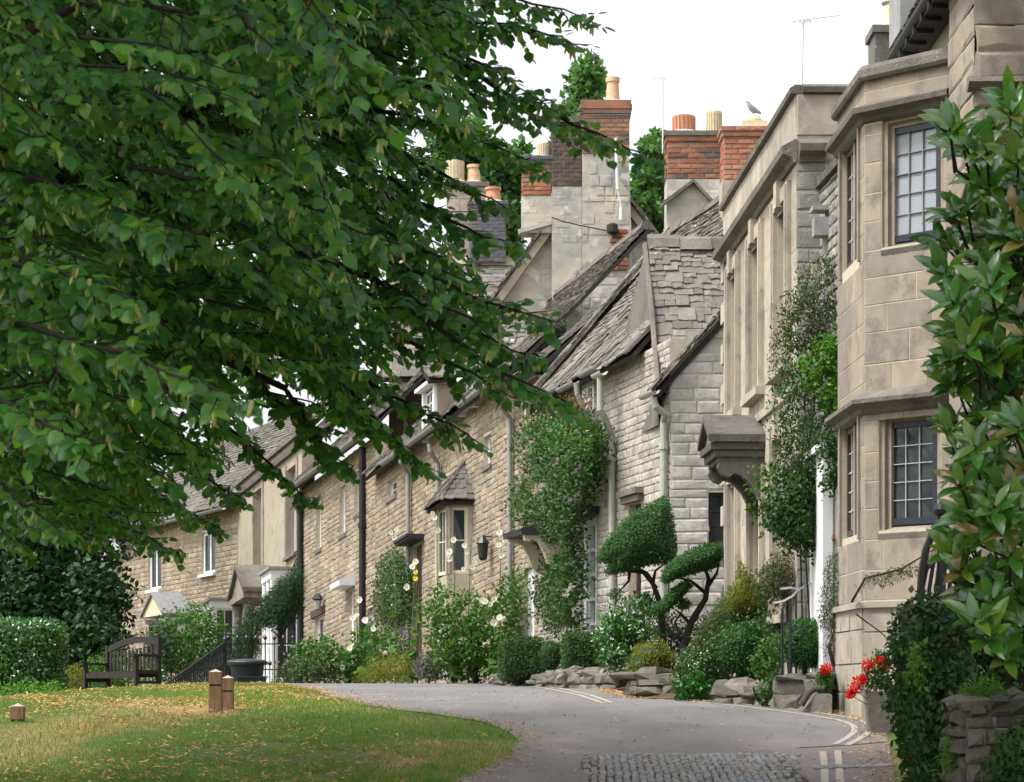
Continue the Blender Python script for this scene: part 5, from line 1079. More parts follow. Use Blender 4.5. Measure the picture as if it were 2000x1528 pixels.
# ------------------------------------------------------------------ end cottage (J)
J = thing('stone_cottage', (-10.5, 75, .7), 'end cottage of small buff stones with plain white casements and grey corner downpipe', 'cottage')
q = Wj.P(LI + .02, 0); Wl = Wall((q.x, q.y), ang=-30, fall=.03); LJ = Wl.u(226); zj0 = .2
JV = EZ + (HY - 990) / F * Wl.P(.3, 0).y
oj = [owin(Wl, 421, 395, 1036, 1118), owin(Wl, 315, 291, 1064, 1150), (Wl.u(320), Wl.u(292), 1.0, 3.1)]
bk = wall_back(Wl, 0, LJ, zj0, JV, oj, M['mortar'], J); wall_stones(Wl, 0, LJ, zj0, JV, oj, (.12, .17), (.28, .48), M['rubble_gold'], bk, .018, .018, 280)
for o in oj[:2]: window(Wl, *o, J, 'white', 2, 1, rec=.05, fw=.09, bar=.09, sill=('white', .12))
mb = MB(); Wl.box(mb, *oj[2], -.14, -.08); mb.build('door', M['white'], J)
slates(Wl.P(-.2, JV, .35), Wl.P(LJ + .3, JV, .35), Wl.P(-.2, JV + 3, -2.8), Wl.P(LJ + .3, JV + 3, -2.8), M['slate_dark'], J, limit=100)
gutter(Wl.P(0, JV - .05, .45), Wl.P(LJ + .4, JV - .05, .45), .08, M['pipe_grey'], J)
u = LJ + .05; downpipe([Wl.P(u, JV - .12, .45), Wl.P(u, JV - .4, .45), Wl.P(u, JV - .7, .12), Wl.P(u, .3, .12)], .07, M['pipe_grey'], J)
mb = MB(); Wl.box(mb, LJ - .6, LJ - .35, JV - .9, JV - .3, 0, .15); mb.build('alarm_box', M['white'], J)
a, zt_ = Wl.uz(300, 1160, .9); b, _ = Wl.uz(275, 1205, .9); pw = .95
mb = MB()
for (ua_, ub_, za_, zb_) in ((a - pw, a, zt_ - .7, zt_), (a, a + pw, zt_, zt_ - .7)):
    mb.hexa([Wl.P(ua_, za_, 0), Wl.P(ub_, zb_, 0), Wl.P(ub_, zb_, 1.0), Wl.P(ua_, za_, 1.0), Wl.P(ua_, za_ + .07, 0), Wl.P(ub_, zb_ + .07, 0), Wl.P(ub_, zb_ + .07, 1.0), Wl.P(ua_, za_ + .07, 1.0)])
cn = mb.build('porch_canopy', M['lead'], J)
mb = MB(); mb.prism([Wl.P(a - pw + .05, zt_ - .68, .92), Wl.P(a + pw - .05, zt_ - .68, .92), Wl.P(a, zt_ - .01, .92)], -Wl.n * .05); mb.build('canopy_gable', M['cream_paint'], cn)
for s in (-1, 1):
    mb = MB(); mb.prism([Wl.P(a + s * (pw - .15), zt_ - .75, 0), Wl.P(a + s * (pw - .15), zt_ - .75, .9), Wl.P(a + s * (pw - .15), zt_ - .85, .85), Wl.P(a + s * (pw - .15), zt_ - 1.4, 0)], Wl.d * .08); mb.build('bracket', M['white'], cn)
# far end of the cottage, so its roof and wall close
We2 = Wall(tuple(Wl.P(LJ, 0)[:2]), ang=60); wall_back(We2, 0, 5, zj0, JV - .03 * LJ, [], M['rubble_gold'], J, name='end_wall')
# ------------------------------------------------------------------ the big lime tree on the green
def lime_tree():
    base = gpt(-560, 13.0); base = Vector((-4.6, 13.2, float(gz(-4.6, 13.2))))
    T = thing('lime_tree', base, 'large spreading lime tree with hanging pale bracts, its boughs sweeping over the green', 'tree')
    mb = MB(); mb.tube([base + Vector((0, 0, -.3)), base + Vector((.05, 0, .5)), base + Vector((.1, .1, 2)), base + Vector((.2, .2, 4)), base + Vector((.1, .3, 7)), base + Vector((.3, .2, 10))], [.55, .42, .36, .32, .22, .1], 14)
    mb.build('trunk', M['bark'], T, smooth=True)
    top = base + Vector((.15, .2, 3.2)); limbs = []; sprays = []
    # sprays: start px, end px, depth start, depth end, sag
    S = [((700, -30), (1165, 42), 10.5, 9.6, 20), ((800, 30), (1130, 95), 11, 10, 15), ((700, 60), (1060, 190), 11, 10, 20), ((860, 90), (1285, 305), 10.6, 9.8, -25), ((760, 150), (1180, 275), 11.5, 10.5, 10), ((700, 200), (1060, 330), 11, 10, 10),
         ((700, 260), (1000, 420), 11.5, 10.8, 10), ((760, 350), (1010, 485), 11, 10.2, -10), ((650, 420), (940, 560), 11, 10, 20), ((700, 480), (1085, 628), 10.6, 9.3, -10), ((720, 540), (1050, 700), 10.5, 9.4, -10), ((780, 580), (1105, 790), 10, 9.2, -20),
         ((700, 610), (1000, 770), 10.6, 10, -5), ((600, 660), (925, 858), 11, 10.2, -10), ((640, 710), (835, 915), 11, 10.3, -10), ((560, 700), (760, 850), 12, 11, -5), ((480, 720), (690, 915), 11.5, 10.4, -10), ((400, 800), (610, 985), 13, 12.4, 5), ((300, 840), (480, 985), 14, 13, -5),
         ((200, 900), (430, 1030), 15, 14, -10), ((100, 920), (350, 1075), 15, 14, -20), ((0, 900), (180, 1060), 14, 13, -10), ((-80, 860), (120, 1040), 11, 9, -10), ((-60, 640), (480, 800), 8, 6.6, 40), ((-60, 520), (280, 590), 8, 7.0, 25), ((-80, 760), (170, 880), 8, 6.8, 15), ((150, 10), (640, 130), 9, 7.6, 30), ((350, 80), (870, 180), 9, 7.8, 25), ((100, 200), (560, 330), 9, 7.8, 20), ((250, 330), (770, 480), 9.5, 8.4, 25), ((0, 340), (330, 470), 8.5, 7.2, 20), ((600, 100), (900, 20), 11, 10, 5), ((560, 760), (640, 880), 11, 10.6, -5)]
    TW = []   # (start, end, leaves)
    def curve(a, b, sag, n=8):
        pts = [a.lerp(b, t / n) for t in range(n + 1)]
        for i, p in enumerate(pts): p.z += sag * math.sin(math.pi * i / n) + rr(-.02, .02)
        return pts
    brs = MB()
    for (s, e, ds, de, sag) in S:
        ds *= 1.2; de *= 1.2; a, b = P(*s, ds), P(*e, de); pts = curve(a, b, sag / F * ds)
        brs.tube(pts, [lerp(.016, .003, i / 8) for i in range(9)], 5)
        L = (b - a).length
        for k in range(int(L / .042)):
            t = (k + rr(0, 1)) / int(L / .042); i = min(7, int(t * 8)); p = pts[i].lerp(pts[i + 1], t * 8 - i); d = (b - a).normalized()
            dirv = (d * rr(.5, 1) + Vector((rr(-.5, .5), rr(-.9, .9), rr(-.65, .4)))).normalized(); ln = rr(.1, .27) * (1.15 - .65 * t)
            TW.append((p, dirv, ln)); 
        limbs.append(a)
    # boughs from the trunk to the sprays
    for a in limbs[::2]:
        q = top.lerp(a, .5) + Vector((rr(-.2, .2), rr(-.2, .2), rr(.1, .6))); brs.tube([top + Vector((rr(-.1, .1), rr(-.1, .1), rr(-.6, 3.0))), q, a], [.09, .05, .02], 6)
    DENSE = [(-160, -160), (930, -160), (960, 20), (985, 80), (930, 180), (900, 270), (865, 360), (850, 470), (880, 550), (950, 610), (985, 670), (950, 700), (870, 680), (790, 720), (760, 780), (725, 850), (640, 820), (570, 770), (490, 800), (430, 910), (330, 1000), (200, 1060), (90, 1075), (-160, 1090)]
    sb = MB(); nb = 980; x, y = sample_poly(DENSE, nb)
    for i in range(nb):   # leafy fans: a side branch with twigs spread flat along it, drooping at the tip
        left = np.clip((700 - x[i]) / 700, 0, 1); Y = rr(11.3, 15.5 + 3.5 * left) if random.random() < .94 or y[i] > 760 or x[i] > 760 else rr(8.6, 10.5)
        tip = P(x[i], y[i], Y); d = Vector((rr(.2, 1), rr(-.8, .35), rr(-.95, .1))).normalized(); L = rr(.45, .9); st = tip - d * L + Vector((0, 0, .12 * L)); mid = st.lerp(tip, .5) + Vector((0, 0, .07 * L))
        sb.tube([st, mid, tip], [.007, .005, .002], 4, False); sd = Vector((-d.y, d.x, rr(-.25, .25))).normalized(); m = int(L / .072)
        for k in range(m):
            t = (k + .6) / m; p = st.lerp(mid, t * 2) if t < .5 else mid.lerp(tip, t * 2 - 1); s_ = 1 if k % 2 else -1
            TW.append((p, (d * rr(.5, 1) + sd * s_ * rr(.5, 1.1) + Vector((0, 0, rr(-.4, .1)))).normalized(), rr(.14, .3) * (1.1 - .5 * t)))
    x, y = sample_poly([(-160, -160), (760, -160), (760, 350), (740, 560), (640, 700), (420, 800), (250, 960), (-160, 1000)], 2100)
    for i in range(2100):
        d = Vector((rr(-.4, 1), rr(-.9, .5), rr(-.8, .25))).normalized(); ln_ = rr(.3, .55); TW.append((P(x[i], y[i], rr(18, 23)) - d * ln_ * .9, d, ln_))
    pos, ax, nr, sz = [], [], [], []; bp, bx, bn, bs = [], [], [], []; tw = MB(); mean = Vector((.35, -.25, -.1))
    for (p, d, ln) in TW:
        e = p + d * ln + Vector((0, 0, -.06 * ln)); 
        if random.random() < .5: tw.tube([p, e], [.005, .002], 3, False)
        m = max(3, int(ln / .027)); sd = Vector((-d.y, d.x, 0)); sd = sd.normalized() if sd.length > .01 else Vector((1, 0, 0))
        for k in range(m):
            t = (k + .5) / m; q = p.lerp(e, t); s = 1 if k % 2 else -1; a = (d * .7 + sd * s * rr(.3, 1) + Vector((rr(-.3, .3), rr(-.3, .3), rr(-1.0, -.1)))).normalized()
            nv = Vector((rr(-.45, .45), rr(-.8, .1), rr(.35, 1.2))); pos.append(q + a * .02); ax.append(a); nr.append(nv); sz.append(rr(.036, .066) * (1.1 if q.y < 10 else 1))
        if random.random() < .42:
            for _ in range(random.randint(1, 3)):
                q = p.lerp(e, rr(.2, .95)); bp.append(q + Vector((0, 0, -.015))); bx.append((rr(-.45, .45), rr(-.4, .4), -1)); bn.append((rr(-.6, .6), -1, rr(-.1, .3))); bs.append(rr(.04, .07))
    pos, ax, nr = [np.array([tuple(q) for q in z]) for z in (pos, ax, nr)]
    o = brs.build('branch', M['bark'], T, smooth=True); o2 = tw.build('twigs', M['bark'], T); o2['kind'] = 'stuff'; o3 = sb.build('side_branches', M['bark'], T); o3['kind'] = 'stuff'
    leaves_mesh('crown', 'lime', pos, ax, nr, np.array(sz), M['lime_leaf'], T, singles=300)
    leaves_mesh('bracts', 'bract', np.array([tuple(q) for q in bp]), np.array(bx), np.array(bn), np.array(bs), M['bract'], T)
    # unseen upper crown, added above and to the left to shade what is below
    blob_leaves('shade_crown', [((-3.0, 12.5, 9.6), (3.6, 4.5, 2.6)), ((-8.2, 12.5, 6.6), (2.8, 4.5, 3.6)), ((-1.0, 13.5, 10.2), (2.6, 3.6, 2.0)), ((-3.5, 8.0, 8.4), (3.0, 3.0, 2.2)), ((-4.2, 15.5, 9.0), (3.0, 3.2, 2.4))], 36000, (.12, .2), M['lime_leaf'], T, 'lime', shell=.25, fill=.5)
    return T
lime_tree()

# ------------------------------------------------------------------ magnolia by the right-hand wall
def magnolia():
    b = gpt(2030, 13.2); T = thing('magnolia_tree', b, 'magnolia with large glossy green leaves, golden brown beneath, by the near garden wall', 'tree')
    mb = MB(); x0 = b.x; mb.tube([b, b + Vector((.05, 0, 1.2)), b + Vector((0, .1, 2.6)), b + Vector((.1, 0, 4.2))], [.1, .08, .06, .02], 10)
    poly = [(2030, 165), (1960, 185), (1890, 205), (1825, 235), (1850, 300), (1880, 370), (1845, 440), (1830, 500), (1850, 590), (1835, 660), (1855, 740), (1870, 800), (1840, 870), (1868, 930), (1885, 1010), (1855, 1060), (1870, 1140), (1900, 1200), (1915, 1270), (2030, 1300)]
    x, y = sample_poly(poly, 210); pos, ax, nr, sz = [], [], [], []
    for i in range(210):
        Y = rr(11.9, 13.3); c = P(x[i], y[i], Y); tr = Vector((x0 + .02, 13.2, c.z - .25)); sh = (c - tr); sh.normalize(); sh = (sh + Vector((rr(-.4, .1), rr(-1.0, -.1), rr(.5, 1.2)))).normalized()
        mb.tube([c - sh * .28, c], [.008, .005], 5); mb.tube([tr, c - sh * .28], [.012, .008], 4) if i % 3 == 0 else None
        u = sh.cross(Vector((.2, .3, 1))).normalized(); v = sh.cross(u); m = random.randint(6, 9)
        for k in range(m):
            t = 2.4 * k + rr(0, .5); tilt = lerp(.45, 1.4, k / m) + rr(-.15, .15); rad = u * math.cos(t) + v * math.sin(t); a = (sh * math.cos(tilt) + rad * math.sin(tilt)).normalized()
            nv = (sh * math.sin(tilt) - rad * math.cos(tilt)); pos.append(tuple(c - sh * .012 * (m - k))); ax.append(tuple(a)); nr.append(tuple(-nv if False else nv)); sz.append(rr(.14, .225))
    mb.build('trunk', M['bark'], T)
    leaves_mesh('crown', 'lance', np.array(pos), np.array(ax), np.array(nr), np.array(sz), M['magnolia'], T, singles=300)
magnolia()

# ------------------------------------------------------------------ plant helpers
def bush(name, label, cat, blobs, n, size, mat, tpl='small', shell=.14, lump=.14, fill=.25, core=.78, corem='night_leaf', group=None, rand=.55, up=.25):
    c = blobs[0][0]; z = float(gz(c[0], c[1])) + .1; T = thing(name, (c[0], c[1], z), label, cat, group)
    blob_leaves('foliage', blobs, n, size, M[mat], T, tpl, shell, lump, up, rand, fill)
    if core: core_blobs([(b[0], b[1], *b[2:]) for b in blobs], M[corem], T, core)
    bot = min(b[0][2] - b[1][2] for b in blobs); mb = MB(); mb.tube([(c[0], c[1], min(z - .15, bot - .05)), (c[0], c[1], c[2])], .03, 6); mb.build('stem', M['bark'], T)
    return T
def B_(px, py, Y, rx, ry, rd=None, e=2.0):
    c = P(px, py, Y); s = Y / F; return (tuple(c), (rx * s, rd if rd else rx * s, ry * s), e)
def mass(name, label, cat, polys, group=None, base=None, stem=True, sr=.03):
    """polys: list of (part name, poly, n, size, mat, kwargs)."""
    k0 = polys[0]; Y = k0[5].get('Y'); 
    if Y is None: W = k0[5]['wall']; Y = W.P(W.u(k0[1][0][0]), 0).y
    px = float(np.mean([p[0] for p in k0[1]])); g = gpt(px, Y); T = thing(name, g, label, cat, group)
    for (pn, poly, n, size, mat, kw) in polys: poly_leaves(pn, poly, n, size, M[mat], T, **kw)
    if stem:
        mb = MB(); pc = np.mean(k0[1], axis=0); tp = P(pc[0], pc[1], Y)
        for j in range(3): mb.tube([g + Vector((rr(-.08, .08), rr(-.05, .05), -.05)), g.lerp(tp, .5) + Vector((rr(-.15, .15), rr(-.1, .1), 0)), tp + Vector((rr(-.2, .2), 0, rr(-.1, .2)))], [sr, sr * .7, sr * .3], 6)
        mb.build('stem', M['bark'], T)
    return T
# clipped box, hedges
bush('box_bush', 'clipped round box bush between the juniper and the handrail', 'bush', [B_(1452, 1268, 27.4, 50, 53)], 5200, (.022, .036), 'box_leaf', shell=.07, lump=.05, core=.88)
bush('box_bush', 'clipped round box bush against the foot of the stone bay', 'bush', [B_(1572, 1257, 26.0, 48, 50)], 5200, (.022, .036), 'box_leaf', shell=.07, lump=.05, core=.88)
bush('box_hedge', 'square clipped hedge block beside the hollyhocks', 'hedge', [B_(1018, 1288, 39.5, 45, 43, .4, 7)], 6500, (.028, .045), 'hedge_leaf', shell=.05, lump=.03, core=.9)
bush('box_bush', 'small dark clipped ball between two square hedge blocks', 'bush', [B_(1077, 1281, 38.5, 24, 31)], 2600, (.02, .032), 'hedge_leaf', shell=.06, lump=.04, core=.88)
bush('box_hedge', 'square clipped hedge block next to the laurel', 'hedge', [B_(1138, 1275, 37.5, 41, 38, .4, 7)], 6500, (.028, .045), 'hedge_leaf', shell=.05, lump=.03, core=.9)
bush('golden_conifer', 'low golden-green conifer above the rubble wall end', 'shrub', [B_(1275, 1285, 30.5, 42, 34), B_(1255, 1305, 30.3, 30, 34), B_(1305, 1300, 30.6, 28, 26)], 6000, (.03, .055), 'gold_conifer', 'needle', .14, .14, core=.75)
bush('laurel_bush', 'glossy broad-leaved laurel in front of the white sash window', 'shrub', [B_(1230, 1235, 34.5, 58, 68), B_(1195, 1250, 34.3, 36, 55), B_(1262, 1180, 34.8, 26, 28), B_(1200, 1285, 34, 30, 28)], 2600, (.06, .10), 'laurel', 'lance', .2, .15, .35, core=.6)
bush('clipped_hedge', 'broad glossy laurel hedge left of the wooden bench', 'hedge', [B_(25, 1280, 43, 95, 70, .9, 9)], 9000, (.06, .10), 'laurel', 'small', .08, .05, core=.88)
# topiary
def topiary(label, trunks, polys, Y, thick, n):
    g = gpt(trunks[0][0][0], Y); T = thing('topiary_tree', g, label, 'tree')
    mb = MB()
    for k, t in enumerate(trunks):
        pts = [P(a, b, Y) for a, b in t]
        if k == 0: pts[0] = Vector((pts[0].x, Y, g.z - .1))
        m = len(pts); mb.tube(pts, [lerp(.07 if k == 0 else .03, .02 if k == 0 else .008, i / (m - 1)) for i in range(m)], 8)
    mb.build('trunk', M['bark'], T, smooth=True)
    for poly, nn, th in polys: poly_leaves('foliage', poly, nn, (.022, .04), M['yew'], T, Y=Y, thick=th, tpl='small', ragged=2.0, up=.35, rand=.45, surf=.75)
topiary('topiary yew clipped to a tall leaning helmet on a curved trunk', [[(1296, 1320), (1294, 1240), (1290, 1180), (1275, 1140), (1250, 1112)], [(1282, 1150), (1265, 1120), (1240, 1105)], [(1255, 1118), (1225, 1115), (1200, 1112)], [(1230, 1108), (1228, 1135), (1210, 1155)], [(1275, 1140), (1280, 1115), (1300, 1100)]],
        [([(1164, 1094), (1180, 1062), (1205, 1030), (1240, 1000), (1275, 982), (1300, 968), (1308, 985), (1316, 1020), (1322, 1070), (1316, 1100), (1270, 1104), (1215, 1120), (1178, 1122), (1192, 1098), (1168, 1098)], 21000, .5), ([(1186, 1160), (1200, 1150), (1222, 1156), (1210, 1168), (1194, 1168)], 300, .12)], 34.8, .5, 0)
topiary('topiary yew clipped in flat spreading tiers beside the stone door hood', [[(1340, 1325), (1336, 1260), (1350, 1215), (1378, 1170), (1384, 1130), (1376, 1108)], [(1350, 1220), (1330, 1200), (1318, 1190)], [(1380, 1160), (1350, 1135), (1320, 1128)], [(1380, 1150), (1400, 1120), (1405, 1100)], [(1336, 1255), (1312, 1235), (1296, 1208)], [(1345, 1230), (1330, 1250), (1318, 1215), (1335, 1190)]],
        [([(1290, 1132), (1305, 1105), (1340, 1080), (1375, 1065), (1412, 1062), (1414, 1085), (1398, 1108), (1360, 1118), (1325, 1128), (1300, 1140)], 11000, .4), ([(1262, 1190), (1290, 1180), (1315, 1150), (1345, 1132), (1352, 1145), (1325, 1172), (1300, 1196), (1268, 1198)], 5000, .25), ([(1322, 1176), (1340, 1168), (1352, 1180), (1340, 1192), (1326, 1190)], 500, .12)], 33.4, .4, 0)
# climbers
CLI = [(1008, 835), (1040, 810), (1090, 800), (1120, 790), (1155, 800), (1180, 835), (1182, 890), (1165, 950), (1142, 1000), (1132, 1060), (1142, 1130), (1132, 1235), (1075, 1240), (1050, 1190), (1035, 1130), (1072, 1075), (1030, 1050), (992, 985), (1000, 955), (1030, 920), (1000, 880)]
mass('climbing_rose', 'big climbing rose covering the cottage front above its door', 'climber', [('foliage', CLI, 17000, (.055, .10), 'vine_leaf', dict(wall=We, thick=.75, up=.4, ragged=9, tpl='small', clump=.35)), ('outer_foliage', [(1020, 850), (1100, 800), (1175, 850), (1165, 930), (1100, 960), (1040, 900)], 2600, (.06, .10), 'mid_leaf', dict(wall=We, thick=.9, up=.5, ragged=8, clump=.5)), ('blossom', [(1040, 850), (1090, 790), (1160, 790), (1175, 850), (1150, 920), (1080, 900)], 90, (.05, .08), 'petal_orange', dict(wall=We, thick=.85, up=.3)), ('bronze_tips', [(1075, 800), (1095, 770), (1160, 770), (1150, 805)], 700, (.03, .05), 'bronze_tip', dict(wall=We, thick=.5))])
mass('vine', 'dark twining vine hanging over the narrow house beside the bay', 'climber', [('foliage', [(1600, 505), (1650, 500), (1652, 650), (1600, 690), (1545, 700), (1510, 690), (1528, 620), (1555, 545)], 3800, (.035, .06), 'olive_shrub', dict(Y=26.3, thick=.3, clump=.45, tpl='lance', droop=.6, ragged=10)),
    ('lower_foliage', [(1515, 700), (1575, 690), (1652, 790), (1652, 900), (1605, 945), (1550, 965), (1515, 900), (1505, 790)], 4600, (.035, .06), 'vine_leaf', dict(Y=26.2, thick=.3, clump=.4, tpl='lance', droop=.6, ragged=10)), ('fresh_foliage', [(1650, 640), (1610, 665), (1560, 720), (1590, 760), (1625, 800), (1652, 810)], 2200, (.045, .075), 'fresh_leaf', dict(Y=26.0, thick=.25, clump=.1, ragged=8)),
    ('skirt', [(1520, 930), (1585, 900), (1603, 950), (1598, 1085), (1545, 1070), (1490, 1010)], 4200, (.04, .075), 'vine_leaf', dict(Y=26.2, thick=.3, clump=.2, ragged=12)), ('tendrils', [(1455, 940), (1480, 900), (1530, 860), (1520, 960), (1500, 1050), (1480, 1000)], 170, (.05, .08), 'mid_leaf', dict(Y=26.6, thick=.3, ragged=14)), ('porch_cover', [(1600, 850), (1655, 840), (1658, 940), (1635, 965), (1605, 955)], 900, (.035, .065), 'vine_leaf', dict(Y=25.15, thick=.12, ragged=9, clump=.3))], sr=.012)
mass('climbing_rose', 'small dark rose with white blooms trained up the golden cottage between grey downpipes', 'climber', [('foliage', [(738, 1110), (760, 1070), (785, 1080), (803, 1120), (803, 1210), (770, 1225), (735, 1215), (728, 1170)], 5000, (.05, .085), 'vine_leaf', dict(wall=Wh, thick=.4, ragged=5)), ('stem_leaves', [(755, 1215), (800, 1205), (806, 1320), (770, 1320)], 700, (.05, .08), 'dark_conifer', dict(wall=Wh, thick=.35)), ('blossom', [(740, 1100), (790, 1090), (800, 1190), (745, 1200)], 60, (.03, .06), 'petal_white', dict(wall=Wh, thick=.5))])
# shrubs of the front gardens
mass('juniper', 'feathery juniper sprawling before the parapet house door', 'shrub', [('foliage', [(1332, 1310), (1375, 1225), (1425, 1160), (1470, 1130), (1500, 1150), (1500, 1205), (1440, 1240), (1405, 1265), (1392, 1330), (1340, 1335)], 6500, (.06, .11), 'olive_shrub', dict(Y=29.2, thick=.5, tpl='needle', axis=(-.9, 0, -.5), ragged=6, rand=.4))])
mass('golden_conifer', 'upright small bronze-gold conifer under the stone door hood', 'shrub', [('foliage', [(1448, 1096), (1462, 1130), (1478, 1170), (1470, 1195), (1425, 1195), (1420, 1175), (1438, 1140)], 1900, (.04, .08), 'gold_conifer', dict(Y=28.7, thick=.2, tpl='needle', axis=(0, 0, .9), ragged=3))])
mass('barberry', 'loose rust-tinged twiggy shrub beside the white side door', 'shrub', [('foliage', [(1488, 1130), (1500, 1095), (1535, 1070), (1580, 1068), (1615, 1085), (1625, 1120), (1605, 1170), (1550, 1190), (1500, 1170)], 3300, (.025, .045), 'rust_shrub', dict(Y=27.4, thick=.4, ragged=7)), ('green_foliage', [(1478, 1120), (1520, 1090), (1550, 1110), (1540, 1170), (1480, 1180)], 1300, (.025, .045), 'olive_shrub', dict(Y=27.3, thick=.4, ragged=7))])
mass('cotoneaster', 'drooping evergreen hugging the left edge of the stone bay', 'shrub', [('foliage', [(1618, 1085), (1640, 1068), (1674, 1068), (1674, 1130), (1655, 1200), (1632, 1225), (1600, 1225), (1606, 1160)], 3200, (.03, .055), 'olive_shrub', dict(Y=25.0, thick=.28, tpl='needle', droop=.8, ragged=4)), ('hanging_twigs', [(1615, 1210), (1655, 1190), (1640, 1260), (1620, 1290), (1610, 1260)], 500, (.03, .055), 'rust_shrub', dict(Y=24.9, thick=.15, tpl='needle', droop=1))])
br = mass('trained_branch', 'thin leafy branch trained across the bay plinth', 'climber', [('foliage', [(1676, 1140), (1700, 1122), (1760, 1108), (1800, 1098), (1830, 1060), (1835, 1085), (1800, 1118), (1770, 1125), (1745, 1135), (1725, 1150), (1700, 1135), (1680, 1160)], 900, (.025, .05), 'olive_shrub', dict(Y=22.4, thick=.06, tpl='needle', droop=.5, ragged=3))], stem=False)
g0 = gpt(1668, 22.6); mb = MB(); mb.tube([P(1664, 1175, 23.4), P(1690, 1130, 22.75), P(1760, 1112, 22.5), P(1830, 1070, 22.3)], [.014, .012, .01, .004], 6); mb.tube([P(1672, 1200, 22.6), P(1720, 1235, 22.55), P(1745, 1260, 22.5)], [.008, .006, .003], 5); mb.build('stem', M['bark'], br)
mass('white_shrub', 'small dark shrub flecked with white flowers at the rubble wall', 'shrub', [('foliage', [(1318, 1300), (1345, 1262), (1395, 1250), (1410, 1300), (1395, 1345), (1350, 1362), (1315, 1350)], 2100, (.03, .055), 'vine_leaf', dict(Y=27.9, thick=.3, ragged=6)), ('blossom', [(1318, 1300), (1345, 1262), (1390, 1260), (1395, 1330), (1330, 1340)], 110, (.018, .03), 'petal_white', dict(Y=27.7, thick=.32))])
mass('low_shrub', 'low broad-leaved plant at the foot of the rubble garden wall', 'shrub', [('foliage', [(1318, 1355), (1330, 1325), (1365, 1312), (1385, 1340), (1375, 1368), (1330, 1370)], 900, (.04, .07), 'box_leaf', dict(Y=27.5, thick=.2, ragged=5))])
mass('low_shrub', 'sparse leafy plant between the two clipped box balls', 'shrub', [('foliage', [(1470, 1290), (1495, 1245), (1520, 1240), (1530, 1290), (1510, 1315), (1475, 1318)], 750, (.03, .06), 'mid_leaf', dict(Y=26.6, thick=.22, ragged=7, clump=.15))])
mass('low_shrub', 'dark rounded plant spilling over the road edge by the stepped wall', 'shrub', [('foliage', [(1480, 1350), (1500, 1325), (1525, 1318), (1530, 1360), (1510, 1376), (1485, 1374)], 800, (.03, .05), 'vine_leaf', dict(Y=25.3, thick=.2, ragged=5))])
mass('garden_border', 'dark low planting filling the bed behind the clipped box balls', 'plants', [('foliage', [(1335, 1340), (1395, 1240), (1470, 1200), (1530, 1190), (1625, 1190), (1640, 1320), (1540, 1335), (1400, 1350)], 5200, (.03, .06), 'vine_leaf', dict(Y=28.3, thick=.45, ragged=10))])
mass('garden_border', 'low planting coloured dark for shade between the laurel and the topiary trunks', 'plants', [('foliage', [(1215, 1330), (1225, 1240), (1290, 1200), (1345, 1215), (1400, 1200), (1395, 1310), (1320, 1335)], 3400, (.035, .065), 'night_leaf', dict(Y=35.4, thick=.4, ragged=10))])  # shade low among the plants is carried by the dark leaf colour
# hollyhock border
mass('garden_border', 'dense green border plants under the oriel window', 'plants', [('foliage', [(825, 1190), (850, 1145), (900, 1150), (950, 1175), (1000, 1120), (1028, 1110), (1028, 1250), (975, 1315), (900, 1318), (850, 1290)], 4200, (.06, .12), 'holly_leaf', dict(Y=45.5, thick=.6, ragged=8, clump=.3)), ('dark_foliage', [(830, 1290), (900, 1220), (980, 1230), (985, 1325), (830, 1325)], 1800, (.05, .09), 'vine_leaf', dict(Y=45.8, thick=.5, clump=.2))])
mass('garden_border', 'tangle of green border plants below the black downpipes', 'plants', [('foliage', [(570, 1330), (580, 1255), (640, 1245), (665, 1270), (720, 1215), (760, 1240), (800, 1280), (790, 1332)], 3800, (.06, .11), 'mid_leaf', dict(Y=48.5, thick=.6, ragged=8, clump=.25)), ('grey_foliage', [(535, 1340), (560, 1290), (640, 1290), (680, 1338)], 1200, (.05, .1), 'olive_shrub', dict(Y=48, thick=.5, ragged=8)), ('gold_foliage', [(690, 1335), (720, 1295), (780, 1280), (810, 1300), (800, 1333)], 2300, (.05, .09), 'gold_conifer', dict(Y=46.8, thick=.45, ragged=6, tpl='needle', axis=(0, 0, .8)))])
bush('lavender', 'grey-purple lavender tuft between the golden plants and the hollyhocks', 'shrub', [B_(838, 1305, 46, 30, 26)], 1700, (.06, .12), 'lavender', 'needle', .25, .2, .4, core=.5)
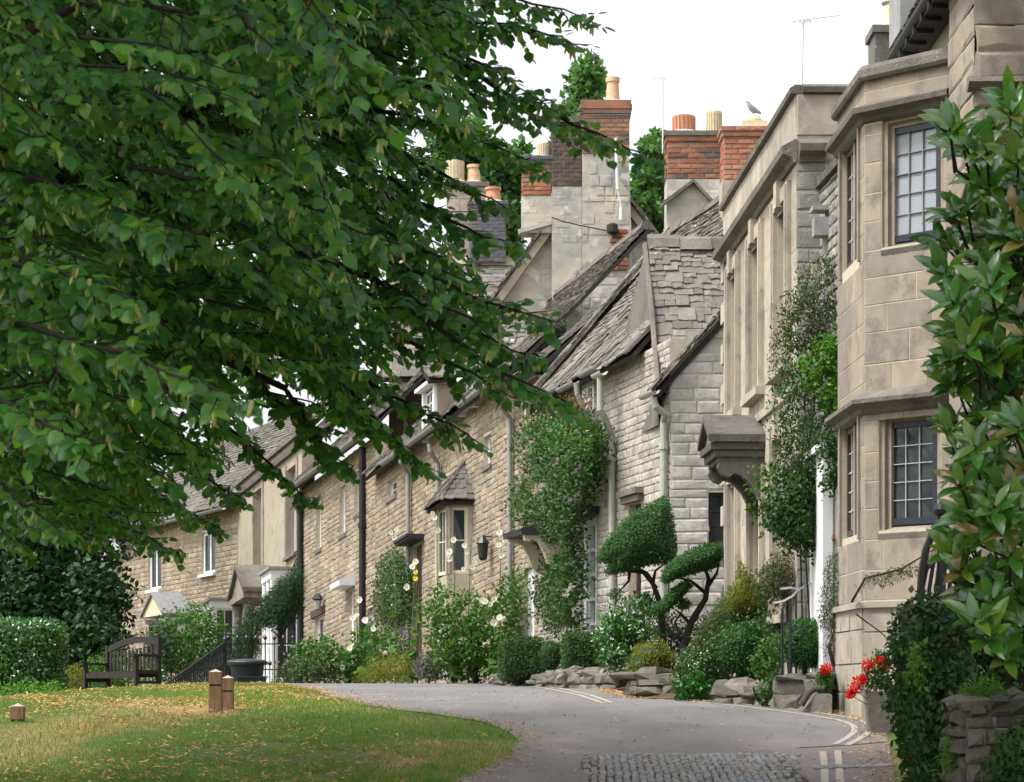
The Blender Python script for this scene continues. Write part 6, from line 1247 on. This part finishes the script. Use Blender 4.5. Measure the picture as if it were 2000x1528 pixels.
def hollyhock(px, ytop, Y, flowers, label, leafpx=26, mat='petal_white'):
    g = gpt(px, Y); T = thing('hollyhock', g, label, 'plant', 'hollyhocks along the cottage fronts'); t = P(px + rr(-6, 6), ytop, Y); mb = MB(); mb.tube([g, g.lerp(t, .5) + Vector((rr(-.04, .04), 0, 0)), t], [.018, .013, .006], 6); mb.build('stem', M['stem'], T)
    H_ = t.z - g.z; n = 16; k = np.arange(n) / n; p = np.stack([g.x + (t.x - g.x) * k + RNG.normal(0, .05, n), np.full(n, Y) + RNG.normal(0, .05, n), g.z + .15 + (H_ * .6) * k], -1)
    a = unit(rnd3(n) * np.array([1, 1, .4])); leaves_mesh('foliage', 'lime', p + a * .05, a, unit(np.array([0, -.3, 1]) + rnd3(n) * .5), np.linspace(.26, .12, n), M['holly_leaf'], T)
    for (fx, fy) in flowers:
        fx = px + max(-11, min(11, fx - px)); c = P(fx, fy, Y - .08); m = 7; mbf = MB(); nv = Vector((rr(-.4, .1), -1, rr(-.1, .4))).normalized(); u = nv.cross(Vector((0, 0, 1))).normalized(); v = nv.cross(u); r = rr(.045, .07); v0 = len(mbf.v)
        mbf.v.append(tuple(c)); pts = 12
        for j in range(pts):
            an = 2 * math.pi * j / pts; q = c + (u * math.cos(an) + v * math.sin(an)) * r * rr(.85, 1.1) + nv * r * rr(.25, .5); mbf.v.append(tuple(q))
        for j in range(pts): mbf.f.append((0, 1 + j, 1 + (j + 1) % pts))
        fo = mbf.build('flower', M[mat], T)
        s_ = g.lerp(t, min(1, max(0, (c.z - g.z) / H_))); mb = MB(); mb.tube([s_, c + nv * -.0], .006, 4); mb.build('flower_stalk', M['stem'], fo); mb = MB(); mb.lathe(c + nv * .02 - Vector((0, 0, .012)), [(.004, 0), (.016, .012), (.004, .024)], 6); mb.build('flower_eye', M['petal_yellow'], fo)
HLS = ['tall hollyhock with cream flowers by the grey downpipe left of the oriel', 'hollyhock with a cream flower cluster just left of the oriel window', 'hollyhock flowering in front of the oriel panes', 'tallest hollyhock, a cream spire beside the black wall lantern', 'hollyhock beside the yellow-flowered plant at the door shelf', 'hollyhock in front of the nearer black downpipe', 'hollyhock rising above the small dark wall rose', 'low hollyhock with flowers below the oriel sill', 'hollyhock with wide-spread flowers right of the oriel base', 'short hollyhock nearest the square hedge block', 'hollyhock among border plants beneath the wall lantern of the far golden cottage', 'hollyhock between the black downpipe and the wall rose', 'low pale hollyhock beside the black planter trough']
for (px, yt, Y, fl) in [(850, 995, 46.5, [(845, 1003), (855, 1036), (848, 1012)]), (888, 1040, 46, [(886, 1055), (872, 1084), (864, 1078), (878, 1092)]), (915, 1050, 45.8, [(907, 1066), (912, 1078), (928, 1100), (922, 1108), (905, 1112)]), (978, 1020, 45.2, [(972, 1024), (976, 1040), (983, 1052), (974, 1065), (980, 1085)]), (806, 1085, 47, [(812, 1098), (805, 1108), (790, 1147)]), (700, 1160, 49, [(703, 1172), (697, 1201), (688, 1208)]), (772, 1030, 47.5, [(774, 1035), (764, 1040), (770, 1050)]), (880, 1165, 45.4, [(878, 1172), (872, 1226), (882, 1230)]), (955, 1150, 45, [(948, 1176), (958, 1180), (965, 1170), (938, 1172)]), (975, 1180, 44.6, [(976, 1206), (948, 1216)]), (680, 1240, 48, [(683, 1266), (619, 1303), (588, 1322)]), (720, 1200, 47.6, [(714, 1212), (730, 1228)]), (586, 1290, 48.4, [(586, 1338), (602, 1332), (568, 1336)])] : hollyhock(px, yt, Y, fl, HLS.pop(0))
hollyhock(815, 1130, 46.8, [(812, 1118), (811, 1130)], 'yellow-flowered tall plant in front of the cottage door shelf', mat='petal_yellow')
# left-hand side planting
mass('shrub', 'tall loose green shrub in front of the end cottage porch', 'shrub', [('foliage', [(285, 1250), (320, 1205), (365, 1180), (420, 1195), (440, 1230), (440, 1300), (400, 1330), (310, 1330)], 5200, (.06, .11), 'mid_leaf', dict(Y=58, thick=.9, ragged=9, clump=.1)), ('dark_foliage', [(280, 1235), (310, 1215), (350, 1250), (340, 1320), (300, 1320)], 1200, (.06, .1), 'dark_conifer', dict(Y=57, thick=.5, ragged=8))])
mass('weeping_conifer', 'dark weeping conifer on a crooked stem before the white bay', 'tree', [('foliage', [(498, 1215), (520, 1165), (555, 1130), (585, 1105), (592, 1130), (590, 1190), (575, 1215), (540, 1225), (520, 1222)], 9500, (.06, .11), 'dark_conifer', dict(Y=56, thick=.6, tpl='needle', axis=(-.8, 0, -.5), ragged=5)), ('lower_foliage', [(450, 1290), (460, 1240), (490, 1180), (512, 1200), (505, 1270), (480, 1295)], 4500, (.06, .11), 'dark_conifer', dict(Y=56.5, thick=.5, tpl='needle', axis=(-.5, 0, -.8), ragged=5))], stem=False)
T = bpy.data.objects['weeping_conifer']; g0 = gpt(560, 56); mb = MB(); mb.tube([g0, P(560, 1285, 56), P(545, 1245, 56), P(552, 1200, 56), P(575, 1140, 56)], [.06, .05, .045, .035, .015], 7); mb.tube([P(546, 1245, 56), P(560, 1225, 56), P(568, 1205, 56)], [.03, .025, .015], 6); mb.tube([P(546, 1245, 56), P(530, 1230, 56)], [.03, .015], 6); mb.build('trunk', M['bark'], T)
mass('golden_conifer', 'yellow-green upright conifer beside the bench', 'shrub', [('foliage', [(120, 1368), (122, 1320), (140, 1298), (165, 1310), (168, 1365)], 1500, (.04, .08), 'gold_conifer', dict(Y=46.5, thick=.25, tpl='needle', axis=(0, 0, .9), ragged=3))])
mass('ground_shrubs', 'low bright green plants at the foot of the laurel hedge', 'plants', [('foliage', [(-20, 1385), (-20, 1345), (40, 1338), (110, 1335), (130, 1352), (115, 1372), (40, 1385)], 2200, (.04, .07), 'fresh_leaf', dict(Y=41.5, thick=.35, ragged=5)), ])
mass('ground_shrubs', 'dark leafy plants behind and beneath the wooden bench', 'plants', [('foliage', [(165, 1345), (170, 1290), (230, 1270), (310, 1290), (330, 1340), (250, 1352)], 2600, (.04, .08), 'mid_leaf', dict(Y=52, thick=.6, ragged=7))])
def far_tree(label, blobs, n, size, mat, cat='tree'):
    c = blobs[0][0]; g = Vector((c[0], c[1], float(gz(c[0], c[1])))); T = thing('broadleaf_tree', g, label, cat)
    mb = MB(); mb.tube([g, Vector((c[0] + .2, c[1], (g.z + c[2]) / 2)), Vector(c)], [.4, .3, .12], 9)
    for b in blobs[1:]: mb.tube([Vector((c[0], c[1], (g.z + c[2]) / 2)), Vector(b[0])], [.16, .04], 6)
    mb.build('trunk', M['bark'], T); blob_leaves('crown', blobs, n, size, M[mat], T, 'small', .25, .22, .25, .7, .45)
far_tree('dark bushy evergreen behind the laurel hedge and bench', [B_(205, 1255, 62, 40, 70, .8), B_(140, 1270, 63, 70, 80, 1.2), B_(90, 1080, 66, 150, 150, 2.2), B_(180, 1180, 64, 75, 90, 1.3), B_(20, 1200, 64, 110, 130, 1.6), B_(130, 950, 68, 150, 120, 2.2), B_(-60, 1000, 66, 140, 160, 2.2)], 34000, (.14, .26), 'night_leaf')
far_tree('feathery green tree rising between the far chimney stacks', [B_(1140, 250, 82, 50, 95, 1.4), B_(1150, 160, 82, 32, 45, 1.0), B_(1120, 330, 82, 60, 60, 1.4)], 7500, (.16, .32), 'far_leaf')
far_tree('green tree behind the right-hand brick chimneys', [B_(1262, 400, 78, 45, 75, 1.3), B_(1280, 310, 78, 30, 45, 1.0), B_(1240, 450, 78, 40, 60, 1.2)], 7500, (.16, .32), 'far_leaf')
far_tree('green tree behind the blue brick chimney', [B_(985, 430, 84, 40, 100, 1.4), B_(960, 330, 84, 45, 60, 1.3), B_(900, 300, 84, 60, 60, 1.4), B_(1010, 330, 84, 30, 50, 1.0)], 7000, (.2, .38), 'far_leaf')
# ivy and plants on the near right-hand wall
mass('ivy', 'thick dark ivy cloaking the near stone gate pier', 'climber', [('foliage', [(1745, 1215), (1790, 1165), (1850, 1165), (1900, 1220), (1905, 1330), (1880, 1420), (1860, 1560), (1780, 1560), (1765, 1440), (1735, 1360), (1740, 1290)], 3800, (.04, .07), 'vine_leaf', dict(Y=15.2, thick=.24, ragged=10, clump=.3, tpl='small')), ('hanging_ivy', [(1735, 1260), (1790, 1200), (1810, 1330), (1800, 1560), (1770, 1560), (1765, 1440), (1738, 1380)], 900, (.035, .06), 'vine_leaf', dict(Y=14.9, thick=.1, ragged=8, droop=.8)), ('new_leaves', [(1750, 1260), (1800, 1250), (1810, 1330), (1780, 1350)], 140, (.03, .06), 'fresh_leaf', dict(Y=14.8, thick=.2))])
mass('shade_shrubbery', 'shrubbery coloured dark for the shade between the ivy pier and the magnolia', 'shrub', [('foliage', [(1840, 1400), (1850, 1190), (1900, 1100), (2030, 1080), (2030, 1450), (1900, 1460)], 3600, (.05, .09), 'night_leaf', dict(Y=16.8, thick=.5, ragged=10))])  # shade behind the magnolia put into the dark leaf colour
mass('fern_tuft', 'bright feathery green plants growing out of the low rubble wall', 'plants', [('foliage', [(1838, 1510), (1850, 1450), (1880, 1400), (1880, 1350), (1925, 1330), (1960, 1350), (1940, 1400), (1900, 1430), (1885, 1500)], 1500, (.035, .07), 'fresh_leaf', dict(Y=13.6, thick=.12, tpl='needle', ragged=8, axis=(0, 0, .5), clump=.2)), ('dark_fronds', [(1930, 1528), (1950, 1450), (2030, 1400), (2030, 1560)], 900, (.04, .07), 'vine_leaf', dict(Y=13.0, thick=.12, ragged=8))])
# ------------------------------------------------------------------ garden walls
V_ROUGH = stone_variants(10, .13, .12, 9)
def garden_wall(label, a, b, h, thick, mat, ch=(.1, .2), ln=(.18, .42), limit=120, fm='mortar_grey', sink=.15):
    """Low rubble wall between two points on the ground."""
    a, b = Vector(a), Vector(b); W = Wall(tuple(b[:2]), p1=tuple(a[:2])) if b.x > a.x else Wall(tuple(a[:2]), p1=tuple(b[:2]))
    z0 = min(a.z, b.z) - sink; z1 = max(a.z, b.z) + h; T = thing('garden_wall', ((a.x + b.x) / 2, (a.y + b.y) / 2, min(a.z, b.z)), label, 'wall')
    mb = MB(); W.box(mb, .01, W.L - .01, z0, z1 - .02, -thick, 0); k = mb.build('core', M['soil'], T)
    rg = lambda u: z1 - .03 + .05 * math.sin(u * 7) 
    wall_stones(W, 0, W.L, z0, rg, [], ch, ln, mat, k, .07, .004, limit, V_ROUGH, 'rough', jit=.4)
    Ws_ = Wall(tuple(W.P(W.L, 0, 0)[:2]), p1=tuple(W.P(W.L, 0, -thick)[:2])); wall_stones(Ws_, 0, thick, z0, z1 - .03, [], ch, ln, mat, k, .07, .004, 20, V_ROUGH, 'rough', jit=.4)
    items = []; u = 0
    while u < W.L:
        l = rr(.2, .4); p = W.P(u, z1 - .04, .03); items.append((colmat(W.d * l * .97, Vector((0, 0, rr(.04, .12))), W.n * -(thick + .04) + Vector((0, 0, rr(-.04, .04))), p), 1)); u += l
    pieces(items, 'rubf', [(v, [f[::-1] for f in fs]) for v, fs in V_ROUGH], mat, 'coping_stone', k, 40)
    return T
garden_wall('stepped rubble garden wall at the foot of the bay', gpt(1522, 24.9), gpt(1622, 24.6), .36, .3, M['rubble_dark'])
garden_wall('low ruinous rubble edging below the clipped box balls', gpt(1400, 26.6), gpt(1520, 25.6), .2, .3, M['rubble_dark'])
garden_wall('squared block end of rubble garden wall below the golden conifer', gpt(1232, 29.0), gpt(1330, 28.6), .3, .5, M['rubble_dark'])
garden_wall('low rubble edging under the square hedge blocks', gpt(1095, 36.2), gpt(1205, 35.0), .26, .3, M['rubble_dark'])
garden_wall('mossy rubble edging by the hollyhock border', gpt(965, 41.5), gpt(1092, 37.6), .17, .3, M['rubble_dark'])
# gate pier and near wall
def pier(label, px0, px1, ytop, Y, depth, ch, ln):
    a, b = P(px0, ytop, Y), P(px1, ytop, Y); g = gpt((px0 + px1) / 2, Y); T = thing('garden_wall', g, label, 'wall'); z0 = g.z - .1
    mb = MB(); mb.box(((a.x + b.x) / 2, Y + depth / 2, (z0 + a.z) / 2), (b.x - a.x, depth, a.z - z0)); k = mb.build('core', M['mortar_grey'], T)
    W = Wall((b.x, Y), p1=(a.x, Y)); wall_stones(W, 0, W.L, z0, a.z, [], ch, ln, M['rubble_dark'], k, .05, .004, 80, V_ROUGH, 'rough', jit=.4)
    W = Wall((a.x, Y), p1=(a.x, Y + depth)); wall_stones(W, 0, W.L, z0, a.z, [], ch, ln, M['rubble_dark'], k, .05, .004, 60, V_ROUGH, 'rough', jit=.4)
    items = []; x = a.x - .03
    while x < b.x:
        l = rr(.1, .24); items.append((colmat(Vector((l, 0, rr(-.02, .02))), Vector((0, 0, rr(.05, .11))), Vector((0, depth + .06, rr(-.03, .03))), Vector((x, Y - .04, a.z - .02))), 1)); x += l
    pieces(items, 'roughf', [(v, [f[::-1] for f in fs]) for v, fs in V_ROUGH], M['rubble_dark'], 'coping_stone', k, 40); return T
pier('tall stone gate pier wrapped in ivy near the magnolia', 1800, 1872, 1195, 15.3, .5, (.06, .1), (.1, .22))
pier('near rubble wall end with deep joints below the magnolia', 1890, 2060, 1372, 13.4, .5, (.06, .11), (.1, .24))
# iron railing and steps rail
def railing_bay():
    g = gpt(1840, 19.0); T = thing('iron_railing', g, 'dark wrought-iron stair railing with ball finial beside the bay window', 'railing'); Y = 19.0
    mb = MB(); mb.tube([g, P(1838, 1005, Y)], .035, 10); mb.lathe(P(1838, 1008, Y), [(.03, 0), (.055, .015), (.06, .05), (.045, .085), (.012, .11), (.004, .13)], 14); mb.build('newel_post', M['black_iron'], T)
    mb = MB(); mb.tube([P(1838, 1020, Y), P(1822, 1040, Y), P(1808, 1075, Y), P(1800, 1120, Y), P(1796, 1175, Y)], .03, 8); mb.tube([P(1838, 1020, Y), P(1858, 1045, Y + .1), P(1872, 1090, Y + .3), P(1880, 1150, Y + .5)], .03, 8); mb.build('handrail', M['black_iron'], T)
    for i in range(6):
        x = 1802 + i * 13; mb = MB(); mb.tube([P(x + 10, 1060 + abs(i - 3) * 14, Y), P(x, 1150, Y), P(x - 2, 1240, Y)], .017, 6); mb.build('baluster', M['black_iron'], T)
    mb = MB(); mb.tube([P(1800, 1120, Y), P(1838, 1085, Y), P(1872, 1130, Y + .3)], .02, 6); mb.tube([P(1800, 1165, Y), P(1875, 1180, Y + .3)], .02, 6); mb.build('rail', M['black_iron'], T)
railing_bay()
def handrail():
    g = gpt(1535, 25.6); T = thing('handrail', g, 'pale metal handrail on dark posts between the box balls', 'railing')
    for px, yt, Y in ((1528, 1190, 25.4), (1555, 1155, 26.0), (1543, 1172, 25.7), (1588, 1165, 26.6)):
        q = gpt(px, Y); mb = MB(); mb.tube([q, P(px, yt, Y)], .014, 8); mb.build('post', M['black_iron'], T)
    mb = MB(); mb.tube([P(1511, 1178, 25.2), P(1530, 1174, 25.4), P(1548, 1164, 25.8), P(1556, 1154, 26.0)], .013, 8); mb.tube([P(1525, 1150, 25.6), P(1545, 1148, 25.9), P(1560, 1152, 26.1), P(1600, 1128, 26.8)], .013, 8); mb.build('rail', M['steel'], T)
handrail()
mb = MB()
for i, (px, pt) in enumerate(((1573, 1190), (1588, 1180))): pass
# geraniums
def geranium(label, gx, Y, heads, poly, trough=None):
    g = gpt(gx, Y); T = thing('geranium', g, label, 'flowers')
    if poly: poly_leaves('foliage', poly, 700, (.025, .045), M['mid_leaf'], T, Y=Y, thick=.14, ragged=4)
    if trough:
        (x0, y0, x1, y1) = trough; a, b = P(x0, y0, Y), P(x1, y1, Y); mb = MB(); mb.hexa([(a.x + .03, Y - .1, g.z - .02), (b.x - .03, Y - .1, g.z - .02), (b.x - .03, Y + .12, g.z - .02), (a.x + .03, Y + .12, g.z - .02), (a.x, Y - .14, a.z), (b.x, Y - .14, a.z), (b.x, Y + .14, a.z), (a.x, Y + .14, a.z)]); mb.build('trough', M['weathered'], T)
    mb = MB()
    for (x, y, r) in heads:
        c = P(x, y, Y - .12); mb.tube([(g.x + rr(-.03, .03), Y - .02, max(g.z + .2, c.z - .25)), c], .004, 5)
    mb.build('stem', M['stem'], T)
    for (x, y, r) in heads: blob_leaves('flower', [(tuple(P(x, y, Y - .12)), (r * Y / F, r * Y / F, r * Y / F * .8))], 160, (.018, .03), M['petal_red'], T, 'small', .2, .1, fill=.2)['kind'] = 'stuff'
geranium('scarlet geraniums spilling from a stone trough in front of the bay', 1715, 21.6, [(1694, 1299, 13), (1722, 1290, 11), (1727, 1302, 9), (1678, 1332, 14), (1668, 1345, 12), (1660, 1357, 8), (1686, 1325, 9)], [(1688, 1345), (1692, 1300), (1715, 1268), (1738, 1275), (1742, 1345), (1710, 1352)], (1690, 1350, 1748, 1352))
geranium('single scarlet geranium at the corner between garden wall and bay', 1612, 24.3, [(1614, 1306, 11), (1608, 1312, 7)], [(1595, 1330), (1600, 1310), (1622, 1305), (1624, 1345), (1600, 1350)])
g = gpt(1572, 24.25); T = thing('stone_step', g, 'short curved stone step block by the bay foot', 'step'); mb = MB(); a = gpt(1562, 24.3); b = gpt(1625, 24.0)
mb.prism([a, b, b + Vector((0, 0, .2)), a.lerp(b, .55) + Vector((0, 0, .2)), a.lerp(b, .25) + Vector((0, 0, .08))], (0, .35, .02)); mb.build('block', M['weathered'], T)
mb = MB(); mb.tube([P(1565, 1378, 24.2), P(1578, 1355, 24.2), P(1590, 1345, 24.2), P(1610, 1345, 24.2)], .035, 8); mb.build('kerb_roll', M['dark_stone'], T)
# ------------------------------------------------------------------ bench, posts, bin, railings on the green
def bench():
    Y = 45.0; a, b = gpt(166, Y + 1.2), gpt(270, Y); d = Vector((b.x - a.x, b.y - a.y, 0)); L = 1.75; d.normalize(); s = Vector((-d.y, d.x, 0))   # s points away from the seat's front
    o = Vector((a.x, a.y, a.z)); ez = Vector((0, 0, 1)); sl = (b.z - a.z) / (Vector((b.x - a.x, b.y - a.y)).length)
    T = thing('park_bench', o, 'weathered dark wooden bench with slatted back on the green', 'bench'); Mx = Matrix((d, s, ez)).transposed()
    L = (Vector((b.x - a.x, b.y - a.y))).length
    def bx(name, c, sz, parent=T, tilt=0):
        mb = MB(); m = Mx @ Matrix.Rotation(tilt, 3, 'X'); mb.box(o + Mx @ Vector(c) + ez * (sl * c[0]), sz, m); return mb.build(name, M['bench_wood'], parent)
    for x in (.04, L - .04):
        bx('leg', (x, -.02, .31), (.075, .075, .66)); bx('leg', (x, .5, .5), (.075, .075, 1.04)); bx('armrest', (x, .2, .665), (.1, .62, .045)); bx('side_rail', (x, .24, .36), (.045, .5, .07)); bx('side_rail', (x, .24, .16), (.045, .5, .05))
    bx('seat_rail', (L / 2, -.02, .37), (L - .16, .04, .1)); bx('seat_rail', (L / 2, .46, .38), (L - .16, .04, .09))
    for i in range(6): bx('seat_slat', (L / 2, .03 + i * .078, .43), (L - .1, .062, .025))
    for i in range(13): bx('back_slat', (.14 + i * (L - .28) / 12, .5, .66), (.06, .022, .42))
    mb = MB(); n = 12; pts = []
    for i in range(n + 1):
        t = i / n; pts.append((.075 + t * (L - .15), .88 + .1 * math.sin(math.pi * t) ** 1.0))
    for (x0, z0), (x1, z1) in zip(pts[:-1], pts[1:]):
        mb.hexa([o + Mx @ Vector((x0, .475, z0 + sl * x0)), o + Mx @ Vector((x1, .475, z1 + sl * x1)), o + Mx @ Vector((x1, .525, z1 + sl * x1)), o + Mx @ Vector((x0, .525, z0 + sl * x0)), o + Mx @ Vector((x0, .475, z0 + .12 + sl * x0)), o + Mx @ Vector((x1, .475, z1 + .12 + sl * x1)), o + Mx @ Vector((x1, .525, z1 + .12 + sl * x1)), o + Mx @ Vector((x0, .525, z0 + .12 + sl * x0))])
    mb.build('top_rail', M['bench_wood'], T)
bench()
def post(label, px, ybase, ytop, Y, w_):
    g = gpt(px, Y); h = EZ + (HY - ytop) / F * Y - g.z; T = thing('wooden_post', g, label, 'post', 'low timber posts on the green'); r = w_ / 2
    mb = MB(); mb.box(g + Vector((0, 0, h * .5 - .06)), (w_, w_, h - .12 + .04 + .1)); 
    mb2 = MB(); z0 = h - .16; mb = MB(); mb.box(g + Vector((0, 0, (z0 - .1) / 2 - .0)), (w_, w_, z0 + .1)); mb.box(g + Vector((0, 0, z0 + .012)), (w_ * .9, w_ * .9, .022)); mb.box(g + Vector((0, 0, z0 + .024 + .06)), (w_, w_, .12)); po = mb.build('shaft', M['post_wood'], T)
    t = g + Vector((0, 0, z0 + .146)); mb = MB(); mb.add([t + Vector((-r, -r, 0)), t + Vector((r, -r, 0)), t + Vector((r, r, 0)), t + Vector((-r, r, 0)), t + Vector((0, 0, .03))], [(0, 1, 4), (1, 2, 4), (2, 3, 4), (3, 0, 4)]); mb.build('cap', M['post_top'], T)
    mb = MB(); mb.box(g + Vector((0, 0, z0 + .012)), (w_ * .91, w_ * .91, .018)); mb.build('groove', M['dark_wood'], T)
gq = ground_at(420, 1392); post('taller of two paired timber posts on the green', 421, 1392, 1310, gq.y, .125); gq = ground_at(445, 1390); post('shorter of two paired timber posts on the green', 445, 1390, 1322, gq.y + .3, .115)
gq = ground_at(35, 1410); post('lone short timber post standing in fallen bracts', 35, 1410, 1377, gq.y, .12)
def bin_():
    Y = 49.0; g = gpt(483, Y); T = thing('waste_bin', g, 'large dark round plastic bin with overhanging lid behind the green', 'bin'); s = Y / F; H_ = EZ + (HY - 1290) / F * Y - g.z
    mb = MB(); mb.lathe(g, [(.26, 0), (.30, .08), (.345, H_ - .1), (.35, H_ - .08)], 24); b = mb.build('body', M['plastic_black'], T, smooth=True)
    mb = MB(); mb.lathe(g + Vector((0, 0, H_ - .1)), [(.36, 0), (.41, .01), (.42, .06), (.40, .085), (.36, .105), (.1, .13), (0.02, .13)], 24); mb.build('lid', M['plastic_black'], T)
    g2 = gpt(493, 47.8); T2 = thing('planter_tray', g2, 'low black plastic trough in front of the round bin', 'trough'); w0, w1 = 56 * 47.8 / F / 2, 50 * 47.8 / F / 2; h = EZ + (HY - 1321) / F * 47.8 - g2.z
    def ring(w_, dd, z): return [g2 + Vector((-w_, -dd, z)), g2 + Vector((w_, -dd, z)), g2 + Vector((w_, dd, z)), g2 + Vector((-w_, dd, z))]
    mb = MB(); mb.hexa(ring(w1 * .92, .17, 0) + ring(w0 * .95, .2, h - .03)); mb.build('body', M['plastic_black'], T2); mb = MB(); mb.hexa(ring(w0 * 1.03, .23, h - .028) + ring(w0 * 1.03, .23, h)); mb.build('rim', M['plastic_black'], T2)
bin_()
def sloped_railing():
    Y0, Y1 = 51.5, 54; a0, a1 = P(312, 1345, Y0), P(440, 1255, Y1); g = gpt(376, 52.5); T = thing('iron_railing', g, 'black sloping mesh-sided stair railing behind the bench', 'railing')
    gb = lambda t: Vector((lerp(a0.x, a1.x, t), lerp(Y0, Y1, t), 1.1))
    for k in range(2):
        mb = MB(); dz = Vector((0, 0, -.1 * k)); mb.tube([a0 + dz, a1 + dz], .028 if k == 0 else .018, 8); mb.build('rail', M['black_iron'], T)
    n = 30
    for i in range(n + 1):
        t = i / n; p = a0.lerp(a1, t); q = gb(t); mb = MB(); mb.tube([q, p], .02, 5); mb.build('bar', M['black_iron'], T)
    mb = MB()
    for i in range(14):
        t = i / 13; mb.tube([gb(t), a0.lerp(a1, min(1, t + .3))], .012, 4)
    mb.build('lattice', M['black_iron'], T)
    g1 = gpt(440, Y1); mb = MB(); mb.tube([g1, P(440, 1250, Y1)], .035, 8); mb.lathe(P(440, 1252, Y1), [(.03, 0), (.06, .04), (.03, .1), (.005, .2)], 8); mb.build('post', M['black_iron'], T)
    g = gpt(530, 55); T = thing('iron_fence', g, 'thin black iron fence with small finials before the white bays', 'fence'); pts = [(442, 54.2), (480, 54.6), (520, 55), (560, 55.4), (572, 55.5)]
    for y in (1258, 1308):
        mb = MB(); mb.tube([P(px, y, Y) for px, Y in pts], .016, 6); mb.build('rail', M['black_iron'], T)
    for i in range(15):
        px = 446 + i * 9; Y = float(np.interp(px, [p[0] for p in pts], [p[1] for p in pts])); q = gpt(px, Y); mb = MB(); tall = i % 2 == 0; mb.tube([q, P(px, 1250 if tall else 1300, Y)], .014, 5)
        mb.lathe(P(px, 1251 if tall else 1301, Y), [(.01, 0), (.04, .03), (.045, .07), (.01, .12)], 8); mb.build('bar', M['black_iron'], T)
sloped_railing()
# ------------------------------------------------------------------ aerials and bird
def aerial(label, px, ytop, ybot, Y, arms):
    b = P(px, ybot, Y); T = thing('tv_aerial', b, label, 'aerial'); mb = MB(); mb.tube([b, P(px + 2, ytop, Y)], .014, 6); mb.build('mast', M['steel'], T)
    for (x0, y0, x1, y1, k) in arms:
        mb = MB(); mb.tube([P(x0, y0, Y), P(x1, y1, Y)], .007, 5)
        for i in range(k):
            t = (i + .5) / k; c = P(lerp(x0, x1, t), lerp(y0, y1, t), Y); mb.tube([c + Vector((0, -.12, -.06)), c + Vector((0, .12, .06))], .005, 4)
        mb.build('boom', M['steel'], T)
aerial('television aerial with long boom on the parapet house roof', 1566, 38, 175, 28.5, [(1548, 42, 1640, 30, 7), (1560, 44, 1585, 40, 3)])
aerial('slim television aerial beside the right-hand brick chimney', 1294, 150, 300, 46.8, [(1272, 152, 1300, 154, 5)])
def pigeon():
    x, y, z = BIRD; T = thing('pigeon', (x, y, z), 'grey pigeon perched on the chimney cap', 'bird')
    me = bpy.data.meshes.new('body'); J_ = [(0, 0, .1, .045), (-.05, 0, .14, .055), (.04, 0, .08, .04), (.13, 0, .03, .018), (-.085, 0, .19, .03), (-.095, 0, .225, .028), (-.135, 0, .222, .006), (-.01, .02, .02, .007), (-.01, -.02, .02, .007)]
    me.from_pydata([(a + x, b + y, c + z) for a, b, c, r in J_], [(0, 1), (0, 2), (2, 3), (1, 4), (4, 5), (5, 6), (0, 7), (0, 8)], []); o = bpy.data.objects.new('body', me); me.materials.append(M['feather']); link(o, T)
    o.modifiers.new('skin', 'SKIN'); sv = me.skin_vertices[0].data
    for i, q in enumerate(J_): sv[i].radius = (q[3], q[3]); 
    sv[0].use_root = True; s = o.modifiers.new('sub', 'SUBSURF'); s.levels = 2; s.render_levels = 2
    mb = MB()
    for s_ in (-1, 1): mb.tube([(x - .01, y + s_ * .02, z + .03), (x - .01, y + s_ * .02, z), (x - .04, y + s_ * .02, z - .002)], .006, 5)
    mb.build('leg', M['terracotta'], T)
pigeon()
